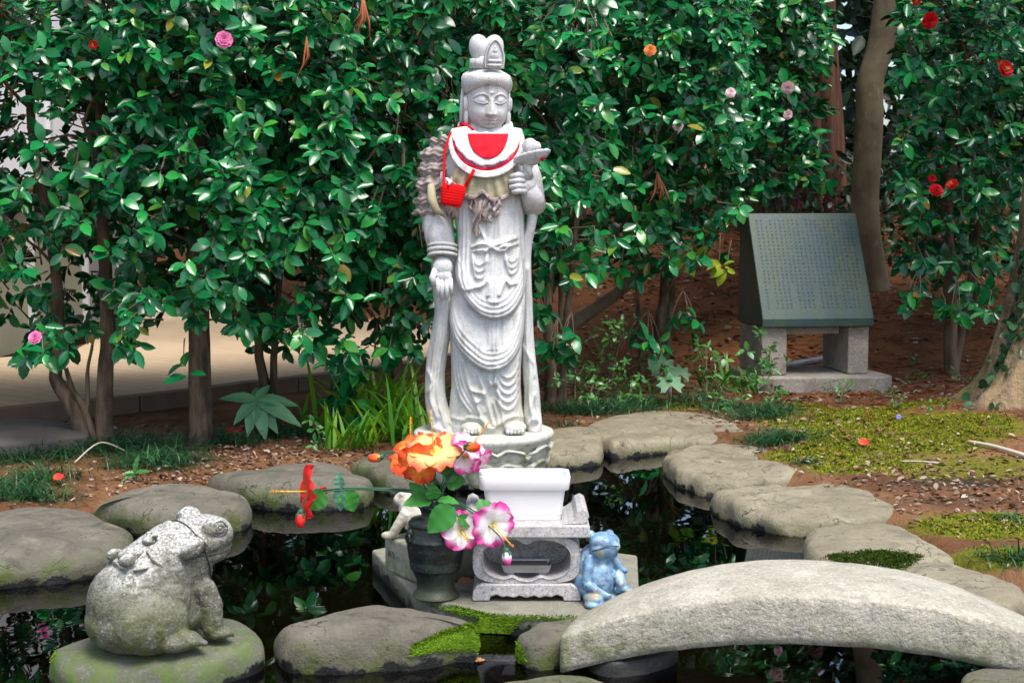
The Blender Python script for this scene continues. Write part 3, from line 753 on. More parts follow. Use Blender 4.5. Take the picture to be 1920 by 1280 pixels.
# head: face relief on a loft, turned a little to the right and bowed
HC = L(914, 192, -.032)
hz = np.array((-.100, -.097, -.090, -.078, -.060, -.035, 0, .03, .06, .085, .1, .106)); ha = np.array((.006, .022, .038, .052, .063, .070, .072, .071, .067, .052, .03, .004)); hb = np.array((.01, .03, .052, .064, .072, .078, .080, .082, .08, .062, .035, .004))
zz = np.linspace(-.0995, .105, 150); aa, bb = np.interp(zz, hz, ha), np.interp(zz, hz, hb)
aa, bb = smooth1(aa, 9), smooth1(bb, 9)
th_ = np.linspace(0, 2 * math.pi, 180, endpoint=False)
FX = aa[:, None] * np.sign(np.cos(th_)) * np.abs(np.cos(th_)) ** .92; FY = bb[:, None] * np.sin(th_); FZ = np.repeat(zz[:, None], 180, 1)
ga = lambda x0, z0, wx, wz: np.exp(-((FX - x0) / wx) ** 2 - ((FZ - z0) / wz) ** 2)
r_ = np.zeros_like(FX)
nz_ = sstep(.022, -.040, FZ) * sstep(-.052, -.042, FZ)
r_ += .0185 * nz_ * np.exp(-(FX / (.0065 + .006 * sstep(.01, -.040, FZ))) ** 2)
for s_ in (-1, 1):
    r_ += .007 * ga(s_ * .0105, -.041, .006, .006)
    r_ += .0045 * ga(s_ * .032, .003, .021, .0110)
    r_ -= .0055 * ga(s_ * .0150, .006, .006, .011)
    pe = np.stack([FX.ravel(), FZ.ravel()], 1)
    lid = np.array([(s_ * .014, -.0065), (s_ * .023, -.0098), (s_ * .034, -.0100), (s_ * .046, -.0068), (s_ * .053, -.0030)])
    r_ -= .0055 * np.exp(-(polydist(pe, spline(lid, 20)) / .0017) ** 2).reshape(FX.shape)
    lid2 = lid + np.array((0, .0035)); r_ += .002 * np.exp(-(polydist(pe, spline(lid2, 20)) / .002) ** 2).reshape(FX.shape)
    brow = np.array([(s_ * .0085, .006), (s_ * .0125, .0165), (s_ * .026, .0255), (s_ * .043, .0230), (s_ * .055, .014)])
    r_ += .0036 * np.exp(-(polydist(pe, spline(brow, 20)) / .003) ** 2).reshape(FX.shape)
    r_ -= .0014 * np.exp(-(polydist(pe, spline(brow - np.array((0, .0055)), 20)) / .0032) ** 2).reshape(FX.shape)
    r_ += .006 * ga(s_ * .037, -.046, .024, .024)
    r_ += .0045 * ga(s_ * .0075, -.0605, .009, .0035) + .0058 * ga(s_ * .0055, -.0690, .010, .0042)
    r_ -= .003 * ga(s_ * .0215, -.0635, .003, .004)
r_ -= .0045 * np.exp(-(FX / .018) ** 2 - ((FZ + .0640 - .12 * np.abs(FX) ** 1.2) / .0018) ** 2)
r_ += .0065 * ga(0, -.087, .016, .010) - .0035 * ga(0, -.0765, .02, .004) - .002 * ga(0, -.053, .003, .005)
r_ += .004 * ga(0, .030, .004, .004)
r_ *= np.clip(-np.sin(th_), 0, 1)[None, :] ** .5
hd_m = MB().grid(np.stack([FX * (1 + r_ * 2), FY - r_ * 1.2, FZ], -1), True, True)
for s_ in (-1, 1):      # long ears
    hd_m.ell((s_ * .074, -.010, -.010), (.010, .016, .030)); hd_m.ell((s_ * .073, -.012, -.052), (.009, .011, .030)); hd_m.ell((s_ * .080, -.018, -.008), (.005, .010, .022))
rotm = Matrix.Rotation(R(13), 4, 'Z') @ Matrix.Rotation(R(5), 4, 'X')
head = hd_m.obj('head', M['statue'], st, HC); head.matrix_basis = Matrix.Translation(HC) @ rotm
nk = MB().tube([(0, .01, -.14), (0, .012, -.05)], [.05, .048], 24).obj('neck', M['statue'], head)
# hair: the combed band over the brow, sides and the parted topknot
def hairgrid(z0, z1, prof, strands, depth, slant, rows_=46, cols_=420):
    g_ = np.zeros((rows_, cols_, 3)); tz = np.linspace(0, 1, rows_)
    t2 = np.linspace(0, 2 * math.pi, cols_, endpoint=False)
    for i, u in enumerate(tz):
        a_, b_, z_, yo = prof(u)
        ph = t2 + math.pi / 2
        ph = np.arctan2(np.sin(ph), np.cos(ph))
        gr = depth * (np.abs(np.sin(strands * ph + slant * u * np.sign(ph) * 6)) ** .6 - .6)
        g_[i] = np.stack([(a_ + gr) * np.cos(t2), (b_ + gr) * np.sin(t2) + yo, z_ + .010 * (1 - u) - .030 * (1 - u) ** 1.5 * (np.abs(np.cos(t2)) ** 2.2) * (np.sin(t2) < .2)], -1)
    return g_
prof = lambda u: (.066 + .020 * math.sin(math.pi * min(1, u * 1.25 + .08)) ** .6 * (1 - u * .1) - .06 * max(0, u - .62) ** 1.3 * 2.2, .076 + .022 * math.sin(math.pi * min(1, u * 1.25 + .08)) ** .6 - .06 * max(0, u - .62) ** 1.3 * 2.2, .044 + u * .072, 0.004)
hm = MB().grid(hairgrid(0, 1, prof, 30, .0026, 3.2), True, True)
MBk = MB().ell((0, .028, -.02), (.080, .066, .10)); MBk.tube([(-.077, .02, .04), (-.081, .024, -.03), (-.080, .028, -.11)], [.008, .008, .007], 12); MBk.tube([(.077, .02, .04), (.081, .024, -.03), (.080, .028, -.11)], [.008, .008, .007], 12)
hm.obj('hair_band', M['statue'], head); MBk.obj('back_hair', M['statue'], head)
tk = MB()
def lobe(cxl, tilt):
    n1, n2 = 30, 90; g_ = np.zeros((n1, n2, 3)); t2 = np.linspace(0, 2 * math.pi, n2, endpoint=False)
    for i, v_ in enumerate(np.linspace(.03, math.pi - .03, n1)):
        gr = .0016 * np.abs(np.sin(t2 * 14)) ** .7
        rx = (.034 + gr) * math.sin(v_); z_ = -.048 * math.cos(v_)
        g_[i] = np.stack([rx * np.cos(t2), rx * 1.0 * np.sin(t2), np.full(n2, z_)], -1)
    g_ = g_ @ np.array(Matrix.Rotation(R(tilt), 3, 'Y')).T
    tk.grid(g_ + np.array((cxl, .012, .175)), True, True)
lobe(-.025, -15); lobe(.022, 13)
tk.tube([(0, .01, .105), (0, .01, .15)], [.046, .04], 24)
tk.obj('topknot', M['statue'], head)
cr = MB(); cr.tube([(0, .008, .110), (0, .008, .142)], [.060, .058], 32)
cr.obj('crown_band', M['statue'], head)
pq = MB()       # crown plaque with a little seated figure in relief
ol = np.array([(0, .095), (.016, .082), (.027, .06), (.034, .034), (.033, .010), (.026, 0), (-.026, 0), (-.033, .010), (-.034, .034), (-.027, .06), (-.016, .082)])
v, f = ext(spline(ol, 40, True), -.008, .008); v = v[:, (0, 2, 1)]
pq.add(v, f); v2 = v.copy(); v2 *= (.84, 1, .86); v2 += (0, -.0015, .006)
pq.tube([(x * .93, -.009, z_ * .95 + .002) for x, z_ in spline(ol, 41, True)] + [(0, -.009, .0925)], .0032, 8)
pq.ell((0, -.012, .056), (.008, .006, .010)); pq.ell((0, -.012, .039), (.014, .007, .014)); pq.ell((0, -.013, .024), (.024, .008, .0075)); pq.ell((0, -.013, .010), (.026, .008, .007)); pq.ell((0, -.012, .067), (.004, .004, .004))
o = pq.obj('crown_plaque', M['statue'], head, (.008, -.066, .112)); o.rotation_euler = (R(6), 0, 0)

# ------------------------------------------------------------------ the clothes people tied on
M['white_cloth'] = plain('white_cloth', (0.80, 0.74, 0.74), 0.9, 0.08, 30, 0.5, 0.2)
M['red_cloth'] = plain('red_cloth', (0.62, 0.010, 0.022), 0.85, 0.12, 30, 0.5, 0.2)
M['pink_cloth'] = plain('pink_cloth', (0.72, 0.10, 0.25), 0.85, 0.2, 24, 0.5, 0.2)
M['pale_cloth'] = plain('pale_cloth', (0.80, 0.62, 0.64), 0.9, 0.12, 18, 0.1, 0.2)
M['red_knit'] = plain('red_knit', (0.68, 0.005, 0.005), 0.9, 0.1, 60, 0.2, 0.2)
M['old_cloth'] = plain('old_cloth', (0.40, 0.37, 0.24), 0.95, 0.35, 26, 0.3, 0.1)
M['old_pink'] = plain('old_pink', (0.45, 0.36, 0.34), 0.95, 0.4, 34, 0.3, 0.1)
M['grey_rag'] = plain('grey_rag', (0.34, 0.29, 0.26), 0.95, 0.45, 30, 0.3, 0.1)
def chest(px, py, off):             # y on the statue's chest (local metres), bib hangs over it
    a = (px - 909) / 82.0
    prof_ = np.interp(py, (225, 240, 255, 275, 300, 330, 370, 420), (24, 26, 38, 52, 62, 66, 64, 62))
    return -(prof_ * np.sqrt(np.clip(1 - np.abs(a) ** 2.4, .02, 1)) + 7) / SC - off
def bib(name, fn_edge, r0, a0, a1, off, m, parent, cx_=914, cy_=232, thick=.0025, wav=0.0, nr=16, na=90, nwav=13, sxx=1.0):
    g_ = np.zeros((nr, na, 3))
    for j, a in enumerate(np.linspace(a0, a1, na)):
        r1 = fn_edge(a)
        for i, t in enumerate(np.linspace(0, 1, nr)):
            r_ = r0(a) + (r1 - r0(a)) * t if callable(r0) else r0 + (r1 - r0) * t
            px = cx_ + r_ * math.sin(R(a)) * sxx; py = cy_ + r_ * math.cos(R(a))
            g_[i, j] = L(px, py, chest(px, py, off + .0025 * math.sin(px * .21 + py * .13) * math.cos(px * .07 - py * .19) + wav * t * math.sin(a * nwav * .0873) + .0018 * math.sin(px * .12) * math.sin(py * .1 + 1)))
    o = MB().grid(g_).obj(name, m, parent)
    s = o.modifiers.new('s', 'SOLIDIFY'); s.thickness = thick; s.offset = 0
    return o
def shift(o):
    return o
b3 = empty('faded_bib', (BASE[0], SY, SZ), 'old faded olive bib, lowest of the bibs on the statue\'s chest', 'bib')
bib('cloth', lambda a: 143 - 16 * math.exp(-((a + 3) / 5) ** 2) - .02 * a * a, 60, -34, 30, .006, M['old_cloth'], b3, wav=.004, nwav=9)
bib('edging', lambda a: 146 - 16 * math.exp(-((a + 3) / 5) ** 2) - .02 * a * a, lambda a: 139 - 16 * math.exp(-((a + 3) / 5) ** 2) - .02 * a * a, -33, 29, .0085, M['old_pink'], b3, nr=4, thick=.004)
b2 = empty('pink_bib', (BASE[0], SY, SZ), 'pink bib with white rim showing below the red-centred one', 'bib')
bib('cloth', lambda a: 92 - .0050 * a * a, 36, -80, 80, .017, M['pale_cloth'], b2)
bib('pink_band', lambda a: 85 - .0046 * a * a, lambda a: 62 - .003 * a * a, -56, 58, .0180, M['pink_cloth'], b2, nr=5, thick=.0012)
bib('red_band', lambda a: 90 - .0048 * a * a, lambda a: 84 - .0046 * a * a, -60, 56, .0190, M['red_cloth'], b2, nr=4, thick=.0015)
bib('white_rim', lambda a: 101 - .0058 * a * a, lambda a: 88.5 - .0048 * a * a, -80, 80, .0195, M['white_cloth'], b2, nr=6, wav=.002)
b1 = empty('red_bib', (BASE[0], SY, SZ), 'newest bib at the statue\'s neck, bright red centre with a wide scalloped white frill', 'bib')
bib('white_frill', lambda a: (78 + 2.2 * abs(math.sin(R(a) * 9))) * (1 - .05 * (abs(a) / 90) ** 2) - (0 if a > -20 else 2), lambda a: 17 + 24 * (abs(a) / 90) ** 1.4, -80, 80, .025, M['white_cloth'], b1, wav=.0010, na=150, sxx=.88)
bib('red_panel', lambda a: 64 - 5 * abs(a / 72) ** 3, lambda a: min(18 / max(.2, math.cos(R(a))), 57), -72, 72, .0285, M['red_cloth'], b1, cx_=917, cy_=235, sxx=.66)
# gathered collar with its tie
cl = MB()
t2 = np.linspace(R(-200), R(20), 60)
cl.tube([L(911, 243, -.006) + np.array((.082 * math.cos(a), .062 * math.sin(a) + .004, .012 * math.cos(a * 2) + .010 * math.sin(a) + .004 * math.sin(a * 11))) for a in t2], [.012 + .003 * math.sin(k * 1.7) for k in range(60)], 12)
cl.obj('collar', M['white_cloth'], b1)
MB().tube([L(866, 233, -.03), L(874, 236, -.06), L(890, 245, -.10)], [.006, .009, .004], 10).obj('tie', M['red_cloth'], b1)
# shoulders of white/pink cloth
sh = MB()
for sgn, x0 in ((-1, 858), (1, 968)):
    g_ = np.zeros((14, 18, 3))
    for i, u in enumerate(np.linspace(0, 1, 14)):
        for j, w_ in enumerate(np.linspace(-1, 1, 18)):
            px = 912 + sgn * (32 + 40 * u); py = 236 + 12 * u + 40 * u * u
            g_[i, j] = L(px, py, w_ * (.035 + .022 * u)) + np.array((sgn * -.012 * w_ * w_, -.006, -.036 * w_ * w_ + .003 * math.sin(6 * w_ + 5 * u)))
    sh.grid(g_)
o = sh.obj('shoulder_cloth', M['white_cloth'], b1); s = o.modifiers.new('s', 'SOLIDIFY'); s.thickness = .003
# the crocheted shawl lying in rags over her right arm
sw = MB(); nk_, na_ = 70, 60
cl_ = spline([L(846, 258, .0), L(828, 290, -.01), L(820, 330, -.012), L(816, 370, -.012), L(814, 400, -.012)], nk_)
g_ = np.zeros((nk_, na_, 3)); t2 = np.linspace(0, 2 * math.pi, na_, endpoint=False)
SHW = wob(np.stack([.06 * np.cos(t2)[None] + np.zeros((nk_, 1)), .06 * np.sin(t2)[None] + np.zeros((nk_, 1)), np.arange(nk_)[:, None] * .0042 + 0 * t2[None]], -1), 14, 21)
for i in range(nk_):
    rad = .060 + .006 * math.sin(i * .5)
    for j, a in enumerate(t2):
        pt_ = np.array((.06 * math.cos(a), .06 * math.sin(a), i * .0042)); rr = rad + .011 * SHW[i, j] + .004 * math.sin(i * 1.6 + 3 * SHW[i, j])
        g_[i, j] = cl_[i] + np.array((rr * math.cos(a), rr * math.sin(a) * .95, .004 * math.sin(a * 9)))
sw.grid(g_[::-1], True, False)
shw = empty('crocheted_shawl', (BASE[0], SY, SZ), 'tattered grey-pink crocheted shawl draped over the statue\'s hanging arm', 'shawl')
sw.obj('shawl_cloth', M['grey_rag'], shw)
fr = MB()
for k in range(46):                 # ruffled outer edge
    t = k / 45; c = spline([L(836, 256, -.02), L(811, 300, -.03), L(799, 350, -.03), L(797, 385, -.03), L(800, 412, -.03)], 46)[k]
    fr.ell(c + np.array((random.uniform(-.004, .004), random.uniform(-.012, .012), 0)), (.011 + random.uniform(-.003, .005), .012, .008), 8, 10)
for k in range(16):
    a = random.random(); fr.tube([L(832 + 20 * a, 320 + 60 * a, -.075), L(836 + 18 * a + random.uniform(-9, 9), 335 + 60 * a, -.085), L(834 + 20 * a + random.uniform(-12, 12), 348 + 62 * a, -.08)], [.006, .010, .004], 8)
fr.tube([L(800, 405, -.03), L(797, 420, -.04), L(794, 432, -.035)], [.008, .006, .002], 8)
fr.obj('ruffle', M['old_pink'], shw)
MB().tube([L(812, 345, -.07), L(813, 370, -.085), L(822, 392, -.09), L(838, 402, -.088)], [.012, .016, .013, .006], 12).obj('pale_fold', M['old_cloth'], shw)
# grey rags hanging below the bibs
rg = empty('grey_rag', (BASE[0], SY, SZ), 'crumpled grey-pink rag hanging at the statue\'s waist below the bibs', 'rag')
def strip(pts, w0, w1, name, m, par, amp=.006, ph=0):
    c = spline(pts, 30); g_ = np.zeros((30, 12, 3))
    for i in range(30):
        for j, u in enumerate(np.linspace(-1, 1, 12)):
            w_ = (w0 + (w1 - w0) * i / 29) * (1 + .25 * math.sin(i * .9 + ph))
            g_[i, j] = c[i] + np.array((u * w_, amp * math.sin(u * 4 + i * .5 + ph) - .006, .004 * math.sin(u * 5 + ph + i * .2)))
    o = MB().grid(g_).obj(name, m, par); s = o.modifiers.new('s', 'SOLIDIFY'); s.thickness = .002; return o
yb = -.118
for k, (pts_, w0, w1) in enumerate((([L(898, 368, yb), L(900, 395, yb - .012), L(894, 420, yb), L(899, 440, yb + .004)], .014, .010), ([L(915, 366, yb), L(913, 390, yb - .008), L(916, 412, yb)], .018, .012),
                                   ([L(932, 366, yb), L(934, 385, yb - .010), L(930, 402, yb)], .014, .010), ([L(886, 365, yb + .008), L(888, 382, yb), L(894, 398, yb)], .012, .008))):
    strip(pts_, w0, w1, 'rag_fold', M['grey_rag' if k != 2 else 'old_pink'], rg, ph=k * 1.9)
# red knitted pouch on a cord
pc = empty('red_pouch', tuple(LW(853, 364, -.15)), 'small bright red knitted pouch hanging on a cord from the statue\'s neck', 'pouch')
g_ = np.zeros((26, 40, 3)); t2 = np.linspace(0, 2 * math.pi, 40, endpoint=False)
for i, u in enumerate(np.linspace(-1, 1, 26)):
    hw = .040 * (1 - .10 * u * u) + .004 * u; th2 = .017 * math.sqrt(max(.02, 1 - .8 * u ** 4))
    kn = .0013 * math.sin(i * 2.1)
    g_[i] = np.stack([(hw + kn) * np.sign(np.cos(t2)) * np.abs(np.cos(t2)) ** .7, (th2 + kn) * np.sign(np.sin(t2)) * np.abs(np.sin(t2)) ** .7 + .0011 * np.sin(t2 * 20), np.full(40, u * .038) - .004 * np.cos(t2) ** 2 * (u > .6)], -1)
o = MB().grid(g_, True, True).obj('knitted_bag', M['red_knit'], pc); o.rotation_euler = (0, R(9), 0)
lo_ = lambda px, py, y: LW(px, py, y) - np.array(pc.location)
MB().tube([lo_(868, 235, -.04), lo_(848, 252, -.085), lo_(838, 285, -.10), lo_(836, 330, -.105), lo_(838, 348, -.14)], .0042, 8).obj('cord', M['red_knit'], pc)
MB().tube([lo_(892, 318, -.155), lo_(886, 330, -.15), lo_(874, 352, -.148)], .006, 8).obj('cord', M['red_knit'], pc)
MB().tube([lo_(842, 335, -.15), lo_(850, 340, -.165), lo_(846, 346, -.17)], [.006, .008, .004], 8).obj('frayed_tie', M['white_cloth'], pc)
# a roll of red cloth stuck in the bud
o = MB().tube([LW(1003, 288, -.13), LW(1011, 294, -.135), LW(1018, 299, -.14)], [.008, .010, .010], 12).obj('cloth_roll', plain('crimson', (.45, .01, .05), .8), None)
tag(o, 'little crimson cloth roll tucked beside the statue\'s lotus bud', 'cloth')
from mathutils.bvhtree import BVHTree
# ------------------------------------------------------------------ offerings on the slab: incense stand, planter, vase, frogs
k0_ = P(987, 1126, .0515); KF = k0_[1]; ks = KF / 2700 / .98; KY = KF + .097
K0 = np.array((k0_[0] * KY / KF * .5 + k0_[0] * .5, KY, 0.0515))
def KL(px, py): return ((px - 987) * ks, (1125 - py) * ks)
kt = empty('incense_stand', tuple(K0), 'grey granite incense stand with a cloud-shaped opening and scrolled top, in front of the statue', 'incense stand')
depth = .19
N_ = 144
ph = np.linspace(0, 2 * math.pi, N_, endpoint=False)
cz = 77 * ks; hw, hh_ = 102 * ks, 45.3 * ks
def r_sup(ph, a, b, n): return (np.abs(np.cos(ph) / a) ** n + np.abs(np.sin(ph) / b) ** n) ** (-1 / n)
ro = r_sup(ph, hw, hh_, 5)
ox = ro * np.cos(ph); oz = ro * np.sin(ph)
ox = ox * (1 - .10 * (np.abs(oz) / hh_) ** 3)
ri = r_sup(ph, 82 * ks, 38.5 * ks, 2.9)
ix = ri * np.cos(ph); iz = ri * np.sin(ph)
iz = np.where(iz > 0, iz - 9 * ks * np.exp(-(ix / (13 * ks)) ** 2), iz + 5.5 * ks * np.exp(-((np.abs(ix) - 27 * ks) / (10 * ks)) ** 2) - 2.5 * ks * np.exp(-(ix / (14 * ks)) ** 2))
lay = [(ox * 1.0, oz, depth - .02), (ox, oz, .004), (ox * .985, oz * .985, 0), (ix + (ox - ix) * .12, iz + (oz - iz) * .12, 0), (ix + (ox - ix) * .05, iz + (oz - iz) * .05, -.003), (ix, iz, .002), (ix * .99, iz * .99, .13)]
g_ = np.array([np.stack([x, np.full(N_, y - depth / 2 + .005), z + cz], -1) for x, z, y in lay])
MB().grid(g_, True, True).obj('body', M['koro'], kt, auto=40)
# foot with bracket cut-outs
fo = [(-102, 0), (-70, 0), (-68, 8), (-56, 12), (-46, 7), (-36, 9), (-24, 6), (-14, 10), (0, 6), (14, 10), (24, 6), (36, 9), (46, 7), (56, 12), (68, 8), (70, 0), (102, 0), (101, 17), (94, 27), (84, 32), (-84, 32), (-94, 27), (-101, 17)]
v, f = ext(np.array(fo, float) * ks, -depth / 2 - .004, depth / 2 + .004); v = v[:, (0, 2, 1)]
MB().add(v, f).obj('foot', M['koro'], kt, smooth=False, bevel=.003)
tw = 118 * ks
v, f = ext([(-tw, 122 * ks), (tw, 122 * ks), (tw, 143 * ks), (tw - .004, 145 * ks), (-tw + .004, 145 * ks), (-tw, 143 * ks)], -depth / 2 - .012, depth / 2 + .012); v = v[:, (0, 2, 1)]
mb = MB().add(v, f); o = mb.obj('top_slab', M['koro'], kt, smooth=False, bevel=.003)
for s_ in (-1, 1):
    x0 = s_ * (tw - .024); zt = 145 * ks
    prf = [(-.040, zt + .001), (-.026, zt + .004), (-.012, zt + .014), (-.004, zt + .030), (.008, zt + .036), (.019, zt + .030), (.023, zt + .018), (.016, zt + .008), (.012, zt + .001)]
    v, f = ext([(x0 + s_ * a, b_) for a, b_ in prf], -depth / 2, depth / 2); v = v[:, (0, 2, 1)]
    MB().add(v, f).obj('scroll_end', M['koro'], kt, smooth=False, bevel=.003)
# the metal ash tray inside
M['zinc'] = plain('zinc', (0.30, 0.30, 0.31), 0.45, 0.3, 40, 0.1, 0.5, 0.6)
tz0 = (1125 - 1083) * ks
ty = empty('ash_tray', (K0[0] + .0, K0[1] - .045, K0[2] + tz0 + .002), 'small grey metal tray on feet inside the incense stand', 'tray')
v = []; a1, b1_ = 41 * ks, 47 * ks; h1 = 20 * ks
tb = MB()
for (x, z_) in ((a1, .006), (b1_, h1 + .006)): pass
out = [(-a1, -.026, .006), (a1, -.026, .006), (a1, .026, .006), (-a1, .026, .006), (-b1_, -.032, h1), (b1_, -.032, h1), (b1_, .032, h1), (-b1_, .032, h1),
       (-b1_ + .002, -.030, h1), (b1_ - .002, -.030, h1), (b1_ - .002, .030, h1), (-b1_ + .002, .030, h1), (-a1 + .002, -.024, .009), (a1 - .002, -.024, .009), (a1 - .002, .024, .009), (-a1 + .002, .024, .009)]
fs = [(3, 2, 1, 0), (0, 1, 5, 4), (1, 2, 6, 5), (2, 3, 7, 6), (3, 0, 4, 7), (4, 5, 9, 8), (5, 6, 10, 9), (6, 7, 11, 10), (7, 4, 8, 11), (8, 9, 13, 12), (9, 10, 14, 13), (10, 11, 15, 14), (11, 8, 12, 15), (12, 13, 14, 15)]
tb.add(out, fs).obj('pan', M['zinc'], ty, smooth=False)
for x in (-30 * ks, 30 * ks): MB().box((x, 0, .002), (.016, .04, .008)).obj('foot', M['zinc'], ty, smooth=False)
M['ash'] = plain('ash', (.16, .13, .11), .95, .4, 60, .4)
MB().box((0, 0, h1 - .005), (2 * a1 - .002, .05, .004)).obj('ash', M['ash'], ty, smooth=False)

# white plastic planter on top
M['plastic'] = plain('plastic', (0.76, 0.755, 0.74), 0.4, 0.07, 14, 0.0, 0.5)
zt = K0[2] + 145 * ks
pp = empty('planter', (D(983, 970, KY)[0], KY - .015, zt + .0005), 'empty white rectangular plastic planter box on the incense stand', 'planter')
def rrect(hx, hy, r, z, n=8):
    o = []
    for cx0, cy0, a0 in ((hx - r, hy - r, 0), (-hx + r, hy - r, 90), (-hx + r, -hy + r, 180), (hx - r, -hy + r, 270)):
        for k in range(n): a = R(a0 + 90 * k / (n - 1)); o.append((cx0 + r * math.cos(a), cy0 + r * math.sin(a), z))
    return o
H_ = 86 * ks
prof_ = [(69, .036, 0.0), (69.5, .0365, .002), (70, .037, .012), (71, .0375, .0125), (77, .044, H_ - .034), (77.5, .0445, H_ - .034), (83, .050, H_ - .033), (84.5, .052, H_ - .030), (87, .054, H_ - .004), (86, .053, H_), (83, .050, H_ + .001), (79, .046, H_ - .003), (76, .043, H_ - .03), (69, .034, .006)]
g_ = np.array([rrect(a * ks, b_, .016, z_) for a, b_, z_ in prof_])
MB().grid(g_, True, True).obj('box', M['plastic'], pp, auto=35)

# bronze vase
g = G('bronze'); p = g.pos(); n_ = g.noise(26, 6, .65, p); n2 = g.noise(150, 3, .6, p)
c = g.mix(g.step(n_, .42, .68), (.016, .020, .017), (.035, .058, .045)); c = g.mix(g.math('MULTIPLY', g.step(n2, .62, .72), .7), c, (.16, .17, .13))
c = g.mix(g.step(g.xyz(p)['Z'], .11, .06), c, (.055, .062, .032))
g.set(Base_Color=c, Roughness=.42, Metallic=.2); g.bump(g.math('ADD', n_, n2), .25, .004); M['bronze'] = g.m
VY = 3.36; vp = P(816, 1122, .054); VY = vp[1]; vs = VY / 2700
va = empty('bronze_vase', (vp[0], VY + .03, .0515), 'dark green-black bronze flower vase with raised bands, left of the incense stand', 'vase')
def vz(py): return (1112 - py) * vs
prof_ = [(.004, 0), (43 * vs, 0), (45 * vs, .003), (44 * vs, .008), (38 * vs, .016), (36 * vs, .026), (38 * vs, vz(1075)), (44 * vs, vz(1062)), (47 * vs, vz(1056)), (49 * vs, vz(1055)), (51 * vs, vz(1042)), (50.5 * vs, vz(1036)), (52 * vs, vz(1034)),
         (55 * vs, vz(1015)), (55.5 * vs, vz(1002)), (57 * vs, vz(1000)), (57 * vs, vz(996)), (55 * vs, vz(994)), (54 * vs, vz(982)), (51 * vs, vz(972)), (52.5 * vs, vz(970)), (52 * vs, vz(965)), (47 * vs, vz(959)), (30 * vs, vz(956)), (27 * vs, vz(950)), (30 * vs, vz(940)), (36 * vs, vz(934)), (35 * vs, vz(933)), (26 * vs, vz(940)), (.02, vz(955))]
MB().lathe(prof_, 48).obj('vessel', M['bronze'], va, auto=50)
for a in (-150, 30):
    t2 = np.linspace(0, 2 * math.pi, 17)
    c = np.array((54 * vs * math.cos(R(a)), 54 * vs * math.sin(R(a)), vz(985)))
    mb = MB().ell(c + (0, 0, .004), (.009, .009, .011)); mb.tube([c + np.array((.006 * math.cos(R(a)), .006 * math.sin(R(a)), -.008)) + .010 * np.array((-math.sin(R(a)) * math.cos(t), math.cos(R(a)) * math.cos(t), math.sin(t))) for t in t2], .0028, 8)
    mb.obj('handle', M['bronze'], va)

# small stone frog on an inscribed plinth, behind the vase
c0 = P(721, 1068, .0515); c1 = P(790, 1098, .0515)
dirf = norm(c1 - c0); dirb = np.array((-dirf[1], dirf[0], 0)); pa = math.atan2(dirf[1], dirf[0])
pw, pd, phh = .20, .17, .088
pl = empty('inscribed_plinth', tuple(c0 + dirf * pw / 2 + dirb * pd / 2), 'square olive-grey stone plinth with carved characters, half hidden behind the bronze vase', 'plinth', rz=pa)
MB().box((0, 0, phh / 2), (pw, pd, phh)).obj('block', M['plinth'], pl, smooth=False, bevel=.006)
cu = bpy.data.curves.new('characters', 'FONT'); cu.body = '加生一'; cu.size = .019; cu.extrude = .0008
co = link('carving_text', cu); co.data.space_character = 1.15
me = evaluated(co, 'characters'); bpy.data.curves.remove(cu)
M['engraved'] = plain('engraved', (.10, .105, .065), .9)
me.materials.clear(); me.materials.append(M['engraved'])
o = link('characters', me, pl); o.location = (-pw / 2 + .018, -pd / 2 - .0007, .042); o.rotation_euler = (R(90), R(3), 0)
mb = MB()
mb.ell((.01, .0, .050), (.072, .052, .046)); mb.tube([(-.01, 0, .06), (-.06, 0, .085)], [.042, .032], 16); mb.ell((-.062, 0, .094), (.030, .034, .020))
for s_ in (-1, 1):
    mb.tube([(-.035, s_ * .036, .07), (-.055, s_ * .046, .035), (-.070, s_ * .050, .010)], [.015, .013, .012], 12); mb.ell((-.080, s_ * .052, .009), (.020, .014, .010))
    mb.ell((.045, s_ * .052, .028), (.042, .022, .030)); mb.ell((.012, s_ * .064, .009), (.028, .014, .010)); mb.ell((-.055, s_ * .022, .110), (.010, .010, .009))
o = link('small_stone_frog', fuse(mb, 'small_stone_frog', M['pale_stone'], .0035, 4, .0008, 30), None, tuple(np.array(pl.location) + np.array((.0, .0, phh - .002)) - dirf * .018 - dirb * .01))
o.rotation_euler = (0, 0, pa + R(26)); tag(o, 'small pale stone frog crouching on the inscribed plinth, mostly hidden by the vase', 'frog statue')

# blue glazed frog
g = G('blue_glaze'); p = g.pos(); n_ = g.noise(38, 5, .65, p, .4); n2 = g.noise(70, 5, .6, p); nz = g.xyz(g.n('NewGeometry').outputs['Normal'])['Z']
c = g.mix(g.step(n_, .40, .62), (.10, .23, .36), (.26, .40, .50)); c = g.mix(g.math('MULTIPLY', g.step(n2, .50, .60), .8), c, (.13, .14, .24))
c = g.mix(g.math('MULTIPLY', g.step(g.noise(21, 4, .6, p), .57, .63), .8), c, (.36, .28, .12)); c = g.mix(g.math('MULTIPLY', g.step(n2, .36, .28), .6), c, (.62, .68, .7))
g.set(Base_Color=c, Roughness=.38); g.bump(n2, .15, .004); M['blue_glaze'] = g.m
fb = P(1127, 1128, .0515); FYY = fb[1] + .015; fs_ = FYY / 2700
def B(zx, zy, y): return np.array(((1060 + zx / 7.53 - 1127) * fs_, y, (1128 - (980 + zy / 7.53)) * fs_ + .001))
mb = MB()
mb.ell(B(500, 800, -.004), (.036, .034, .050)); mb.ell(B(500, 560, .004), (.028, .028, .052)); mb.ell(B(535, 340, -.012), (.033, .030, .024)); mb.ell(B(545, 245, -.004), (.036, .036, .022))
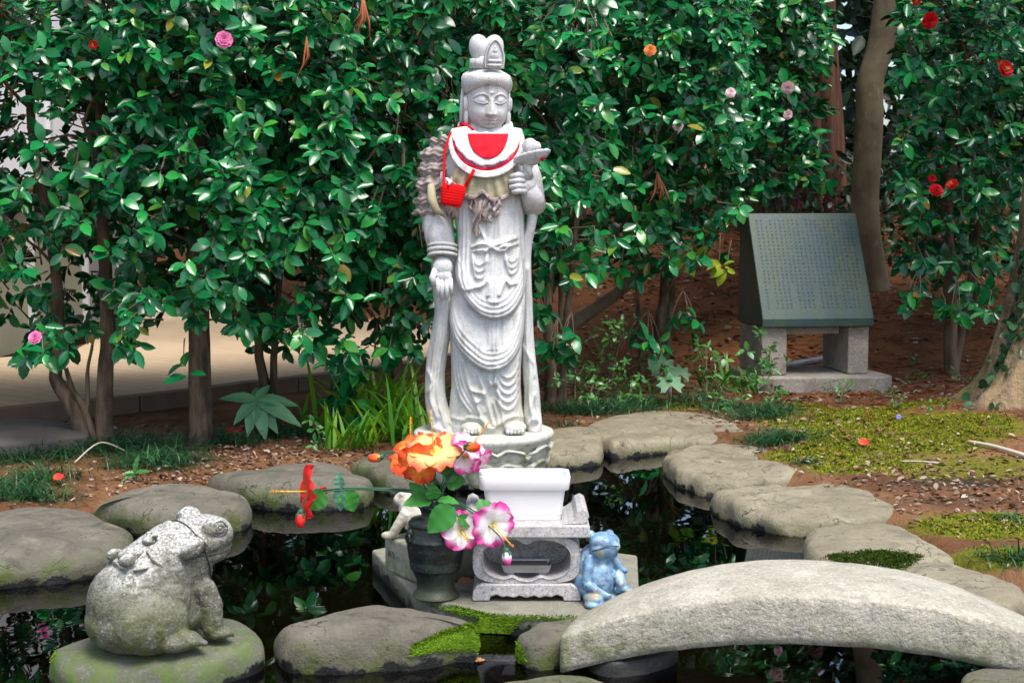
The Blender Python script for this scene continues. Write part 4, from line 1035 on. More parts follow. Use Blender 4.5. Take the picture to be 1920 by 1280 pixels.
mb.ell(B(640, 300, -.022), (.018, .018, .014)); mb.ell(B(400, 620, .02), (.034, .03, .05)); mb.ell(B(360, 880, .015), (.036, .036, .034))
mb.ell(B(360, 150, .006), (.0105, .011, .0105)); mb.ell(B(660, 165, .016), (.010, .010, .010))
mb.tube([B(335, 440, -.006), B(285, 620, -.020), B(245, 820, -.026)], [.0125, .0125, .0105], 12); mb.tube([B(245, 820, -.026), B(350, 880, -.046), B(500, 965, -.052)], [.011, .0095, .008], 12)
for dy_ in (-30, 5, 40): mb.tube([B(480, 955, -.052), B(565, 975 + dy_, -.058)], [.005, .0035], 8)
mb.tube([B(690, 340, -.008), B(665, 450, -.012), B(735, 600, -.020)], [.011, .0105, .0085], 12); mb.tube([B(735, 600, -.020), B(800, 650, -.026), B(855, 665, -.026)], [.008, .007, .005], 10)
mb.ell(B(340, 1010, -.034), (.024, .034, .016)); mb.ell(B(300, 1080, -.052), (.020, .022, .009)); mb.ell(B(420, 1085, -.056), (.018, .018, .008))
mb.tube([B(680, 850, .0), B(735, 720, -.028), B(750, 830, -.038), B(730, 950, -.036)], [.016, .015, .013, .010], 12); mb.ell(B(820, 900, -.040), (.016, .024, .007))
mb.box(B(560, 1030, -.012), (.085, .07, .010))
gr = fuse(mb, 'blue_frog', M['blue_glaze'], .0024, 3)
n = len(gr.vertices); cc = np.empty(n * 3, np.float32); gr.vertices.foreach_get('co', cc); cc = cc.reshape(-1, 3)
bf = empty('blue_frog', (fb[0], FYY, .0505), 'weathered blue glazed frog figurine sitting upright by the incense stand', 'frog figurine', rz=R(12))
link('body', gr, bf)
ml = spline([B(335, 350, -.022), B(400, 310, -.036), B(520, 268, -.041), B(640, 262, -.042), (B(725, 295, -.030))], 30)
M['dark_line'] = plain('dark_line', (.05, .07, .09), .6)
MB().tube(ml, .0016, 6).obj('mouth_line', M['dark_line'], bf)
MB().ell(B(300, 205, .000), (.004, .003, .005)).obj('eye', M['dark_line'], bf)

# ------------------------------------------------------------------ the big stone frog on its stone
gb = P(288, 1204, .084)
bg_ = empty('big_stone_frog', (gb[0], gb[1] + .06, .078), 'big mossy granite frog with whitish back carrying a baby frog, seen from behind', 'frog statue', rz=R(38))
bg_.scale = (.93, .93, .92)
mb = MB()
mb.ell((-.072, 0, .085), (.090, .104, .100)); mb.ell((-.070, 0, .050), (.096, .108, .070)); mb.ell((-.02, 0, .10), (.10, .10, .095)); mb.ell((.02, 0, .06), (.085, .088, .070))
mb.tube([(-.06, 0, .11), (.02, 0, .160), (.075, 0, .195)], [.092, .088, .078], 24)
mb.ell((.098, 0, .214), (.074, .088, .046), rot=Matrix.Rotation(R(-12), 3, 'Y')); mb.ell((.100, 0, .186), (.066, .080, .036), rot=Matrix.Rotation(R(-12), 3, 'Y')); mb.ell((.06, 0, .12), (.055, .074, .075)); mb.ell((.035, 0, .196), (.080, .086, .052), rot=Matrix.Rotation(R(-28), 3, 'Y'))
for s_ in (-1, 1):
    mb.ell((.104, s_ * .066, .246), (.030, .022, .026)); mb.ell((.040, s_ * .088, .212), (.032, .018, .020), rot=Matrix.Rotation(R(-30), 3, 'Y'))
    mb.tube([(.068, s_ * .076, .125), (.082, s_ * .084, .080), (.084, s_ * .082, .02)], [.024, .026, .025], 16); mb.ell((.098, s_ * .084, .012), (.032, .030, .014))
    for k in (-1, 0, 1): mb.tube([(.100, s_ * .084 + k * .014, .012), (.128, s_ * .084 + k * .018, .006)], [.0095, .007], 8)
    mb.ell((-.055, s_ * .082, .056), (.082, .048, .066)); mb.ell((-.008, s_ * .112, .018), (.050, .028, .024))
    for k in (-1, 0, 1): mb.tube([(.015, s_ * .114 + k * .013, .016), (.048, s_ * .116 + k * .017, .009)], [.012, .008], 8)
for s_ in (-1, 1): pass
me = fuse(mb, 'frog_body', M['big_frog'], .0045, 3, .0010, 26)
link('body', me, bg_)
bvm = BVHTree.FromPolygons([v_.co[:] for v_ in me.vertices], [p_.vertices[:] for p_ in me.polygons]); mth = []
for a in np.linspace(-118, 118, 40):
    d_ = Vector((math.cos(R(a)), math.sin(R(a)), .0)); h_ = bvm.ray_cast(Vector((.085, 0, .202 - .012 * abs(math.sin(R(a))))) + d_ * .2, -d_)
    if h_[0] and (not mth or np.linalg.norm(np.array(h_[0]) - mth[-1]) < .04): mth.append(np.array(h_[0]))
MB().tube(mth, .0024, 6).obj('mouth_line', plain('frog_mouth', (.05, .05, .04), .9), bg_)
mb = MB()                           # ringed eyes
for s_ in (-1, 1):
    c = np.array((.106, s_ * .086, .247)); t2 = np.linspace(0, 2 * math.pi, 21)
    for r_ in (.017, .008): mb.tube([c + np.array((r_ * math.cos(t), -s_ * .14 * r_ * (1.5 if r_ > .015 else 0), r_ * math.sin(t))) for t in t2], .0022, 8)
    mb.ell(c, (.005, .003, .005))
mb.obj('eye_ring', M['big_frog'], bg_)
mb = MB(); sm_ = lambda x, y, z_: np.array((-.070 + x * 1.35, -.022 + y * 1.35, .186 + z_ * 1.35))
mb.ell(sm_(0, 0, .012), (.034, .022, .018)); mb.ell(sm_(.030, 0, .030), (.018, .018, .012)); mb.ell(sm_(.034, -.012, .040), (.007, .006, .006)); mb.ell(sm_(.034, .012, .040), (.007, .006, .006))
for s_ in (-1, 1):
    mb.tube([sm_(.018, s_ * .018, .020), sm_(.022, s_ * .034, .004), sm_(.034, s_ * .040, -.006)], [.007, .006, .005], 8); mb.ell(sm_(-.02, s_ * .024, .010), (.020, .010, .015)); mb.ell(sm_(-.002, s_ * .034, -.004), (.020, .008, .006))
link('baby_frog', fuse(mb, 'baby_frog', M['big_frog'], .003, 2, .0006, 40), bg_)
M['cord_black'] = plain('cord_black', (.02, .018, .015), .8)
cd = MB()
ml_ = [(.150, -.035, .190), (.128, -.066, .190), (.098, -.082, .190), (.064, -.086, .182)]
# cord tied round the head behind the eyes
bvh_pts = []
bv = BVHTree.FromPolygons([v_.co[:] for v_ in me.vertices], [p_.vertices[:] for p_ in me.polygons])
ctr = Vector((.070, 0, .205))
for a in np.linspace(0, 2 * math.pi, 41):
    d_ = Vector((-.35 * math.sin(a), math.cos(a), .94 * math.sin(a)))
    h_ = bv.ray_cast(ctr + d_.normalized() * .15, -d_.normalized())
    if h_[0]: bvh_pts.append(np.array(h_[0] + d_.normalized() * .002))
bvh_pts.append(bvh_pts[0])
co = cd.tube(bvh_pts, .0014, 6).obj('black_cord', M['cord_black'], None, tuple(bg_.location)); co.rotation_euler = bg_.rotation_euler; co.scale = bg_.scale
tag(co, 'thin black cord tied round the head of the big stone frog', 'cord')

# ------------------------------------------------------------------ the inscribed monument
g = G('monument_stone'); p = g.obj(); n_ = g.noise(7, 6, .6, p); n2 = g.noise(90, 4, .6, p); n3 = g.noise(4, 3, .5, g.n('Mapping', {'Vector': p, 'Scale': (3.5, 1, .6)}).outputs[0])
c = g.mix(g.step(n_, .38, .62), (.028, .066, .062), (.048, .082, .055)); c = g.mix(g.math('MULTIPLY', g.step(n3, .45, .65), .5), c, (.035, .065, .095)); c = g.mix(g.math('MULTIPLY', g.step(n2, .56, .7), .35), c, (.14, .13, .085))
g.set(Base_Color=c, Roughness=g.math('ADD', g.math('MULTIPLY', n_, .2), .36), Specular_IOR_Level=.38); g.bump(n2, .1, .003); M['monument_stone'] = g.m
mp = D(1430, 614, 7.0); MS = 7.0 / 2700; MZ = mp[2]; mg = gz(1.45, 7.1)
mo = empty('stone_monument', (mp[0], 7.0, 0.09), 'slanted dark blue-grey inscription slab on two granite legs, at the right behind the pond', 'monument', rz=R(8))
W_ = 219 * MS; H_ = .552; zb = MZ - .09
yb1, yt0, yt1 = .414, .27, .40
lip = .040
vv = [(0, 0, zb), (W_, 0, zb), (W_, yb1, zb), (0, yb1, zb), (0, 0, zb + lip), (W_, 0, zb + lip), (W_, yt0, zb + H_), (0, yt0, zb + H_), (W_, yt1, zb + H_), (0, yt1, zb + H_)]
ff = [(0, 3, 2, 1), (0, 1, 5, 4), (4, 5, 6, 7), (7, 6, 8, 9), (2, 3, 9, 8), (0, 4, 7, 9, 3), (1, 2, 8, 6, 5)]
MB().add(vv, ff).obj('slab', M['monument_stone'], mo, smooth=False, bevel=.004)
# columns of small carved characters on the slanted face
sl = np.array((0, yt0, H_ - lip)); ll = np.linalg.norm(sl); sl = sl / ll; nf_ = np.array((0, -sl[2], sl[1]))
ins = MB(); rr_ = random.Random(5)
for ci in range(22):
    u = W_ * (.93 - .86 * ci / 21); n0 = 0 if ci not in (3, 11, 19) else 2; n1 = 25 if ci % 5 else 18
    for ri_ in range(n0, n1):
        vpos = ll * (.93 - .86 * ri_ / 25)
        for k in range(rr_.randint(3, 5)):
            hor = rr_.random() < .55; a, b_ = (rr_.uniform(.0035, .0062), .0011) if hor else (.0011, rr_.uniform(.003, .006))
            cu_ = u + rr_.uniform(-.003, .003); cv = vpos + rr_.uniform(-.004, .004)
            base = np.array((0, 0, zb + lip))
            q4 = [base + np.array((cu_ + sx_ * a, 0, 0)) + sl * (cv + sy_ * b_) + nf_ * .0012 for sx_, sy_ in ((-1, -1), (1, -1), (1, 1), (-1, 1))]
            ins.add(q4, [(0, 1, 2, 3)])
M['ins'] = plain('ins', (.026, .056, .050), .5, .6, 5, 0.0, .38)
o = ins.obj('inscription', M['ins'], mo, smooth=False); tag(o, kind='stuff')
for x0, x1 in ((.005, .135), (W_ - .118, W_ - .012)):
    MB().box(((x0 + x1) / 2, .21, (zb - .003 + .035) / 2), (x1 - x0, .36, zb - .003 - .035)).obj('leg', M['leg_granite'], mo, smooth=False, bevel=.006)
MB().box((W_ * .5 - .02, .21, zb - .022), (W_ - .27, .30, .035)).obj('cross_rail', M['leg_granite'], mo, smooth=False, bevel=.003)
v, f = ext([(.04, -.05), (W_ + .02, -.09), (W_ + .085, -.04), (W_ + .06, .43), (-.03, .45), (-.03, -.0)], -.05, .033)
MB().add(v, f).obj('base_plate', M['leg_granite'], mo, smooth=False, bevel=.008)
pa_, pb_ = on_ground(1470, 690) + (0, 0, .014), on_ground(1550, 676) + (0, 0, .014)
M['pvc'] = plain('pvc', (.24, .27, .33), .5, .1, 6)
o = MB().tube([pa_ * 1.6 - pb_ * .6, pa_, pb_, pb_ * 1.3 - pa_ * .3], .016, 12).obj('drain_pipe', M['pvc']); tag(o, 'blue-grey plastic pipe lying behind the monument legs', 'pipe')

# ------------------------------------------------------------------ carp in the pond
M['carp_orange'] = plain('carp_orange', (.75, .10, .03), .4, .3, 20); M['carp_pink'] = plain('carp_pink', (.8, .35, .22), .4, .5, 40)
for px, py, m, lab, a in ((1688, 1272, 'carp_orange', 'orange-red carp in the dark water under the right part of the bridge', 60), (1432, 1240, 'carp_pink', 'pale pinkish carp seen in the water under the middle of the bridge', 80)):
    q_ = P(px, py, 0); mb = MB()
    mb.tube([(-.05, 0, 0), (-.03, .003, 0), (0, 0, 0), (.03, 0, 0), (.048, 0, 0)], [.003, .010, .016, .014, .004], 12)
    f_ = empty('carp', (q_[0], q_[1], -.0165), lab, 'carp', 'carp in the pond', R(a))
    mb.obj('body', M[m], f_); MB().add([(-.048, 0, 0), (-.078, .012, .014), (-.070, 0, 0), (-.078, -.004, -.014)], [(0, 1, 2), (0, 2, 3)]).obj('tail', M[m], f_)
    MB().add([(.015, .012, -.004), (.0, .032, -.008), (-.005, .012, -.004)], [(0, 1, 2)]).obj('fin', M[m], f_); MB().add([(.015, -.012, -.004), (.0, -.032, -.008), (-.005, -.012, -.004)], [(0, 2, 1)]).obj('fin', M[m], f_)
# ------------------------------------------------------------------ artificial hibiscus in the vase
M['petal'] = tintmat('petal', .65, .25, .25)
M['fake_leaf'] = leafmat('fake_leaf', [(0, (.035, .20, .03)), (1, (.06, .28, .05))], .5, .4, .18)
M['fake_leaf_pale'] = leafmat('fake_leaf_pale', [(0, (.14, .36, .24)), (1, (.16, .38, .26))], .55, .4, .2)
M['fake_stem'] = plain('fake_stem', (.02, .10, .05), .5)
M['stamen'] = tintmat('stamen', .6)
PAL = {'orange': [(0, (.85, .40, .03)), (.35, (.95, .55, .07)), (.55, (.92, .22, .04)), (1, (.80, .045, .02))],
       'yellow': [(0, (.85, .5, .08)), (.4, (.95, .80, .28)), (.66, (.95, .55, .20)), (.85, (.90, .24, .12)), (1, (.84, .09, .05))],
       'pink': [(0, (.55, .5, .12)), (.18, (.85, .82, .62)), (.30, (.90, .86, .86)), (.6, (.90, .80, .84)), (.78, (.85, .12, .42)), (1, (.80, .03, .30))],
       'white': [(0, (.6, .5, .2)), (.2, (.9, .85, .75)), (.7, (.92, .86, .86)), (.85, (.88, .4, .55)), (1, (.82, .05, .35))],
       'red': [(0, (.85, .16, .05)), (.5, (.90, .05, .035)), (1, (.86, .02, .03))]}
def pal(name, t):
    s = PAL[name]; xs = [a for a, _ in s]
    return np.array([np.interp(t, xs, [c[k] for _, c in s]) for k in range(3)])
def frame(d, roll=0.0):
    d = norm(d); u = np.array((0, 0, 1.0)) if abs(d[2]) < .95 else np.array((1.0, 0, 0))
    a = norm(np.cross(u, d)); b = np.cross(d, a); c, s = math.cos(roll), math.sin(roll)
    return a * c + b * s, b * c - a * s, d
def petal(mb, org, fr, ang, ln, wd, palette, cup, rs, curl=.35):
    a, b, d = fr; ra = a * math.cos(ang) + b * math.sin(ang); tb = -a * math.sin(ang) + b * math.cos(ang)
    nu, nv = 9, 9; g_ = np.zeros((nv, nu, 3)); cl = np.zeros((nv, nu, 3))
    for i, v_ in enumerate(np.linspace(0, 1, nv)):
        w_ = wd * (0.10 + .9 * math.sin(math.pi * min(1, .08 + v_ * .72)) ** .8) * (1 if v_ < .88 else .86)
        for j, u_ in enumerate(np.linspace(-1, 1, nu)):
            rad = ln * (v_ - .10 * v_ * u_ * u_ + .02 * math.sin(u_ * 9 + rs) * v_)
            out = rad * math.cos(cup * (1 - v_ * .7)); up = rad * math.sin(cup * (1 - .4 * v_)) - curl * ln * v_ ** 3 * .55 + .11 * ln * math.sin(u_ * 5 + rs * 2) * v_ ** 2 + .04 * ln * math.sin(u_ * 11 + rs) * v_ ** 3
            g_[i, j] = org + ra * out + tb * (u_ * w_) + d * (up + .10 * wd * u_ * u_)
            cl[i, j] = pal(palette, v_ * (.93 + .07 * math.cos(u_ * 3)) + .08 * abs(u_) * (v_ > .3))
    mb.grid(g_, col=cl)
def leaf_big(par, loc0, base, axis_, nrm, ln, wd, m='fake_leaf', name='leaf', serr=.04):
    a = norm(axis_); n_ = norm(nrm - a * np.dot(nrm, a)); b = np.cross(n_, a)
    nv, nu = 15, 7; g_ = np.zeros((nv, nu, 3))
    for i, v_ in enumerate(np.linspace(0, 1, nv)):
        w_ = wd * (math.sin(math.pi * v_ ** .72) ** .85) * (1 + serr * (1 if i % 2 else -1)) + .0004
        for j, u_ in enumerate(np.linspace(-1, 1, nu)):
            g_[i, j] = base + a * ln * v_ + b * w_ * u_ + n_ * (.12 * w_ * abs(u_) * 2 - .18 * ln * v_ * v_ + .004 * math.sin(v_ * 22) * abs(u_) * .3)
    o = MB().grid(g_ - loc0).obj(name, M[m], par)
    return o
vm = np.array(va.location) + np.array((0, 0, vz(942)))        # mouth of the vase
VW = VY + .03
def FP(px, py, dy=0.0): return D(px, py, VW + dy)
def spray(label, head, d, rad, palette, opening, mid, dy, stamen=1.0, bud=False, leaves=(), roll=0.0, sl=None, group='artificial hibiscus in the vase'):
    base = vm + np.array((random.uniform(-.012, .012), random.uniform(-.012, .012), -.06))
    t = empty('artificial_flower', tuple(base), label, 'flower', group)
    h = FP(*head, dy); d = norm(np.array(d, float)); B0 = base
    pts_ = spline([base, vm + np.array((0, 0, .005)) + (base - vm) * .3, *[FP(*m_[:2], m_[2]) for m_ in mid], h - d * rad * .35], 24)
    MB().tube(pts_ - B0, .0017, 6).obj('stem', M['fake_stem'], t)
    fr = frame(d, roll)
    if bud:
        mb = MB(); rs = .5 * rad; n1 = 10; g_ = np.zeros((n1, 14, 3)); cl = np.zeros((n1, 14, 3))
        for i, v_ in enumerate(np.linspace(0, 1, n1)):
            for j, a in enumerate(np.linspace(0, 2 * math.pi, 14, endpoint=False)):
                r_ = rs * (math.sin(math.pi * (.06 + .86 * v_)) ** .7) * (1 + .12 * math.cos(5 * a + v_ * 3))
                g_[i, j] = h - B0 + d * rad * 1.5 * (v_ - .3) + (fr[0] * math.cos(a) + fr[1] * math.sin(a)) * r_; cl[i, j] = pal(palette, .25 + .75 * v_)
        mb.grid(g_, True, True, cl).obj('bud', M['petal'], t, tint=True)
        mb = MB().ell(h - B0 - d * rad * .42, (rad * .36, rad * .36, rad * .36), 8, 10)
        for k in range(5):
            a = k * 1.257; e = fr[0] * math.cos(a) + fr[1] * math.sin(a)
            mb.tube([h - B0 - d * rad * .4 + e * rad * .3, h - B0 - d * rad * .05 + e * rad * .5, h - B0 + d * rad * .35 + e * rad * .42], [rad * .10, rad * .09, .0004], 5)
        mb.obj('calyx', M['fake_stem'], t)
    else:
        for k in range(5):
            mb = MB(); petal(mb, h - B0 - d * rad * .25, fr, 2 * math.pi * k / 5 + random.uniform(-.08, .08), rad * random.uniform(.95, 1.08), rad * .56, palette, opening, random.uniform(0, 6))
            mb.obj('petal', M['petal'], t, tint=True)
        mb = MB().ell(h - B0 - d * rad * .46, (rad * .15,) * 3, 8, 10); mb.obj('calyx', M['fake_stem'], t)
        if stamen:
            sd_ = norm(d + .25 * fr[1]) if sl is None else norm(np.array(sl, float))
            mb = MB(); L_ = rad * 1.05 * stamen; col = (.85, .52, .04)
            mb.tube([h - B0 - d * rad * .2, h - B0 + sd_ * L_ * .5, h - B0 + sd_ * L_], [.0017, .0013, .0009], 6, col)
            for k in range(22):
                c0_ = h - B0 + sd_ * L_ * random.uniform(.45, 1.02); e = norm(rng.normal(size=3))
                mb.tube([c0_, c0_ + e * .0055], [.0006, .0009], 4, (.85, .40, .03) if random.random() < .7 else (.8, .08, .03))
            mb.obj('stamen', M['stamen'], t, tint=True)
    for (bp, tp, w, up, m) in leaves:
        b0, t0 = FP(*bp), FP(*tp); leaf_big(t, B0, b0, t0 - b0, np.array(up, float), np.linalg.norm(t0 - b0), w, m)
    return t
sp = spray
F1, FPALE = 'fake_leaf', 'fake_leaf_pale'
sp('largest orange and yellow artificial hibiscus facing up, right half of the orange cluster', (812, 838), (-.05, -.55, .85), .066, 'yellow', .42, [(815, 900, .0)], -.03, 1.25, sl=(-.05, -.1, 1), roll=.3,
   leaves=(((822, 885, .0), (862, 850, -.01), .020, (0, -1, .3), F1), ((800, 905, .01), (812, 868, .0), .016, (0, -1, .2), F1)))
sp('orange-rimmed yellow artificial hibiscus leaning left in the orange cluster', (768, 842), (-.45, -.5, .75), .062, 'orange', .35, [(800, 900, .0)], .0, 1.2, sl=(.05, -.1, 1), roll=.9)
sp('lower orange-red artificial hibiscus drooping under the yellow ones', (783, 872), (-.15, -.85, -.15), .050, 'orange', .5, [(806, 905, .0)], -.035, .6, sl=(.1, -.9, .2), roll=.1)
sp('small orange-red artificial hibiscus with petals hidden behind the yellow ones', (845, 832), (.5, -.3, .5), .040, 'orange', .5, [(838, 890, .0)], .01, 0)
sp('white artificial hibiscus tipped magenta with a long stamen pointing up right', (884, 836), (.55, -.25, .75), .050, 'white', .55, [(840, 895, .0)], .0, 1.35, sl=(.55, -.1, .8),
   leaves=(((836, 900, .01), (872, 900, .0), .026, (0, -.9, .5), F1),))
sp('magenta and white artificial hibiscus at the right of the bouquet, seen half from the side', (872, 858), (.25, -.75, .0), .042, 'pink', .75, [(840, 900, .0)], -.02, .7, sl=(.2, -.8, .3), roll=.6,
   leaves=(((840, 905, .0), (848, 862, .01), .018, (.3, -1, .2), F1),))
sp('narrow magenta artificial hibiscus hanging at the far right of the bouquet', (900, 862), (.7, -.4, -.55), .034, 'pink', .95, [(845, 880, .0)], -.01, 0)
sp('pink-edged white artificial hibiscus drooping before the vase, fully open towards us', (866, 996), (.12, -1, .10), .048, 'pink', .22, [(838, 938, -.03), (858, 965, -.07)], -.085, .75, sl=(.35, -.8, -.35), roll=.35,
   leaves=(((852, 950, -.075), (800, 998, -.085), .030, (-.1, -1, .25), F1), ((858, 968, -.08), (895, 985, -.07), .014, (0, -1, .4), F1)))
sp('largest pink and white artificial hibiscus hanging low in front of the incense stand', (928, 986), (.38, -.85, -.10), .055, 'pink', .42, [(845, 938, -.03), (890, 958, -.08)], -.12, 1.15, sl=(.62, -.55, -.6), roll=.0,
   leaves=(((892, 952, -.08), (935, 945, -.06), .020, (0, -.6, .8), F1),))
sp('pink artificial bud hanging lowest, over the opening of the incense stand', (950, 1040), (.12, -.3, -.95), .022, 'pink', 0, [(850, 940, -.04), (915, 985, -.115), (940, 1010, -.12)], -.13, bud=True)
sp('orange artificial bud sticking out left of the orange cluster', (708, 857), (-.95, -.3, -.1), .021, 'orange', 0, [(790, 900, .0), (745, 848, .0)], .0, bud=True)
sp('red-orange artificial bud between the orange and the white hibiscus', (882, 838), (.85, -.5, .1), .024, 'orange', 0, [(835, 890, .0)], -.06, bud=True)
sp('red artificial hibiscus on a long level stem reaching left over the water, seen edge-on', (566, 921), (-.93, -.34, .06), .062, 'red', .28, [(800, 930, .0), (765, 918, .0), (660, 914, .0)], .0, 1.1, sl=(-1, -.03, .0), roll=.1,
   leaves=(((640, 914, .0), (634, 958, -.006), .020, (-.6, -.8, .2), FPALE), ((640, 914, .0), (633, 886, -.004), .016, (-.5, -.8, .2), FPALE), ((610, 922, -.01), (575, 955, -.015), .024, (.2, -1, .3), F1), ((648, 918, .0), (664, 960, .0), .024, (.1, -1, .3), F1)))
sp('small red artificial flower behind the leaves of the long level stem', (600, 925), (.3, -.4, -.4), .022, 'red', .6, [(800, 932, .0), (760, 920, .01), (660, 916, .01)], .02, 0)
sp('red artificial bud dangling below the edge-on red hibiscus', (564, 968), (-.05, -.2, -1), .024, 'red', 0, [(800, 934, .0), (765, 922, .0), (640, 918, .0), (574, 935, -.01)], -.02, bud=True)
# loose leaves round the mouth of the vase
lv = empty('leaf_spray', tuple(vm), 'sprig of large green artificial leaves spreading from the mouth of the vase', 'leaves')
for bp, tp, w, up in (((808, 938, -.02), (757, 940, -.05), .026, (-.1, -.55, .9)), ((800, 935, -.01), (765, 905, .0), .018, (-.6, -.6, .4)), ((812, 935, -.03), (812, 908, -.04), .018, (.3, -1, .2)), ((822, 936, -.035), (858, 938, -.07), .014, (0, -.5, .9))):
    b0, t0 = FP(*bp), FP(*tp); leaf_big(lv, vm, b0, t0 - b0, np.array(up, float), np.linalg.norm(t0 - b0), w)
MB().tube([(0, 0, -.06), (0, 0, .0), FP(805, 930) - vm], .0025, 6).obj('stem', M['fake_stem'], lv)
# ------------------------------------------------------------------ camellia hedge and trees
CAMELLIA = [(0, (.003, .055, .016)), (.35, (.005, .120, .033)), (.7, (.008, .19, .044)), (.92, (.022, .25, .040)), (.985, (.07, .27, .03)), (.995, (.25, .26, .03)), (1, (.20, .10, .03))]
M['camellia_leaf'] = leafmat('camellia_leaf', CAMELLIA, .23, .5, .06)
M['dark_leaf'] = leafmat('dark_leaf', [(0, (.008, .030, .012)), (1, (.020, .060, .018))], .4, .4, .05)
M['young_leaf'] = leafmat('young_leaf', [(0, (.12, .32, .03)), (1, (.40, .42, .03))], .35, .4, .2)
g = G('bark'); p = g.pos(); st_ = g.n('Mapping', {'Vector': p, 'Scale': (1, 1, .25)}).outputs[0]; n_ = g.noise(22, 6, .65, st_)
g.set(Base_Color=g.mix(g.step(n_, .35, .68), (.045, .030, .018), (.17, .12, .075)), Roughness=.9); g.bump(n_, 1.0, .012); M['bark'] = g.m
g = G('twig_bark'); p = g.pos(); g.set(Base_Color=g.mix(g.noise(30, 3, .6, p), (.10, .065, .04), (.22, .16, .10)), Roughness=.9); M['twig'] = g.m

ts = np.array((0, .22, .5, .78, 1.0)); tw_ = np.array((0, .36, .5, .36, 0)) * .50
def leaf_template(fold, arch, wk=1.0):
    v = [(0, 0, 0)]
    for t, w_ in zip(ts[1:4], tw_[1:4]):
        z_ = -arch * t * t
        v += [(t, -w_ * wk, z_ + fold * w_), (t, 0, z_), (t, w_ * wk, z_ + fold * w_)]
    v.append((1, 0, -arch))
    f = [(0, 1, 2), (0, 2, 3), (1, 4, 5, 2), (2, 5, 6, 3), (4, 7, 8, 5), (5, 8, 9, 6), (7, 10, 8), (8, 10, 9)]
    return np.array(v, float), f
TEMPL = [leaf_template(.35, .14), leaf_template(.18, .30, 1.12), leaf_template(.6, .02, .88)]
LMESH = {}
def leaf_mesh(k, mname):
    if (k, mname) not in LMESH:
        v, f = TEMPL[k]; LMESH[(k, mname)] = mesh('leaf', v, f, M[mname])
    return LMESH[(k, mname)]
def leaves_mesh(name, pos, ax, nr, ln, kind, m):
    vs, loops, starts, vb, lb_ = [], [], [], 0, 0
    b = np.cross(nr, ax)
    for k, (tv, tf) in enumerate(TEMPL):
        s = kind == k
        if not s.any(): continue
        V = pos[s][:, None] + ln[s][:, None, None] * (tv[None, :, 0:1] * ax[s][:, None] + tv[None, :, 1:2] * b[s][:, None] + tv[None, :, 2:3] * nr[s][:, None])
        nl = s.sum(); fl = np.concatenate([np.array(q_) for q_ in tf]); st0 = np.cumsum([0] + [len(q_) for q_ in tf])[:-1]
        loops.append((fl[None] + (np.arange(nl) * len(tv))[:, None] + vb).ravel()); starts.append((st0[None] + (np.arange(nl) * len(fl))[:, None] + lb_).ravel())
        vs.append(V.reshape(-1, 3)); vb += nl * len(tv); lb_ += nl * len(fl)
    return fastmesh(name, np.vstack(vs), np.concatenate(loops), np.concatenate(starts), M[m])
def whorls(cl, outd, per, size, spread=(35, 80), droop=.25, back=.035):
    """leaves round each twig tip: positions, axis, normal, length"""
    n = len(cl); k = np.repeat(np.arange(n), per); N = len(k)
    d = norm(outd[k] + .25 * rng.normal(size=(N, 3)))
    u = norm(np.cross(d, rng.normal(size=(N, 3)))); w = np.cross(d, u)
    az = (np.tile(np.arange(per), n) * 2.4 + rng.uniform(0, .6, N)); sp_ = np.radians(rng.uniform(*spread, N))
    ref = norm(np.cross(outd, np.array((0.13, .2, 1.0)))); r2 = np.cross(outd, ref)
    rad = ref[k] * np.cos(az)[:, None] + r2[k] * np.sin(az)[:, None]
    ax = norm(d * np.cos(sp_)[:, None] + rad * np.sin(sp_)[:, None] + np.array((0, 0, -droop)) * rng.uniform(.3, 1.6, N)[:, None])
    pos = cl[k] - outd[k] * (rng.uniform(0, back, N) * (np.tile(np.arange(per), n) / per * 2))[:, None] + rng.normal(size=(N, 3)) * .006
    nr = outd[k] * .9 + np.array((0, -.15, .75)) + .35 * rng.normal(size=(N, 3))
    nr = norm(nr - ax * (nr * ax).sum(1, keepdims=True))
    return pos + ax * .006, ax, nr, size * rng.uniform(.5, 1.22, N), rng.integers(0, 3, N)

SEEN = []        # (root, arrays) of every tree, the leaves that show largest become objects of their own at the end
LBX, LBY = zip(*[(-400, 640), (0, 640), (60, 690), (140, 690), (230, 690), (280, 650), (340, 640), (430, 650), (480, 690), (560, 690), (600, 700), (650, 725), (700, 690), (780, 690), (830, 640), (960, 640), (1000, 645), (1040, 600), (1080, 530),
                 (1150, 545), (1250, 525), (1300, 505), (1380, 505), (1392, 400), (1480, 385), (1560, 350), (1580, 40), (1640, 40), (1645, 440), (1690, 520), (1780, 600), (1840, 590), (1900, 560), (2300, 560)])
GAPS = [(50, 190, 66, 66, .95), (130, 250, 50, 66, .93), (40, 310, 66, 34, .93), (190, 200, 22, 50, .6), (1030, 190, 55, 50, .85), (1000, 250, 40, 60, .8), (290, 560, 60, 60, .55), (540, 520, 60, 50, .7), (640, 620, 60, 40, .6), (320, 480, 40, 40, .5),
        (170, 530, 60, 50, .45), (230, 480, 40, 60, .5), (1150, 400, 60, 40, .35), (1100, 330, 40, 60, .4), (1330, 450, 40, 40, .5), (560, 210, 30, 40, .35), (820, 200, 30, 40, .5), (1570, 260, 20, 170, .8), (1520, 200, 20, 60, .8), (480, 600, 40, 40, .4), (40, 545, 80, 50, .5), (1215, 230, 40, 40, .3),
        (380, 430, 30, 60, .55), (700, 120, 26, 30, .4), (1250, 330, 40, 30, .3), (1700, 215, 30, 30, .3)]
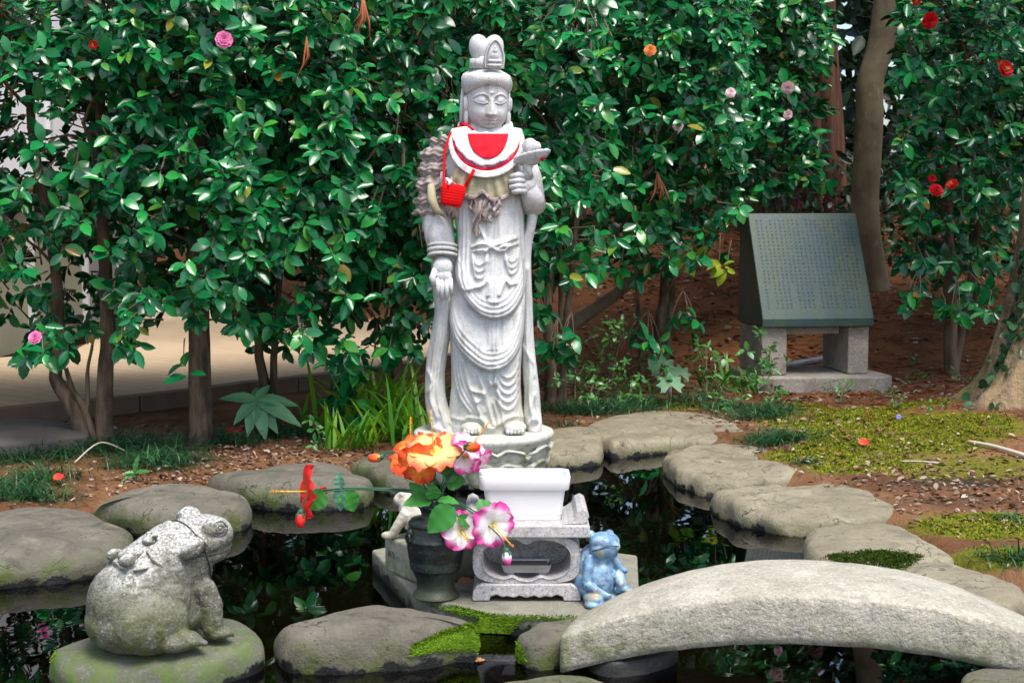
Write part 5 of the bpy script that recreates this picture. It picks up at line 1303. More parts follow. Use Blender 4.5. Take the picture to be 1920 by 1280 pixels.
def clusters(x0, x1, ytop, Y0, Y1, n, edge=30, back=False):
    out = []
    tries = 0
    while len(out) < n and tries < n * 40:
        tries += 1
        px = rng.uniform(x0, x1); lb = np.interp(px, LBX, LBY) - (28 if px < 1000 else 12) - (45 if back else 0)
        # fade towards the neighbours so that crowns interlock
        e = min(px - x0, x1 - px) / edge
        if e < 1 and rng.random() > e: continue
        py = lb - (lb - ytop) * rng.random() ** .82
        if py < -40 and rng.random() < .55: continue
        k = 1.0
        for gx_, gy_, rx, ry, a in GAPS:
            k *= 1 - a * math.exp(-(((px - gx_) / rx) ** 2 + ((py - gy_) / ry) ** 2) ** 2)
        if py > lb - 190: k *= .62
        if rng.random() > k: continue
        Y = Y0 + (Y1 - Y0) * rng.beta(1.05, 1.6)
        q_ = D(px, py, Y)
        if wob(q_[None], 1.1, 40)[0] + rng.normal() * .25 < -.62: continue
        out.append(q_)
    return np.array(out)
def camellia(label, base, stems, region, n, Y, lsize, per=7, seed=0, name='camellia_tree', limbs=7, m='camellia_leaf', group='camellias of the hedge', cat='tree', top=-240, edge=30):
    """stems: list of (photo polyline, radius px) at distance Y"""
    root = empty(name, tuple(base), label, cat, group); bl = np.array(base)
    sc = Y / 2700; tops = []
    for line, rpx in stems:
        pts_ = [D(px, py, Y + (o_[0] if o_ else 0)) for px, py, *o_ in line]
        pts_[0][2] = min(pts_[0][2], gz(*pts_[0][:2])) - .03
        l = spline(pts_, 10 * len(pts_)); l += .006 * np.stack([wob(l, 2.3, seed + 3), wob(l, 2.3, seed + 4), 0 * l[:, 0]], 1)
        r_ = np.linspace(rpx, rpx * .5, len(l)) * sc; r_[0] *= 1.25; r_[1] *= 1.12
        MB().tube(l - bl, r_, 14).obj('trunk', M['bark'], root); tops.append(l)
    allp = np.vstack([t[len(t) // 3:] for t in tops])
    x0, x1, Y0, Y1 = region
    cl = clusters(x0, x1, top, Y0, Y1, n, edge)
    cen = np.array((allp[:, 0].mean(), (Y0 + Y1) / 2 + .25, cl[:, 2].mean() - .2))
    outd = norm(norm(cl - cen) * .9 + np.array((0, -.55, .35)) + .35 * rng.normal(size=cl.shape))
    tgt = cl[rng.permutation(len(cl))[:limbs]]
    bt = []
    for t in tgt:
        a = allp[np.argmin(np.linalg.norm(allp - (t + np.array((0, 0, -.35))), axis=1))]
        mid = (a + t) / 2 + np.array((rng.normal() * .05, rng.normal() * .05, -.06))
        l = spline([a, mid, t - .02], 12); l = l + .008 * rng.normal(size=l.shape) * np.linspace(0, 1, 12)[:, None]
        MB().tube(l - bl, np.linspace(.009, .003, 12), 7).obj('branch', M['twig'], root); bt.append(l)
    skel = np.vstack(bt + [allp])
    tm = MB()
    for c, d_ in zip(cl, outd):
        dd = np.linalg.norm(skel - c, axis=1); a = skel[np.argmin(dd)]; dm = dd.min()
        e = c - d_ * .07
        far = e + (a - e) * min(1, .10 / max(dm, .01))
        tm.tube(np.array([c, e, far]) - bl, [.0018, .003, .0042], 4)
    o = tm.obj('twigs', M['twig'], root); tag(o, kind='stuff')
    L_ = whorls(cl, outd, per, lsize)
    SEEN.append((root, *L_, m))
    nb_ = int(n * .55); cb = clusters(x0, x1, top, Y0 + .45 * (Y1 - Y0), Y1 + .35, nb_, edge, True)
    SEEN.append((root, *whorls(cb, norm(norm(cb - cen) * .6 + np.array((0, -.4, .5)) + .5 * rng.normal(size=cb.shape)), 8, lsize * 1.2), m))
    return root
cam_trees = [
 ('leftmost camellia with a leaning trunk and a straight trunk, and pale wall showing through it', (160, 818), [([(166, 820), (140, 770), (108, 720), (104, 690), (112, 600, .05), (95, 450, .1), (60, 250, .2), (50, 40, .2)], 15), ([(196, 815), (197, 720), (200, 620), (196, 480), (190, 300), (185, 60)], 17), ([(185, 812), (160, 770), (135, 730), (122, 690)], 8), ([(160, 770), (163, 720), (165, 690), (172, 640)], 5)], (-180, 270, 4.95, 6.3), 700, 5.40, .067),
 ('camellia with the thickest straight trunk, bearing the round pink double flower', (376, 808), [([(376, 808), (375, 700), (372, 600), (370, 480), (372, 380), (360, 150), (350, -50)], 23)], (215, 500, 4.95, 6.4), 660, 5.45, .067),
 ('slender forked camellia between the thick trunk and the iris clump', (505, 788), [([(508, 790), (500, 740), (492, 690), (488, 640), (492, 500), (500, 300), (510, 60)], 11), ([(512, 770), (514, 690), (520, 560), (540, 380), (560, 150)], 8)], (440, 690, 5.1, 6.6), 640, 5.85, .068),
 ('camellia behind the iris clump whose dark sprays droop lowest', (748, 725), [([(748, 728), (745, 690), (738, 620), (750, 480), (745, 300), (730, 60)], 13), ([(742, 700), (722, 660), (705, 600)], 6)], (620, 880, 5.35, 6.9), 620, 6.35, .069),
 ('camellia directly behind the statue with a slim curved trunk to its right', (1032, 745), [([(1032, 748), (1030, 640), (1026, 560), (1035, 460), (1050, 380), (1062, 260), (1075, 120), (1080, -40)], 12), ([(1048, 400), (1090, 330), (1110, 240), (1130, 150)], 7), ([(1060, 280), (1040, 220), (1010, 150)], 6)], (840, 1160, 5.7, 7.2), 640, 6.5, .070),
 ('camellia between statue and monument with twin thin stems rising from the brown slope', (1230, 690), [([(1228, 695), (1238, 620), (1246, 540), (1252, 460), (1240, 300), (1230, 80)], 12), ([(1206, 692), (1200, 620), (1195, 560), (1190, 420)], 6), ([(1244, 560), (1268, 480), (1290, 360), (1300, 150)], 7)], (1120, 1420, 6.4, 8.0), 760, 7.35, .068),
 ('camellia behind the monument in front of the red cedar trunk, with pale pink flowers', (1425, 420), [([(1425, 470), (1422, 380), (1418, 280), (1410, 150), (1400, 0)], 15), ([(1440, 440), (1465, 330), (1490, 220)], 6)], (1370, 1560, 7.6, 9.2), 406, 8.7, .079),
 ('right-hand camellia full of bright red flowers', (1785, 600), [([(1786, 600), (1782, 520), (1775, 420), (1780, 300), (1790, 100)], 14), ([(1790, 560), (1830, 470), (1850, 300), (1870, 100)], 9)], (1672, 2130, 6.75, 8.6), 900, 7.6, .074),
]
TREES = []
for i, (lab, bp, stems, reg, n, Y, ls) in enumerate(cam_trees):
    q_ = D(*bp, Y); q_[2] = gz(q_[0], q_[1]) - .005
    TREES.append(camellia(lab, q_, stems, reg, n, Y, ls, seed=20 * i, edge=45 if i < 6 else 20))
# low hanging sprays that the photograph shows clear of the crowns
def spray_cam(tree, px, py, Y, n, spread=40, lsize=.075, m='camellia_leaf'):
    c = np.array([D(px + rng.normal() * spread * .5, py + rng.normal() * spread * .4, Y + rng.normal() * .06) for _ in range(n)])
    d_ = norm(np.array((0, -.7, -.1)) + .5 * rng.normal(size=c.shape))
    SEEN.append((tree, *whorls(c, d_, 6, lsize, droop=.5), m))
    a = D(px + 6, py - 55, Y + .12); mb = MB()
    for e in c: mb.tube(spline([a, (a + e) / 2 + (0, 0, .02), e], 8) - np.array(tree.location), np.linspace(.003, .0015, 8), 5)
    mb.obj('branch', M['twig'], tree)
for t, px, py, Y, n in ((3, 640, 745, 5.75, 4), (3, 690, 760, 5.7, 4), (3, 660, 700, 5.7, 5), (3, 740, 650, 5.6, 5), (4, 1040, 650, 5.9, 5), (4, 1065, 640, 5.95, 3), (5, 1275, 600, 6.9, 4), (5, 1210, 640, 6.8, 4), (1, 340, 690, 5.1, 1), (7, 1790, 580, 6.8, 3), (7, 1860, 575, 6.8, 2), (7, 1720, 560, 6.9, 3), (0, 70, 660, 5.0, 4), (0, 230, 640, 5.0, 4)):
    spray_cam(TREES[t], px, py, Y, n, 26)
# yellow-green sprig beside the monument
for px, py in ((1290, 497), (1345, 492), (1365, 506)): spray_cam(TREES[5], px, py, 6.9, 1, 8, .075, 'young_leaf')

# camellia flowers, each on its tree
M['bloom'] = tintmat('bloom', .6, .3, .15)
def bloom(tree, px, py, Y, rpx, c_in, c_out, kind='double', d=(0, -1, .15)):
    h = D(px, py, Y); r0 = rpx * Y / 2700; fr = frame(np.array(d, float) + .25 * rng.normal(size=3)); mb = MB()
    rings = {'double': ((1.0, 8, .15), (.78, 8, .5), (.55, 7, .85), (.34, 5, 1.15)), 'single': ((1.0, 6, .35), (.8, 5, .7)), 'bud': ((.8, 4, 1.3), (.6, 3, 1.45))}[kind]
    for ri_, (s_, k_, cup) in enumerate(rings):
        for k in range(k_):
            a = 2 * math.pi * (k + .5 * ri_) / k_ + rng.uniform(-.15, .15); ra = fr[0] * math.cos(a) + fr[1] * math.sin(a); tb = np.cross(fr[2], ra)
            g_ = np.zeros((4, 5, 3)); cl = np.zeros((4, 5, 3))
            for i, v_ in enumerate((0, .4, .8, 1)):
                for j, u_ in enumerate((-1, -.5, 0, .5, 1)):
                    w_ = (.15, .42, .46, .26)[i]; R_ = r0 * s_ * (v_ - .08 * u_ * u_ * v_)
                    g_[i, j] = fr[2] * r0 * (.10 * ri_ + s_ * v_ * math.sin(cup) * .6 + .1 * u_ * u_ - .05 * v_ * v_) + ra * R_ * math.cos(cup * .8) + tb * u_ * w_ * r0 * s_
                    cl[i, j] = np.array(c_in) * (1 - v_) + np.array(c_out) * v_
            mb.grid(g_, col=cl)
    if kind == 'single':
        for k in range(9): e = norm(fr[2] + .35 * rng.normal(size=3)); mb.tube([e * 0, e * r0 * .6], r0 * .05, 4, (.8, .5, .05))
    mb.obj('bloom', M['bloom'], tree, h - np.array(tree.location), tint=True)
PINK, RED, PALE, ORG = ((.62, .10, .30), (.85, .26, .50)), ((.42, .003, .006), (.66, .008, .012)), ((.85, .45, .50), (.90, .76, .78)), ((.75, .16, .03), (.85, .33, .10))
for t, px, py, Y, r_, c_, k in ((1, 420, 75, 4.93, 17, PINK, 'double'), (1, 279, 88, 4.95, 6, PINK, 'bud'), (0, 175, 84, 4.95, 9, RED, 'single'), (0, 66, 633, 4.9, 14, PINK, 'double'), (0, 434, 145, 4.95, 5, RED, 'bud'), (4, 1219, 95, 5.9, 12, ORG, 'double'),
                              (6, 1477, 164, 7.55, 13, PALE, 'double'), (6, 1477, 215, 7.55, 10, PALE, 'double'), (5, 1370, 174, 6.38, 10, PALE, 'double'), (5, 1272, 236, 6.5, 11, PALE, 'single'), (5, 1306, 152, 6.5, 6, PALE, 'bud'), (5, 1330, 150, 6.5, 4, RED, 'bud'), (5, 1268, 215, 6.5, 5, PALE, 'bud'),
                              (7, 1743, 39, 6.7, 17, RED, 'double'), (7, 1718, 2, 6.7, 9, RED, 'single'), (7, 1884, 130, 6.7, 17, RED, 'single'), (7, 1872, 116, 6.72, 8, RED, 'bud'), (7, 1755, 357, 6.7, 14, RED, 'double'), (7, 1748, 335, 6.7, 8, RED, 'double'), (7, 1786, 347, 6.7, 13, RED, 'single'),
                              (7, 1741, 294, 6.7, 5, RED, 'bud'), (7, 1883, 292, 6.7, 5, RED, 'bud'), (7, 1767, 314, 6.7, 4, RED, 'bud'), (7, 1657, 160, 6.7, 4, ORG, 'bud'), (7, 1710, 74, 6.7, 4, ORG, 'bud'), (7, 1774, 38, 6.7, 4, ORG, 'bud'), (7, 1916, 17, 6.7, 4, ORG, 'bud'), (7, 1708, 216, 6.7, 4, ORG, 'bud')):
    bloom(TREES[t], px, py, Y, r_, *c_, k)

# the leaves: those that show largest are objects, the rest of a crown is one part of kind stuff
al = [np.concatenate([np.full(len(s_[1]), i) for i, s_ in enumerate(SEEN)])] + [np.concatenate([s_[k] for s_ in SEEN]) for k in range(1, 6)]
own = np.concatenate([np.full(len(s_[1]), TREES.index(s_[0])) for s_ in SEEN])
mat_i = np.concatenate([[s_[6]] * len(s_[1]) for s_ in SEEN])
pos_, ax_, nr_, ln_, kd_ = al[1:]
ctr_ = pos_ + ax_ * (ln_ * .5)[:, None]
upx, upy, dep = project(ctr_)
inv = (upx > 0) & (upx < 1920) & (upy > 0) & (upy < 1280)
facing = np.abs((nr_ * norm(ctr_ - np.array((0, 0, CAMZ)))).sum(1))
area = (ln_ / dep) ** 2 * facing
cell = (np.clip(upx // 13, 0, 200) * 200 + np.clip(upy // 13, 0, 199)).astype(int)
nearest = np.full(60000, 1e9); np.minimum.at(nearest, cell[inv], dep[inv])
vis = inv & (dep <= nearest[cell] + .03)
chosen = np.zeros(len(pos_), bool)
for t in range(len(TREES)):
    s = np.where((own == t) & vis)[0]; s = s[np.argsort(-area[s])][:300]
    if len(s) < 300:
        r_ = np.where((own == t) & inv & ~vis)[0]; s = np.concatenate([s, r_[np.argsort(dep[r_])][:300 - len(s)]])
    chosen[s] = True
bt_ = np.cross(nr_, ax_)
for i in np.where(chosen)[0]:
    tr = TREES[own[i]]
    o = bpy.data.objects.new('leaf', leaf_mesh(int(kd_[i]), mat_i[i])); COL.objects.link(o); o.parent = tr
    a_, b_, c_ = ax_[i] * ln_[i], bt_[i] * ln_[i], nr_[i] * ln_[i]; q_ = pos_[i] - np.array(tr.location)
    o.matrix_basis = Matrix(((a_[0], b_[0], c_[0], q_[0]), (a_[1], b_[1], c_[1], q_[1]), (a_[2], b_[2], c_[2], q_[2]), (0, 0, 0, 1)))
for t, tr in enumerate(TREES):
    for mm in set(mat_i[own == t]):
        s = (own == t) & ~chosen & (mat_i == mm)
        if s.any(): tag(link('foliage', leaves_mesh('foliage', pos_[s] - np.array(tr.location), ax_[s], nr_[s], ln_[s], kd_[s], mm), tr), kind='stuff')

# ------------------------------------------------------------------ woods behind
def rand_leaves(n, lo, hi, size, m, up=.6):
    p_ = rng.uniform(lo, hi, (n, 3)); a = norm(rng.normal(size=(n, 3)) + (0, -.2, -.3)); nr = norm(rng.normal(size=(n, 3)) + (0, -.3, up)); nr = norm(nr - a * (nr * a).sum(1, keepdims=True))
    return p_, a, nr, size * rng.uniform(.6, 1.3, n), rng.integers(0, 3, n)
def wood(name, boxes, m, label=None):
    A = [rand_leaves(n, lo, hi, s_, m) for n, lo, hi, s_ in boxes]
    c = [np.concatenate([a[k] for a in A]) for k in range(5)]
    w_ = wob(c[0], .35, 77) > -.45
    return leaves_mesh(name, *[x[w_] for x in c], m)
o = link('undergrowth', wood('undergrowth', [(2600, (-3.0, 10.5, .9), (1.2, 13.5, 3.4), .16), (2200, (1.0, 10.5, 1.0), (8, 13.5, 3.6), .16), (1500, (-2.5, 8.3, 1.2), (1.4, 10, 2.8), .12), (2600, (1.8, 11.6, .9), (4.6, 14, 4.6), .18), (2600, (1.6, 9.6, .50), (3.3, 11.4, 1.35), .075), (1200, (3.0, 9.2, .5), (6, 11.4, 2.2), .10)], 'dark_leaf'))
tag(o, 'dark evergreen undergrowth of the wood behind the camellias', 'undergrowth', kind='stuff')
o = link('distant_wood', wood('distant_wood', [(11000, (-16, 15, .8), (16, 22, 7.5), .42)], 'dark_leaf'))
tag(o, 'dark wood closing the view behind the garden', 'wood', kind='stuff')

# two cedar trunks and the pale smooth trunk
g = G('cedar_bark'); p = g.obj(); st_ = g.n('Mapping', {'Vector': p, 'Scale': (1, 1, .06)}).outputs[0]; n_ = g.noise(18, 6, .6, st_); n2 = g.noise(60, 4, .6, st_)
c = g.mix(g.step(n_, .35, .65), (.085, .030, .018), (.20, .085, .05)); c = g.mix(g.math('MULTIPLY', g.step(n2, .55, .7), .5), c, (.26, .17, .12)); g.set(Base_Color=c, Roughness=.95); g.bump(g.math('ADD', n_, n2), .9, .02); M['cedar_bark'] = g.m
g = G('smooth_bark'); p = g.obj(); n_ = g.noise(4, 6, .6, p); n2 = g.noise(30, 5, .7, g.n('Mapping', {'Vector': p, 'Scale': (1, 1, .4)}).outputs[0])
c = g.mix(g.step(n_, .35, .65), (.115, .088, .048), (.20, .16, .095)); c = g.mix(g.math('MULTIPLY', g.step(n2, .58, .7), .5), c, (.30, .28, .22)); c = g.mix(g.math('MULTIPLY', g.step(n2, .42, .34), .5), c, (.07, .055, .035)); g.set(Base_Color=c, Roughness=.9); g.bump(n2, .3, .01); M['smooth_bark'] = g.m
def big_trunk(name, label, line, rpx, Y, m, ridges=0, crown=True, rtop=.8, group=None):
    pts_ = [D(px, py, Y) for px, py in line]; pts_[0][2] = gz(pts_[0][0], Y) - .05
    up_ = pts_[-1] + (pts_[-1] - pts_[-2]) * (1.6 / max(.1, np.linalg.norm(pts_[-1] - pts_[-2]))); pts_.append(up_); pts_.append(up_ + (0.05, .1, 2.2))
    l = spline(pts_, 60); root = empty(name, tuple(pts_[0]), label, 'tree', group); b0 = np.array(pts_[0])
    r_ = np.linspace(rpx, rpx * rtop, 60) * Y / 2700; r_[:6] *= np.linspace(1.35, 1.0, 6)
    n2_ = 40; th = np.linspace(0, 2 * math.pi, n2_, endpoint=False); g_ = np.zeros((60, n2_, 3))
    for i in range(60):
        rr = r_[i] * (1 + (.022 * np.sin(th * ridges + i * .04) + .022 * np.abs(np.sin(th * (ridges * 1.5) + i * .03 + np.sin(i * .2))) if ridges else .03 * np.sin(th * 3 + i * .1) + .05 * np.exp(-((i - 22) / 2.5) ** 2) * np.cos(th - 3.4) + .012 * np.sin(th * 7 + i * .5)))
        g_[i] = l[i] - b0 + np.stack([rr * np.cos(th), rr * np.sin(th), 0 * th], 1)
    MB().grid(g_, True, True).obj('trunk', M[m], root)
    if crown:
        c = l[-1]; n = 360; v_ = rng.normal(size=(n, 3)); v_ = v_ / np.linalg.norm(v_, axis=1, keepdims=True) * rng.uniform(.35, 1, (n, 1)) ** .5
        pp_ = c + v_ * np.array((2.0, 1.8, 1.1)); a = norm(rng.normal(size=(n, 3))); nr = norm(rng.normal(size=(n, 3)) + (0, 0, 1)); nr = norm(nr - a * (nr * a).sum(1, keepdims=True))
        tag(link('crown', leaves_mesh('crown', pp_ - b0, a, nr, .30 * rng.uniform(.7, 1.3, n), rng.integers(0, 3, n), 'dark_leaf'), root), kind='stuff')
        for k in range(5):
            e = c + norm(rng.normal(size=3)) * np.array((1.5, 1.3, .7)); MB().tube(spline([l[50 - 3 * k], (l[50 - 3 * k] + e) / 2 + (0, 0, .1), e], 10) - b0, np.linspace(.03, .01, 10), 7).obj('limb', M[m], root)
    return root
big_trunk('cedar_tree', 'left reddish cedar trunk with stripy bark, mostly behind camellia leaves', [(1512, 420), (1512, 250), (1508, 100), (1500, -60)], 30, 10.6, 'cedar_bark', 17, group='cedars')
big_trunk('cedar_tree', 'right reddish cedar trunk, leaning slightly left as it rises', [(1572, 420), (1562, 250), (1552, 100), (1544, -60)], 21, 10.3, 'cedar_bark', 13, group='cedars')
big_trunk('smooth_trunk_tree', 'pale smooth tree trunk with a bend, between the monument and the red-flowered camellia', [(1640, 480), (1622, 400), (1626, 300), (1630, 210), (1632, 150), (1652, 80), (1664, 0), (1668, -60)], 26, 9.2, 'smooth_bark', 0, rtop=.92)
WL = ['slim dark trunk far back in line with the thick camellia trunk', 'slim dark trunk far back just left of the statue', 'thinnest slim dark trunk directly behind the statue', 'slim dark trunk far back right of the statue\'s shoulder', 'dark trunk deep in the wood left of the red-flowered camellia', 'dark trunk hidden behind the red-flowered camellia', 'slim dark trunk deep in the gap beside the cedars', 'slim dark trunk beyond the paved path at left']
for k, (x, y, r_) in enumerate(((-1.6, 11.4, .07), (-.5, 12.2, .09), (.5, 11.0, .06), (1.2, 12.6, .10), (3.6, 12.5, .10), (4.6, 11.5, .12), (2.5, 13.5, .08), (-2.3, 12.9, .1))):
    b0 = np.array((x, y, gz(x, y) - .05)); root = empty('wood_tree', tuple(b0), WL[k], 'tree', 'slim trunks in the wood')
    l = spline([(0, 0, 0), (rng.normal() * .1, rng.normal() * .1, 1.6), (rng.normal() * .2, rng.normal() * .2, 3.4), (rng.normal() * .3, rng.normal() * .3, 5.2)], 24); MB().tube(l, np.linspace(r_, r_ * .6, 24), 10).obj('trunk', M['bark'], root)
    n = 260; v_ = norm(rng.normal(size=(n, 3))) * rng.uniform(.3, 1, (n, 1)) ** .5; pp_ = l[-1] + v_ * np.array((1.7, 1.6, 1.2)); a = norm(rng.normal(size=(n, 3))); nr = norm(rng.normal(size=(n, 3)) + (0, 0, 1)); nr = norm(nr - a * (nr * a).sum(1, keepdims=True))
    tag(link('crown', leaves_mesh('crown', pp_, a, nr, .30 * rng.uniform(.7, 1.3, n), rng.integers(0, 3, n), 'dark_leaf'), root), kind='stuff')

# the buttressed tree at the right edge
g = G('rough_bark'); p = g.pos(); st_ = g.n('Mapping', {'Vector': p, 'Scale': (1, 1, .22)}).outputs[0]; n_ = g.noise(9, 7, .65, st_, .6); n2 = g.noise(50, 4, .7, p); z = g.xyz(p)['Z']
c = g.mix(g.step(n_, .36, .62), (.075, .046, .024), (.30, .215, .115)); c = g.mix(g.math('MULTIPLY', g.step(n2, .5, .7), .4), c, (.32, .25, .16)); c = g.mix(g.math('MULTIPLY', g.math('MULTIPLY', g.step(g.noise(5, 5, .6, p), .50, .64), g.step(z, .6, .1)), .8), c, (.15, .14, .035))
g.set(Base_Color=c, Roughness=.95); g.bump(g.math('ADD', n_, g.math('MULTIPLY', n2, .3)), 1.0, .03); M['rough_bark'] = g.m
tcx, tcy = 2.36, 5.75
rt = empty('buttressed_tree', (tcx, tcy, gz(tcx, tcy) - .1), 'thick rough-barked tree at the right edge with spreading roots and ivy', 'tree')
nz_, na_ = 90, 160; g_ = np.zeros((nz_, na_, 3)); th = np.linspace(0, 2 * math.pi, na_, endpoint=False)
for i, t in enumerate(np.linspace(0, 1, nz_)):
    z_ = 2.9 * t ** 1.6; flare = math.exp(-z_ / .16)
    lobes = sum(a_ * np.exp(-(np.angle(np.exp(1j * (th - R(c_)))) / R(w_)) ** 2) for a_, c_, w_ in ((.34, 192, 13), (.24, 232, 14), (.20, 262, 15), (.3, 150, 16), (.35, 300, 18), (.3, 90, 20), (.3, 10, 20)))
    rr = .335 - .03 * t + .065 * math.exp(-z_ / .4) + flare * lobes * .85 + .016 * np.sin(th * 11 + 2.5 * np.sin(z_ * 3)) + .014 * np.abs(np.sin(th * 17 + 1.5 * np.sin(z_ * 5))) + .008 * np.sin(th * 39 + 2 * np.sin(z_ * 7)) + .02 * np.exp(-z_ / .7) * np.sin(th * 7 + 1)
    g_[i] = np.stack([rr * np.cos(th) + .10 * t, rr * np.sin(th), np.full(na_, z_)], 1)
o = MB().grid(g_, True, True).obj('trunk', M['rough_bark'], rt)
g2 = g_.reshape(-1, 3)
iv_p, iv_n = [], []
for k in range(330):
    i = int(rng.beta(1.4, 1.6) * 52) + 6; j = int((R(188) + rng.normal() * R(7) + .1 * math.sin(i * .3)) / (2 * math.pi) * na_) % na_
    if k > 290: i, j = rng.integers(2, 9), rng.integers(75, 118)
    e = g_[i, j]; nn_ = norm(np.array((math.cos(th[j]), math.sin(th[j]), .25))); iv_p.append(e + nn_ * rng.uniform(.004, .03)); iv_n.append(nn_)
iv_p, iv_n = np.array(iv_p), np.array(iv_n); a = norm(rng.normal(size=iv_p.shape) + (0, 0, -.6)); nr = norm(iv_n + .5 * rng.normal(size=iv_p.shape)); nr = norm(nr - a * (nr * a).sum(1, keepdims=True))
M['ivy_leaf'] = leafmat('ivy_leaf', [(0, (.02, .075, .03)), (1, (.04, .13, .05))], .4, .4, .1)
TEMPL_SAVE = TEMPL
iv = empty('ivy', tuple(np.array(rt.location) + g_[8, 84]), 'dark green ivy climbing the left side of the buttressed trunk', 'ivy')
off_ = np.array(rt.location) - np.array(iv.location)
lm = mesh('leaf', TEMPL[1][0] * (1, 1.35, 1), TEMPL[1][1], M['ivy_leaf'])
for k in range(len(iv_p)):
    if k >= 300: break
    o = bpy.data.objects.new('leaf', lm); COL.objects.link(o); o.parent = iv; s_ = .045 * rng.uniform(.6, 1.2); b_ = np.cross(nr[k], a[k]); q_ = iv_p[k] + off_
    A_, B_, C_ = a[k] * s_, b_ * s_, nr[k] * s_
    o.matrix_basis = Matrix(((A_[0], B_[0], C_[0], q_[0]), (A_[1], B_[1], C_[1], q_[1]), (A_[2], B_[2], C_[2], q_[2]), (0, 0, 0, 1)))
vine = MB(); vine.tube([g_[i, int(R(188 + 5 * math.sin(i * .3)) / (2 * math.pi) * na_)] * (1.01, 1.01, 1) + off_ for i in range(3, 60, 4)], .006, 6); vine.obj('vine', M['twig'], iv)
n = 220; v_ = norm(rng.normal(size=(n, 3))) * rng.uniform(.3, 1, (n, 1)) ** .5; pp_ = np.array((1.6, 1.6, 5.4)) + v_ * np.array((2.4, 2.0, 1.2)); a = norm(rng.normal(size=(n, 3))); nr = norm(rng.normal(size=(n, 3)) + (0, 0, 1)); nr = norm(nr - a * (nr * a).sum(1, keepdims=True))
tag(link('crown', leaves_mesh('crown', pp_, a, nr, .26 * rng.uniform(.7, 1.3, n), rng.integers(0, 3, n), 'dark_leaf'), rt), kind='stuff')
MB().tube([(.1, 0, 2.7), (.4, .5, 3.8), (1.4, 1.5, 5.3)], [.28, .16, .06], 12).obj('limb', M['rough_bark'], rt)

# ------------------------------------------------------------------ fallen logs
o = MB().tube(spline([D(1400, 392, 8.3), D(1432, 366, 8.35), D(1464, 336, 8.4)], 12), np.linspace(.05, .04, 12), 12).obj('fallen_log', M['twig']); tag(o, 'short cut log leaning behind the monument\'s upper left corner', 'log', 'logs on the slope')
o = MB().tube(spline([D(1062, 615, 7.3), D(1115, 580, 7.4), D(1165, 543, 7.5), D(1230, 490, 7.6)], 16), np.linspace(.035, .028, 16), 12).obj('fallen_log', M['smooth_bark']); tag(o, 'mossy pole propped on the brown slope right of the statue', 'log', 'logs on the slope')
# ------------------------------------------------------------------ small plants, grass, moss, litter
def blade(mb, base, d, ln, w, bend, m=7, col=None):
    d = norm(d); side = norm(np.cross(d, (0, 0, 1))) if abs(d[2]) < .99 else np.array((1.0, 0, 0)); h = norm(np.array((d[0], d[1], 0)) + 1e-6)
    g_ = []
    for t in np.linspace(0, 1, m):
        c = base + d * ln * t + h * bend * ln * t * t + np.array((0, 0, -bend * ln * .7 * t ** 3)); ww = w * (1 - t ** 2.2) * (.55 + .9 * min(1, t * 3) * .5) + .0003
        g_.append((c - side * ww, c + np.array((0, 0, -.25 * ww)), c + side * ww))
    return mb.grid(np.array(g_), col=col)
M['iris_leaf'] = leafmat('iris_leaf', [(0, (.06, .25, .012)), (.6, (.12, .36, .015)), (1, (.25, .42, .02))], .38, .45, .25)
M['lily_leaf'] = leafmat('lily_leaf', [(0, (.03, .14, .02)), (1, (.08, .24, .03))], .38, .45, .2)
M['broad_leaf'] = leafmat('broad_leaf', [(0, (.09, .25, .11)), (1, (.13, .32, .14))], .5, .4, .12)
M['shrub_leaf'] = leafmat('shrub_leaf', [(0, (.03, .13, .025)), (.7, (.05, .20, .035)), (1, (.13, .30, .05))], .35, .45, .15)
M['fatsia_leaf'] = leafmat('fatsia_leaf', [(0, (.06, .17, .08)), (1, (.09, .22, .10))], .5, .4, .1)
M['mondo'] = leafmat('mondo', [(0, (.010, .045, .016)), (.7, (.020, .085, .026)), (1, (.05, .15, .05))], .4, .4, .05)
M['litter'] = leafmat('litter', [(0, (.06, .03, .016)), (.3, (.13, .065, .033)), (.55, (.20, .12, .07)), (.75, (.30, .22, .155)), (.88, (.38, .33, .27)), (.95, (.15, .125, .105)), (1, (.32, .10, .04))], .85, .2, 0)
M['needles'] = leafmat('needles', [(0, (.13, .035, .012)), (.6, (.22, .07, .025)), (1, (.30, .13, .06))], .9, .15, 0)
M['moss_bright'] = leafmat('moss_bright', [(0, (.06, .13, .008)), (.6, (.12, .22, .012)), (1, (.20, .32, .02))], .9, .1, .15)
M['moss_dark'] = leafmat('moss_dark', [(0, (.02, .05, .006)), (1, (.06, .09, .010))], .9, .1, .1)

def clump(name, label, px, py, n, lo, hi, w, spread, m, group, lean=.35, cat='plant', tops=None):
    c = on_ground(px, py); root = empty(name, tuple(c), label, cat, group)
    for k in range(n):
        b = np.array((rng.normal() * spread, rng.normal() * spread * .8, 0)); ln = rng.uniform(lo, hi); d = np.array((rng.normal() * lean, rng.normal() * lean * .8, 1.0))
        blade(MB(), b, d, ln, w * rng.uniform(.7, 1.2), rng.uniform(.05, .45)).obj('leaf_blade', M[m], root)
    return root
IG = 'iris clumps left of the statue'
clump('iris_clump', 'tallest clump of bright green sword leaves, left of the statue behind the pond', 705, 808, 84, .18, .42, .0105, .085, 'iris_leaf', IG, .40)
clump('iris_clump', 'smaller bright green sword-leaved clump nearest the pond stone, left of the tall one', 655, 842, 34, .10, .24, .0085, .05, 'iris_leaf', IG, .35)
clump('iris_clump', 'bright green sword-leaved clump close beside the lotus pedestal', 755, 828, 56, .12, .30, .0085, .055, 'iris_leaf', IG, .38)
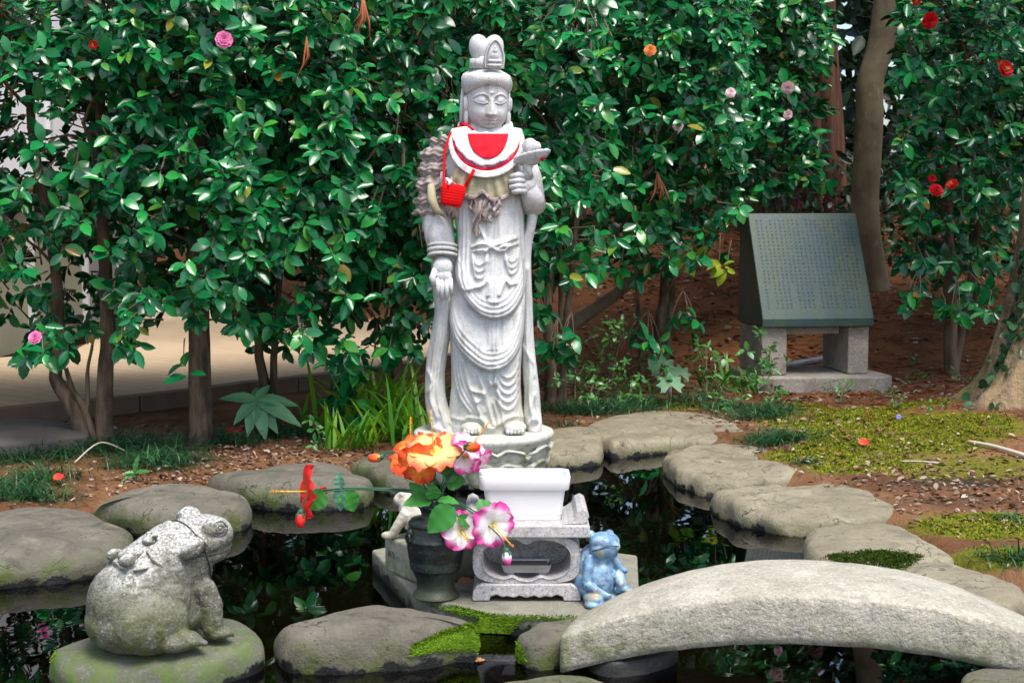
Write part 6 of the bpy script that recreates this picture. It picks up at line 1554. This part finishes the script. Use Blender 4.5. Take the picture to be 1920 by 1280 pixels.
clump('iris_clump', 'single upright pair of green sword leaves beside the broad-leaved plant', 566, 808, 3, .14, .2, .009, .008, 'iris_leaf', IG, .2)
clump('strap_plant', 'dark green strap-leaved plant left of the monument legs', 1350, 735, 22, .12, .24, .010, .06, 'lily_leaf', 'strap-leaved plants', .6)
clump('strap_plant', 'small strap-leaved plant close to the monument\'s left leg', 1415, 735, 14, .08, .16, .009, .04, 'lily_leaf', 'strap-leaved plants', .6)
clump('strap_plant', 'short strap leaves right behind the long flat stone', 1215, 735, 10, .08, .15, .008, .03, 'lily_leaf', 'strap-leaved plants', .6)
# the broad-leaved plant left
def rosette(label, px, py, h, leaves, m, w, name='broadleaf_plant', Y=None, group=None):
    c = on_ground(px, py); root = empty(name, tuple(c), label, 'plant', group); top = np.array((0, 0, h)); Yq = c[1]
    MB().tube([(0, 0, -.02), (.004, 0, h * .5), top], [.006, .005, .004], 8).obj('stem', M['fake_stem'] if h < .05 else M['twig'], root)
    for tx, ty, dy in leaves:
        t = D(tx, ty, Yq + dy) - c; ln = np.linalg.norm(t - top)
        leaf_big(root, np.zeros(3), top, t - top, np.array((0, -.65, .75)), ln, w * (ln / .14) ** .6, m, serr=.015)
    return root
rosette('plant with eight long broad pale-green leaves at the left behind the pond', 482, 822, .155, ((412, 740, -.03), (436, 790, -.08), (462, 812, -.10), (497, 820, -.10), (522, 808, -.06), (566, 790, -.05), (560, 752, .02), (505, 718, .04), (480, 722, .06)), 'broad_leaf', .026)
rosette('dark young plant beside the iris clump with few dark leaves', 655, 800, .06, ((590, 742, -.02), (625, 775, -.03), (640, 790, -.03), (680, 785, 0)), 'fake_leaf', .018)
rosette('small light-green weed with rounded leaves at the edge of the left bank', 252, 902, .03, ((258, 852, 0), (228, 886, -.02), (280, 880, -.02), (228, 900, -.03), (246, 880, .01)), 'young_leaf' if False else 'shrub_leaf', .014)
def shrub(label, px, py, w, h, n, lsize, m='shrub_leaf', per=6, name='young_shrub', group='young shrubs between statue and monument', depth=.12):
    c = on_ground(px, py); Y = c[1]; k = Y / 2700; root = empty(name, tuple(c), label, 'shrub', group)
    cl = np.stack([rng.normal(size=n) * w * k * .42, rng.normal(size=n) * depth, rng.uniform(.12, 1, n) * h * k], 1)
    cl[:, 0] *= np.sin(np.pi * np.clip(cl[:, 2] / (h * k), .05, 1) * .85 + .2) * .6 + .5
    d_ = norm(cl * (1, 1, .4) + (0, -.02, .06) + .03 * rng.normal(size=cl.shape))
    nst = max(1, n // 12)
    for i in range(nst):
        e = cl[rng.integers(n)]; MB().tube(spline([(0, 0, -.03), (e[0] * .4, e[1] * .4, e[2] * .55), e], 8), np.linspace(.005, .002, 8), 6).obj('stem', M['twig'], root)
    tm = MB()
    for e, dd in zip(cl, d_): tm.tube([e, e - dd * .03, (e - dd * .03) * (.6, .6, .8)], [.001, .0016, .002], 4)
    tag(tm.obj('twigs', M['twig'], root), kind='stuff')
    pos, ax, nr, ln, kd = whorls(cl, d_, per, lsize, (30, 85), .2, .03)
    bb = np.cross(nr, ax); ids = np.arange(len(pos))
    for i in ids[:300]:
        o = bpy.data.objects.new('leaf', leaf_mesh(int(kd[i]), m)); COL.objects.link(o); o.parent = root
        A_, B_, C_ = ax[i] * ln[i], bb[i] * ln[i], nr[i] * ln[i]; q_ = pos[i]
        o.matrix_basis = Matrix(((A_[0], B_[0], C_[0], q_[0]), (A_[1], B_[1], C_[1], q_[1]), (A_[2], B_[2], C_[2], q_[2]), (0, 0, 0, 1)))
    if len(pos) > 300:
        s = ids >= 300; tag(link('foliage', leaves_mesh('foliage', pos[s], ax[s], nr[s], ln[s], kd[s], m), root), kind='stuff')
    return root
shrub('airy light-green young shrub with small round leaves right of the statue', 1142, 745, 80, 165, 34, .034)
shrub('low dense small-leaved shrub at the foot of the airy one', 1105, 752, 110, 70, 30, .030)
shrub('low leafy seedling patch behind the long flat stone', 1180, 752, 90, 65, 26, .032)
shrub('slender sapling in front of the monument\'s left leg', 1437, 752, 70, 145, 22, .040)
shrub('small green shrub between the strap leaves and the sapling', 1325, 745, 60, 110, 16, .040)
shrub('thin bluish-green seedling beside the statue\'s hem', 1078, 752, 40, 100, 14, .030)
shrub('tiny seedling before the right leg of the monument', 1572, 757, 40, 50, 9, .024)
shrub('tiny light-green seedling between broad-leaved plant and iris', 604, 832, 40, 60, 9, .028, group='seedlings on the left bank')
shrub('low tangle of green seedlings before the monument base', 1390, 762, 110, 40, 22, .028)
for px, py, lab in ((1660, 745, 'tiny green seedling right of the monument base'), (1720, 715, 'tiny green seedling between the monument and the buttressed tree'), (1700, 660, 'tiny green seedling higher up the red-brown slope'), (1690, 765, 'tiny green seedling at the edge of the moss'), (1760, 770, 'tiny green seedling on the long root of the right tree'), (1850, 730, 'tiny green seedling against the foot of the rough trunk'), (1800, 722, 'tiny green seedling left of the ivy')): shrub(lab, px, py, 26, 26, 4, .024, name='seedling', group='seedlings on the right bank', depth=.02)
def fatsia(label, px, py, r, Y=None):
    c = on_ground(px, py + 40); t = D(px, py, c[1]); root = empty('lobed_leaf_plant', tuple(c), label, 'plant', 'lobed-leaved plants'); r *= c[1] / 2700
    MB().tube([(0, 0, -.02), (t - c) * .6, t - c], .003, 6).obj('stem', M['twig'], root)
    fr = frame(np.array((0.05 * rng.normal(), -.75, .65))); pts_ = [(0, 0)]
    for k in range(7):
        a = R(-125 + 250 * k / 6) ; L1 = r * (1 - .10 * abs(k - 3)); w_ = R(17)
        pts_ += [(.55 * r * math.sin(a - w_), .55 * r * math.cos(a - w_)), (L1 * .85 * math.sin(a - w_ * .4), L1 * .85 * math.cos(a - w_ * .4)), (L1 * math.sin(a), L1 * math.cos(a)), (L1 * .85 * math.sin(a + w_ * .4), L1 * .85 * math.cos(a + w_ * .4))]
    pts_ = np.array(pts_); V = [t - c + fr[0] * x - fr[1] * -y * 1 + fr[2] * (-.25 * (x * x + y * y) / r) for x, y in pts_]
    MB().add(V, [(0, i, i + 1) for i in range(1, len(V) - 1)]).obj('leaf', M['fatsia_leaf'], root)
fatsia('pale lobed leaf standing highest left of the strap-leaved plant', 1242, 690, 38); fatsia('pale lobed leaf lowest, just above the long flat stone', 1258, 722, 36); fatsia('pale lobed leaf partly behind the other two', 1275, 702, 30)

# mondo grass: distinct tufts as plants, the sward as stuff
def mondo_blades(mb, c, n, spread, lo, hi, w=.0016):
    for k in range(n):
        b = c + np.array((rng.normal() * spread[0], rng.normal() * spread[1], 0)); b[2] = gz(b[0], b[1]) - .004
        d = np.array((rng.normal() * .75, rng.normal() * .6 - .1, 1.0)); blade(mb, b, d, rng.uniform(lo, hi), w * rng.uniform(.8, 1.4), rng.uniform(.3, 1.1), 5)
def tuft(label, px, py, n, spread, lo=.05, hi=.10):
    c = on_ground(px, py); root = empty('mondo_grass_tuft', tuple(c), label, 'grass tuft', 'mondo grass tufts'); mb = MB()
    mondo_blades(mb, c.copy(), n, spread, lo, hi); mb.v = (np.array(mb.v) - c).tolist()
    tag(mb.obj('blades', M['mondo'], root), kind='stuff'); return root
tuft('dense dark mondo grass tuft on the moss beside the flat right-bank stones', 1455, 828, 420, (.055, .05), .06, .11)
tuft('dark mondo grass tuft between the monument sapling and the long flat stone', 1425, 782, 330, (.08, .06)); tuft('mondo grass tuft left of the one near the monument sapling', 1365, 768, 260, (.07, .06)); tuft('tiny mondo grass tuft at the edge of the right bank', 1510, 866, 60, (.018, .018), .03, .05)
tuft('mondo grass tuft at the right edge of the frame', 1905, 1050, 120, (.04, .03)); tuft('small mondo grass tuft higher up at the right edge of the frame', 1908, 975, 70, (.03, .03), .03, .06)
tuft('small mondo grass tuft just right of the lotus pedestal', 1062, 798, 70, (.03, .03), .03, .06)
mb = MB()
for px, py, n, sp_ in ((20, 860, 260, (.10, .08)), (90, 850, 330, (.11, .09)), (170, 840, 360, (.10, .09)), (240, 840, 380, (.09, .09)), (290, 870, 260, (.07, .06)), (60, 900, 160, (.07, .05)), (20, 925, 120, (.06, .03)), (60, 935, 110, (.06, .03)), (330, 850, 100, (.05, .05)),
                        (395, 828, 130, (.06, .05)), (440, 830, 110, (.05, .05)), (545, 815, 180, (.08, .05)), (590, 812, 120, (.06, .05)), (1080, 772, 260, (.10, .06)), (1150, 768, 260, (.10, .07)), (1200, 762, 200, (.09, .06)), (1290, 752, 140, (.09, .05)), (1440, 770, 120, (.06, .05))):
    mondo_blades(mb, on_ground(px, py), int(n * 1.8), sp_, .05, .12)
for k in range(36):                  # a few long pale arching blades on the left
    c = on_ground(rng.uniform(40, 260), rng.uniform(820, 870)); blade(mb, c, np.array((rng.normal() * .5, -.1, 1)), rng.uniform(.08, .15), .0012, rng.uniform(.3, .9), 6)
tag(mb.obj('mondo_grass', M['mondo']), 'dark mondo grass growing along the bank left and right of the statue', 'grass', kind='stuff')

# moss cushions
dg = bpy.context.evaluated_depsgraph_get(); dg.update(); bv_, bf_ = [], []
for o in list(COL.objects):
    if o.type == 'MESH' and o.name.startswith(('stepping_stone', 'stone_slab')):
        e_ = o.evaluated_get(dg); me_ = e_.to_mesh(); b0 = len(bv_)
        bv_ += [tuple(o.matrix_world @ v_.co) for v_ in me_.vertices]; bf_ += [[i + b0 for i in p_.vertices] for p_ in me_.polygons]; e_.to_mesh_clear()
MBVH = BVHTree.FromPolygons(bv_, bf_)
def moss_patch(label, polys, m, n, size, zt=.10, on=None):
    mb = MB(); org_ = Vector((0, 0, CAMZ))
    for poly, frac in polys:
        p_ = np.array(poly, float); lo, hi = p_.min(0), p_.max(0); k = 0
        while k < n * frac:
            q_ = rng.uniform(lo, hi)
            if not inside(q_[None], p_)[0]: continue
            edge_ = polydist(q_[None], np.vstack([p_, p_[:1]]))[0]
            if edge_ < 7 and rng.random() > edge_ / 7: continue
            d_ = ray(*q_); loc, nn_, _, _ = MBVH.ray_cast(org_, Vector(d_))
            k += 1
            if loc is None or loc.z < .004: continue
            hump = .012 * min(1, edge_ / 22) * (1 + .8 * float(wob(np.array(loc)[None], 9, 8)[0]))
            b = np.array(loc) + np.array((0, 0, -.002)); tip = b + np.array(nn_) * .002 + np.array((0, 0, hump))
            for _ in range(2):
                e = norm(rng.normal(size=3) + np.array((0, -.1, 1.1))) * size * rng.uniform(.6, 1.3); sd_ = norm(np.cross(e, rng.normal(size=3))) * size * .22
                mb.add([tip - sd_, tip + sd_, tip + e * .6 + sd_ * .9, tip + e, tip + e * .6 - sd_ * .9], [(0, 1, 2, 4), (2, 3, 4)])
            if rng.random() < .5:
                s2 = size * .5; mb.add([b + (-s2, -s2, 0), b + (s2, -s2, 0), b + (s2, s2, 0), b + (-s2, s2, 0), tip], [(0, 1, 4), (1, 2, 4), (2, 3, 4), (3, 0, 4)])
    return tag(mb.obj('moss', M[m], smooth=False), label, 'moss', kind='stuff')
moss_patch('bright green moss creeping between the two front stones', [([(795, 1132), (850, 1133), (905, 1146), (950, 1150), (1090, 1152), (1075, 1162), (985, 1162), (960, 1185), (985, 1215), (990, 1240), (960, 1256), (925, 1236), (880, 1220), (830, 1222), (765, 1232), (770, 1205), (815, 1185), (860, 1172), (895, 1160), (850, 1150)], 1)], 'moss_bright', 6500, .0065)
moss_patch('dark moss growing on the front of the domed stone behind the bridge', [([(1535, 1045), (1560, 1034), (1620, 1028), (1690, 1028), (1738, 1038), (1735, 1048), (1700, 1072), (1580, 1066)], 1)], 'moss_dark', 2200, .007)
moss_patch('bright moss cushion on the left tip of the frog\'s stone', [([(78, 1215), (90, 1198), (115, 1193), (118, 1205), (100, 1240), (82, 1240)], 1)], 'moss_bright', 900, .006)

# moss on the ground: short tufts where the moss grows
xy_ = MOSSXY[rng.integers(0, len(MOSSXY), 30000)] + rng.uniform(-.016, .016, (30000, 2)); xy_ = xy_[wob(xy_, 2.6, 61) > -.5]; xy_ = xy_[pond_d(xy_) > .07]; n = len(xy_)
M['moss_ground'] = leafmat('moss_ground', [(0, (.07, .11, .008)), (.6, (.16, .19, .012)), (1, (.32, .29, .03))], .95, .1, .1)
a = norm(np.stack([rng.normal(size=n), rng.normal(size=n), rng.uniform(.3, 1.6, n)], 1)); nr = norm(rng.normal(size=(n, 3)) + (0, -.5, .6)); nr = norm(nr - a * (nr * a).sum(1, keepdims=True))
tag(link('moss', leaves_mesh('moss', np.column_stack([xy_, ground_h(xy_) - .001]), a, nr, .0095 * rng.uniform(.5, 1.3, n), rng.integers(0, 3, n), 'moss_ground')), 'low yellow-green moss spreading over the right bank', 'moss', kind='stuff')
# litter
def scatter(n, xr, yr, size, m, flat=.35, cond=None, aspect=None):
    xy = np.stack([rng.uniform(*xr, n), rng.uniform(*yr, n)], 1)
    keep = (pond_d(xy) > .06) & ~inside(xy, PATH)
    if cond is not None: keep &= cond(xy)
    xy = xy[keep]; n = len(xy); z = ground_h(xy) + rng.uniform(.002, .010, n)
    a = norm(np.stack([rng.normal(size=n), rng.normal(size=n), rng.normal(size=n) * .25], 1)); nr = norm(np.array((0, 0, 1.0)) + flat * rng.normal(size=(n, 3))); nr = norm(nr - a * (nr * a).sum(1, keepdims=True))
    return np.column_stack([xy, z]), a, nr, size * rng.uniform(.4, 1.3, n), rng.integers(0, 3, n)
parts_ = [scatter(14000, (.9, 3.4), (3.2, 6.6), .024, 'litter', cond=lambda q_: rng.random(len(q_)) < .16 + .84 * np.exp(-((q_[:, 0] - 1.55) ** 2 / .45 + (q_[:, 1] - 4.55) ** 2 / .25))), scatter(6500, (-.4, 4.5), (6.6, 12), .045, 'litter'), scatter(3000, (-2.6, -.2), (4.2, 6.0), .022, 'litter'), scatter(700, (.1, 1.3), (4.9, 6.6), .03, 'litter'),
          scatter(900, (-1.35, -.5), (4.7, 5.4), .024, 'litter')]
c = [np.concatenate([a[k] for a in parts_]) for k in range(5)]
tag(link('leaf_litter', leaves_mesh('leaf_litter', *c, 'litter')), 'brown and grey fallen leaves strewn over the banks', 'leaf litter', kind='stuff')
tmp = TEMPL; TEMPL = [leaf_template(.1, .05, .06)] * 3
parts_ = [scatter(8000, (.7, 4.2), (6.2, 11), .11, 'needles', .2), scatter(2200, (1.3, 3.2), (4.9, 6.6), .09, 'needles', .2, cond=lambda q_: rng.random(len(q_)) < np.exp(-((q_[:, 0] - 1.9) ** 2 / .3 + (q_[:, 1] - 5.6) ** 2 / .3))), scatter(2600, (-3, .7), (4.5, 7.0), .06, 'needles', .2)]
c = [np.concatenate([a[k] for a in parts_]) for k in range(5)]
tag(link('cedar_needles', leaves_mesh('cedar_needles', *c, 'needles')), 'red-brown fallen cedar needles on the slope and under the right tree', 'needles', kind='stuff')
TEMPL = tmp
M['dead_sprig'] = plain('dead_sprig', (.30, .09, .035), .9)
for px, py, Y, n in ((680, 8, 5.0, 9), (575, 85, 5.1, 3), (1232, 335, 6.5, 9), (1080, 60, 6.3, 6)):
    h = D(px, py, Y); root = empty('dead_cedar_sprig', tuple(h), {680: 'red-brown dead cedar sprig caught at the top of the hedge left of the statue', 575: 'short brown dead twig caught in leaves left of the statue', 1232: 'dull brown dead cedar sprig hanging in leaves right of the statue', 1080: 'brown dead cedar sprig half hidden at upper right of the statue'}[px], 'dead sprig', 'dead sprigs in the hedge')
    mb = MB()
    for k in range(n): e = np.array((rng.normal() * .03, rng.normal() * .02, -rng.uniform(.06, .13))); mb.tube([(0, 0, .03), e * .5 + (0.01, 0, 0), e], [.002, .0035, .001], 5)
    tag(mb.obj('needle_twigs', M['dead_sprig'], root), kind='stuff')
# white sticks, petals, pebbles
M['dry_stick'] = plain('dry_stick', (.50, .42, .33), .9, .25, 30)
a, b = on_ground(1815, 832), on_ground(1930, 862)
o = MB().tube(spline([a + (0, 0, .01), (a + b) / 2 + (0.0, .02, .014), b + (0, 0, .01)], 14), np.linspace(.005, .009, 14), 8).obj('stick', M['dry_stick']); tag(o, 'pale dry stick lying on the ground below the buttressed tree', 'stick', 'sticks on the bank')
a, b = on_ground(1690, 868), on_ground(1765, 872); o = MB().tube(spline([a + (0, 0, .006), (a + b) / 2 + (0, .01, .008), b + (0, 0, .006)], 10), np.linspace(.003, .004, 10), 6).obj('stick', M['dry_stick']); tag(o, 'thin grey stick on the leaf litter of the right bank', 'stick', 'sticks on the bank')
a, b = on_ground(140, 872), on_ground(235, 860); o = MB().tube(spline([a + (0, 0, .01), (a + b) / 2 + (0, .0, .07), b + (0, 0, .03)], 14), .0028, 6).obj('stick', M['dry_stick']); tag(o, 'arched dry stalk lying over the mondo grass at left', 'stick', 'sticks on the bank')
for px, py, c_, lab in ((440, 816, RED, 'red fallen flower on the ground below the thick trunk'), (100, 910, ((.7, .05, .2), (.9, .12, .12)), 'pink-red petal standing on the left bank'), (1612, 838, ((.7, .2, .1), (.8, .15, .06)), 'orange-red petal on the litter of the right bank')):
    q_ = on_ground(px, py); root = empty('fallen_petal', tuple(q_), lab, 'petal', 'fallen flowers'); mb = MB()
    for k in range(3 if px == 440 else 1):
        fr = frame(np.array((rng.normal() * .3, -.5, .8))); petal(mb, np.array((0, 0, .012 if px != 100 else .02)), fr, k * 2.1 + .5, .035, .02, 'red', .4, k)
    mb.obj('petal', M['petal'], root, tint=True)
for k, (px, py) in enumerate(((1684, 792), (1312, 757), (1255, 738))):
    q_ = on_ground(px, py); root = empty('violet', tuple(q_), ('tiny violet flower in the moss near the buttressed tree', 'tiny violet flower before the strap-leaved plant', 'tiny violet flower below the lobed leaves')[k], 'flower', 'violets'); mb = MB()
    for j in range(5): a = j * 1.257; mb.ell((.006 * math.cos(a), -.004, .022 + .006 * math.sin(a)), (.0055, .002, .0055), 6, 8, col=(.35, .3, .75))
    mb.obj('bloom', M['bloom'], root, tint=True); MB().tube([(0, 0, -.005), (0, 0, .02)], .001, 5).obj('stem', M['fake_stem'], root)
pb = MB()
for k in range(60):
    x, y = (rng.uniform(-1.9, -.45), rng.uniform(4.25, 5.1)) if k < 50 else (rng.uniform(1.0, 2.4), rng.uniform(3.6, 5.0))
    if pond_d(np.array([[x, y]]))[0] < .08: continue
    s_ = rng.uniform(.003, .009); pb.ell((x, y, gz(x, y) + s_ * .3), (s_, s_ * rng.uniform(.7, 1), s_ * .6), 6, 8)
tag(pb.obj('pebbles', plain('pebbles', (.42, .36, .28), .85, .4, 9)), 'small pale pebbles and chips along the banks', 'pebbles', kind='stuff')
# brown leaves lying by the vase and on the front water line
M['brown_leaf'] = plain('brown_leaf', (.30, .14, .06), .85, .4, 40)
for px, py, z_, lab, ln in ((858, 1092, .07, 'curled brown leaf on the slab between vase and incense stand', .05), (888, 1238, .004, 'pale brown leaf floating before the front stone', .025), (700, 1244, .004, 'small brown leaf floating at the front stone\'s water line', .018)):
    q_ = P(px, py, z_); o = leaf_big(None, q_, q_, np.array((1, .25, .15)), np.array((0, -.3, 1)), ln, ln * .3, 'broad_leaf', 'fallen_leaf'); o.data.materials[0] = M['brown_leaf']; o.location = q_; tag(o, lab, 'leaf', 'loose fallen leaves')
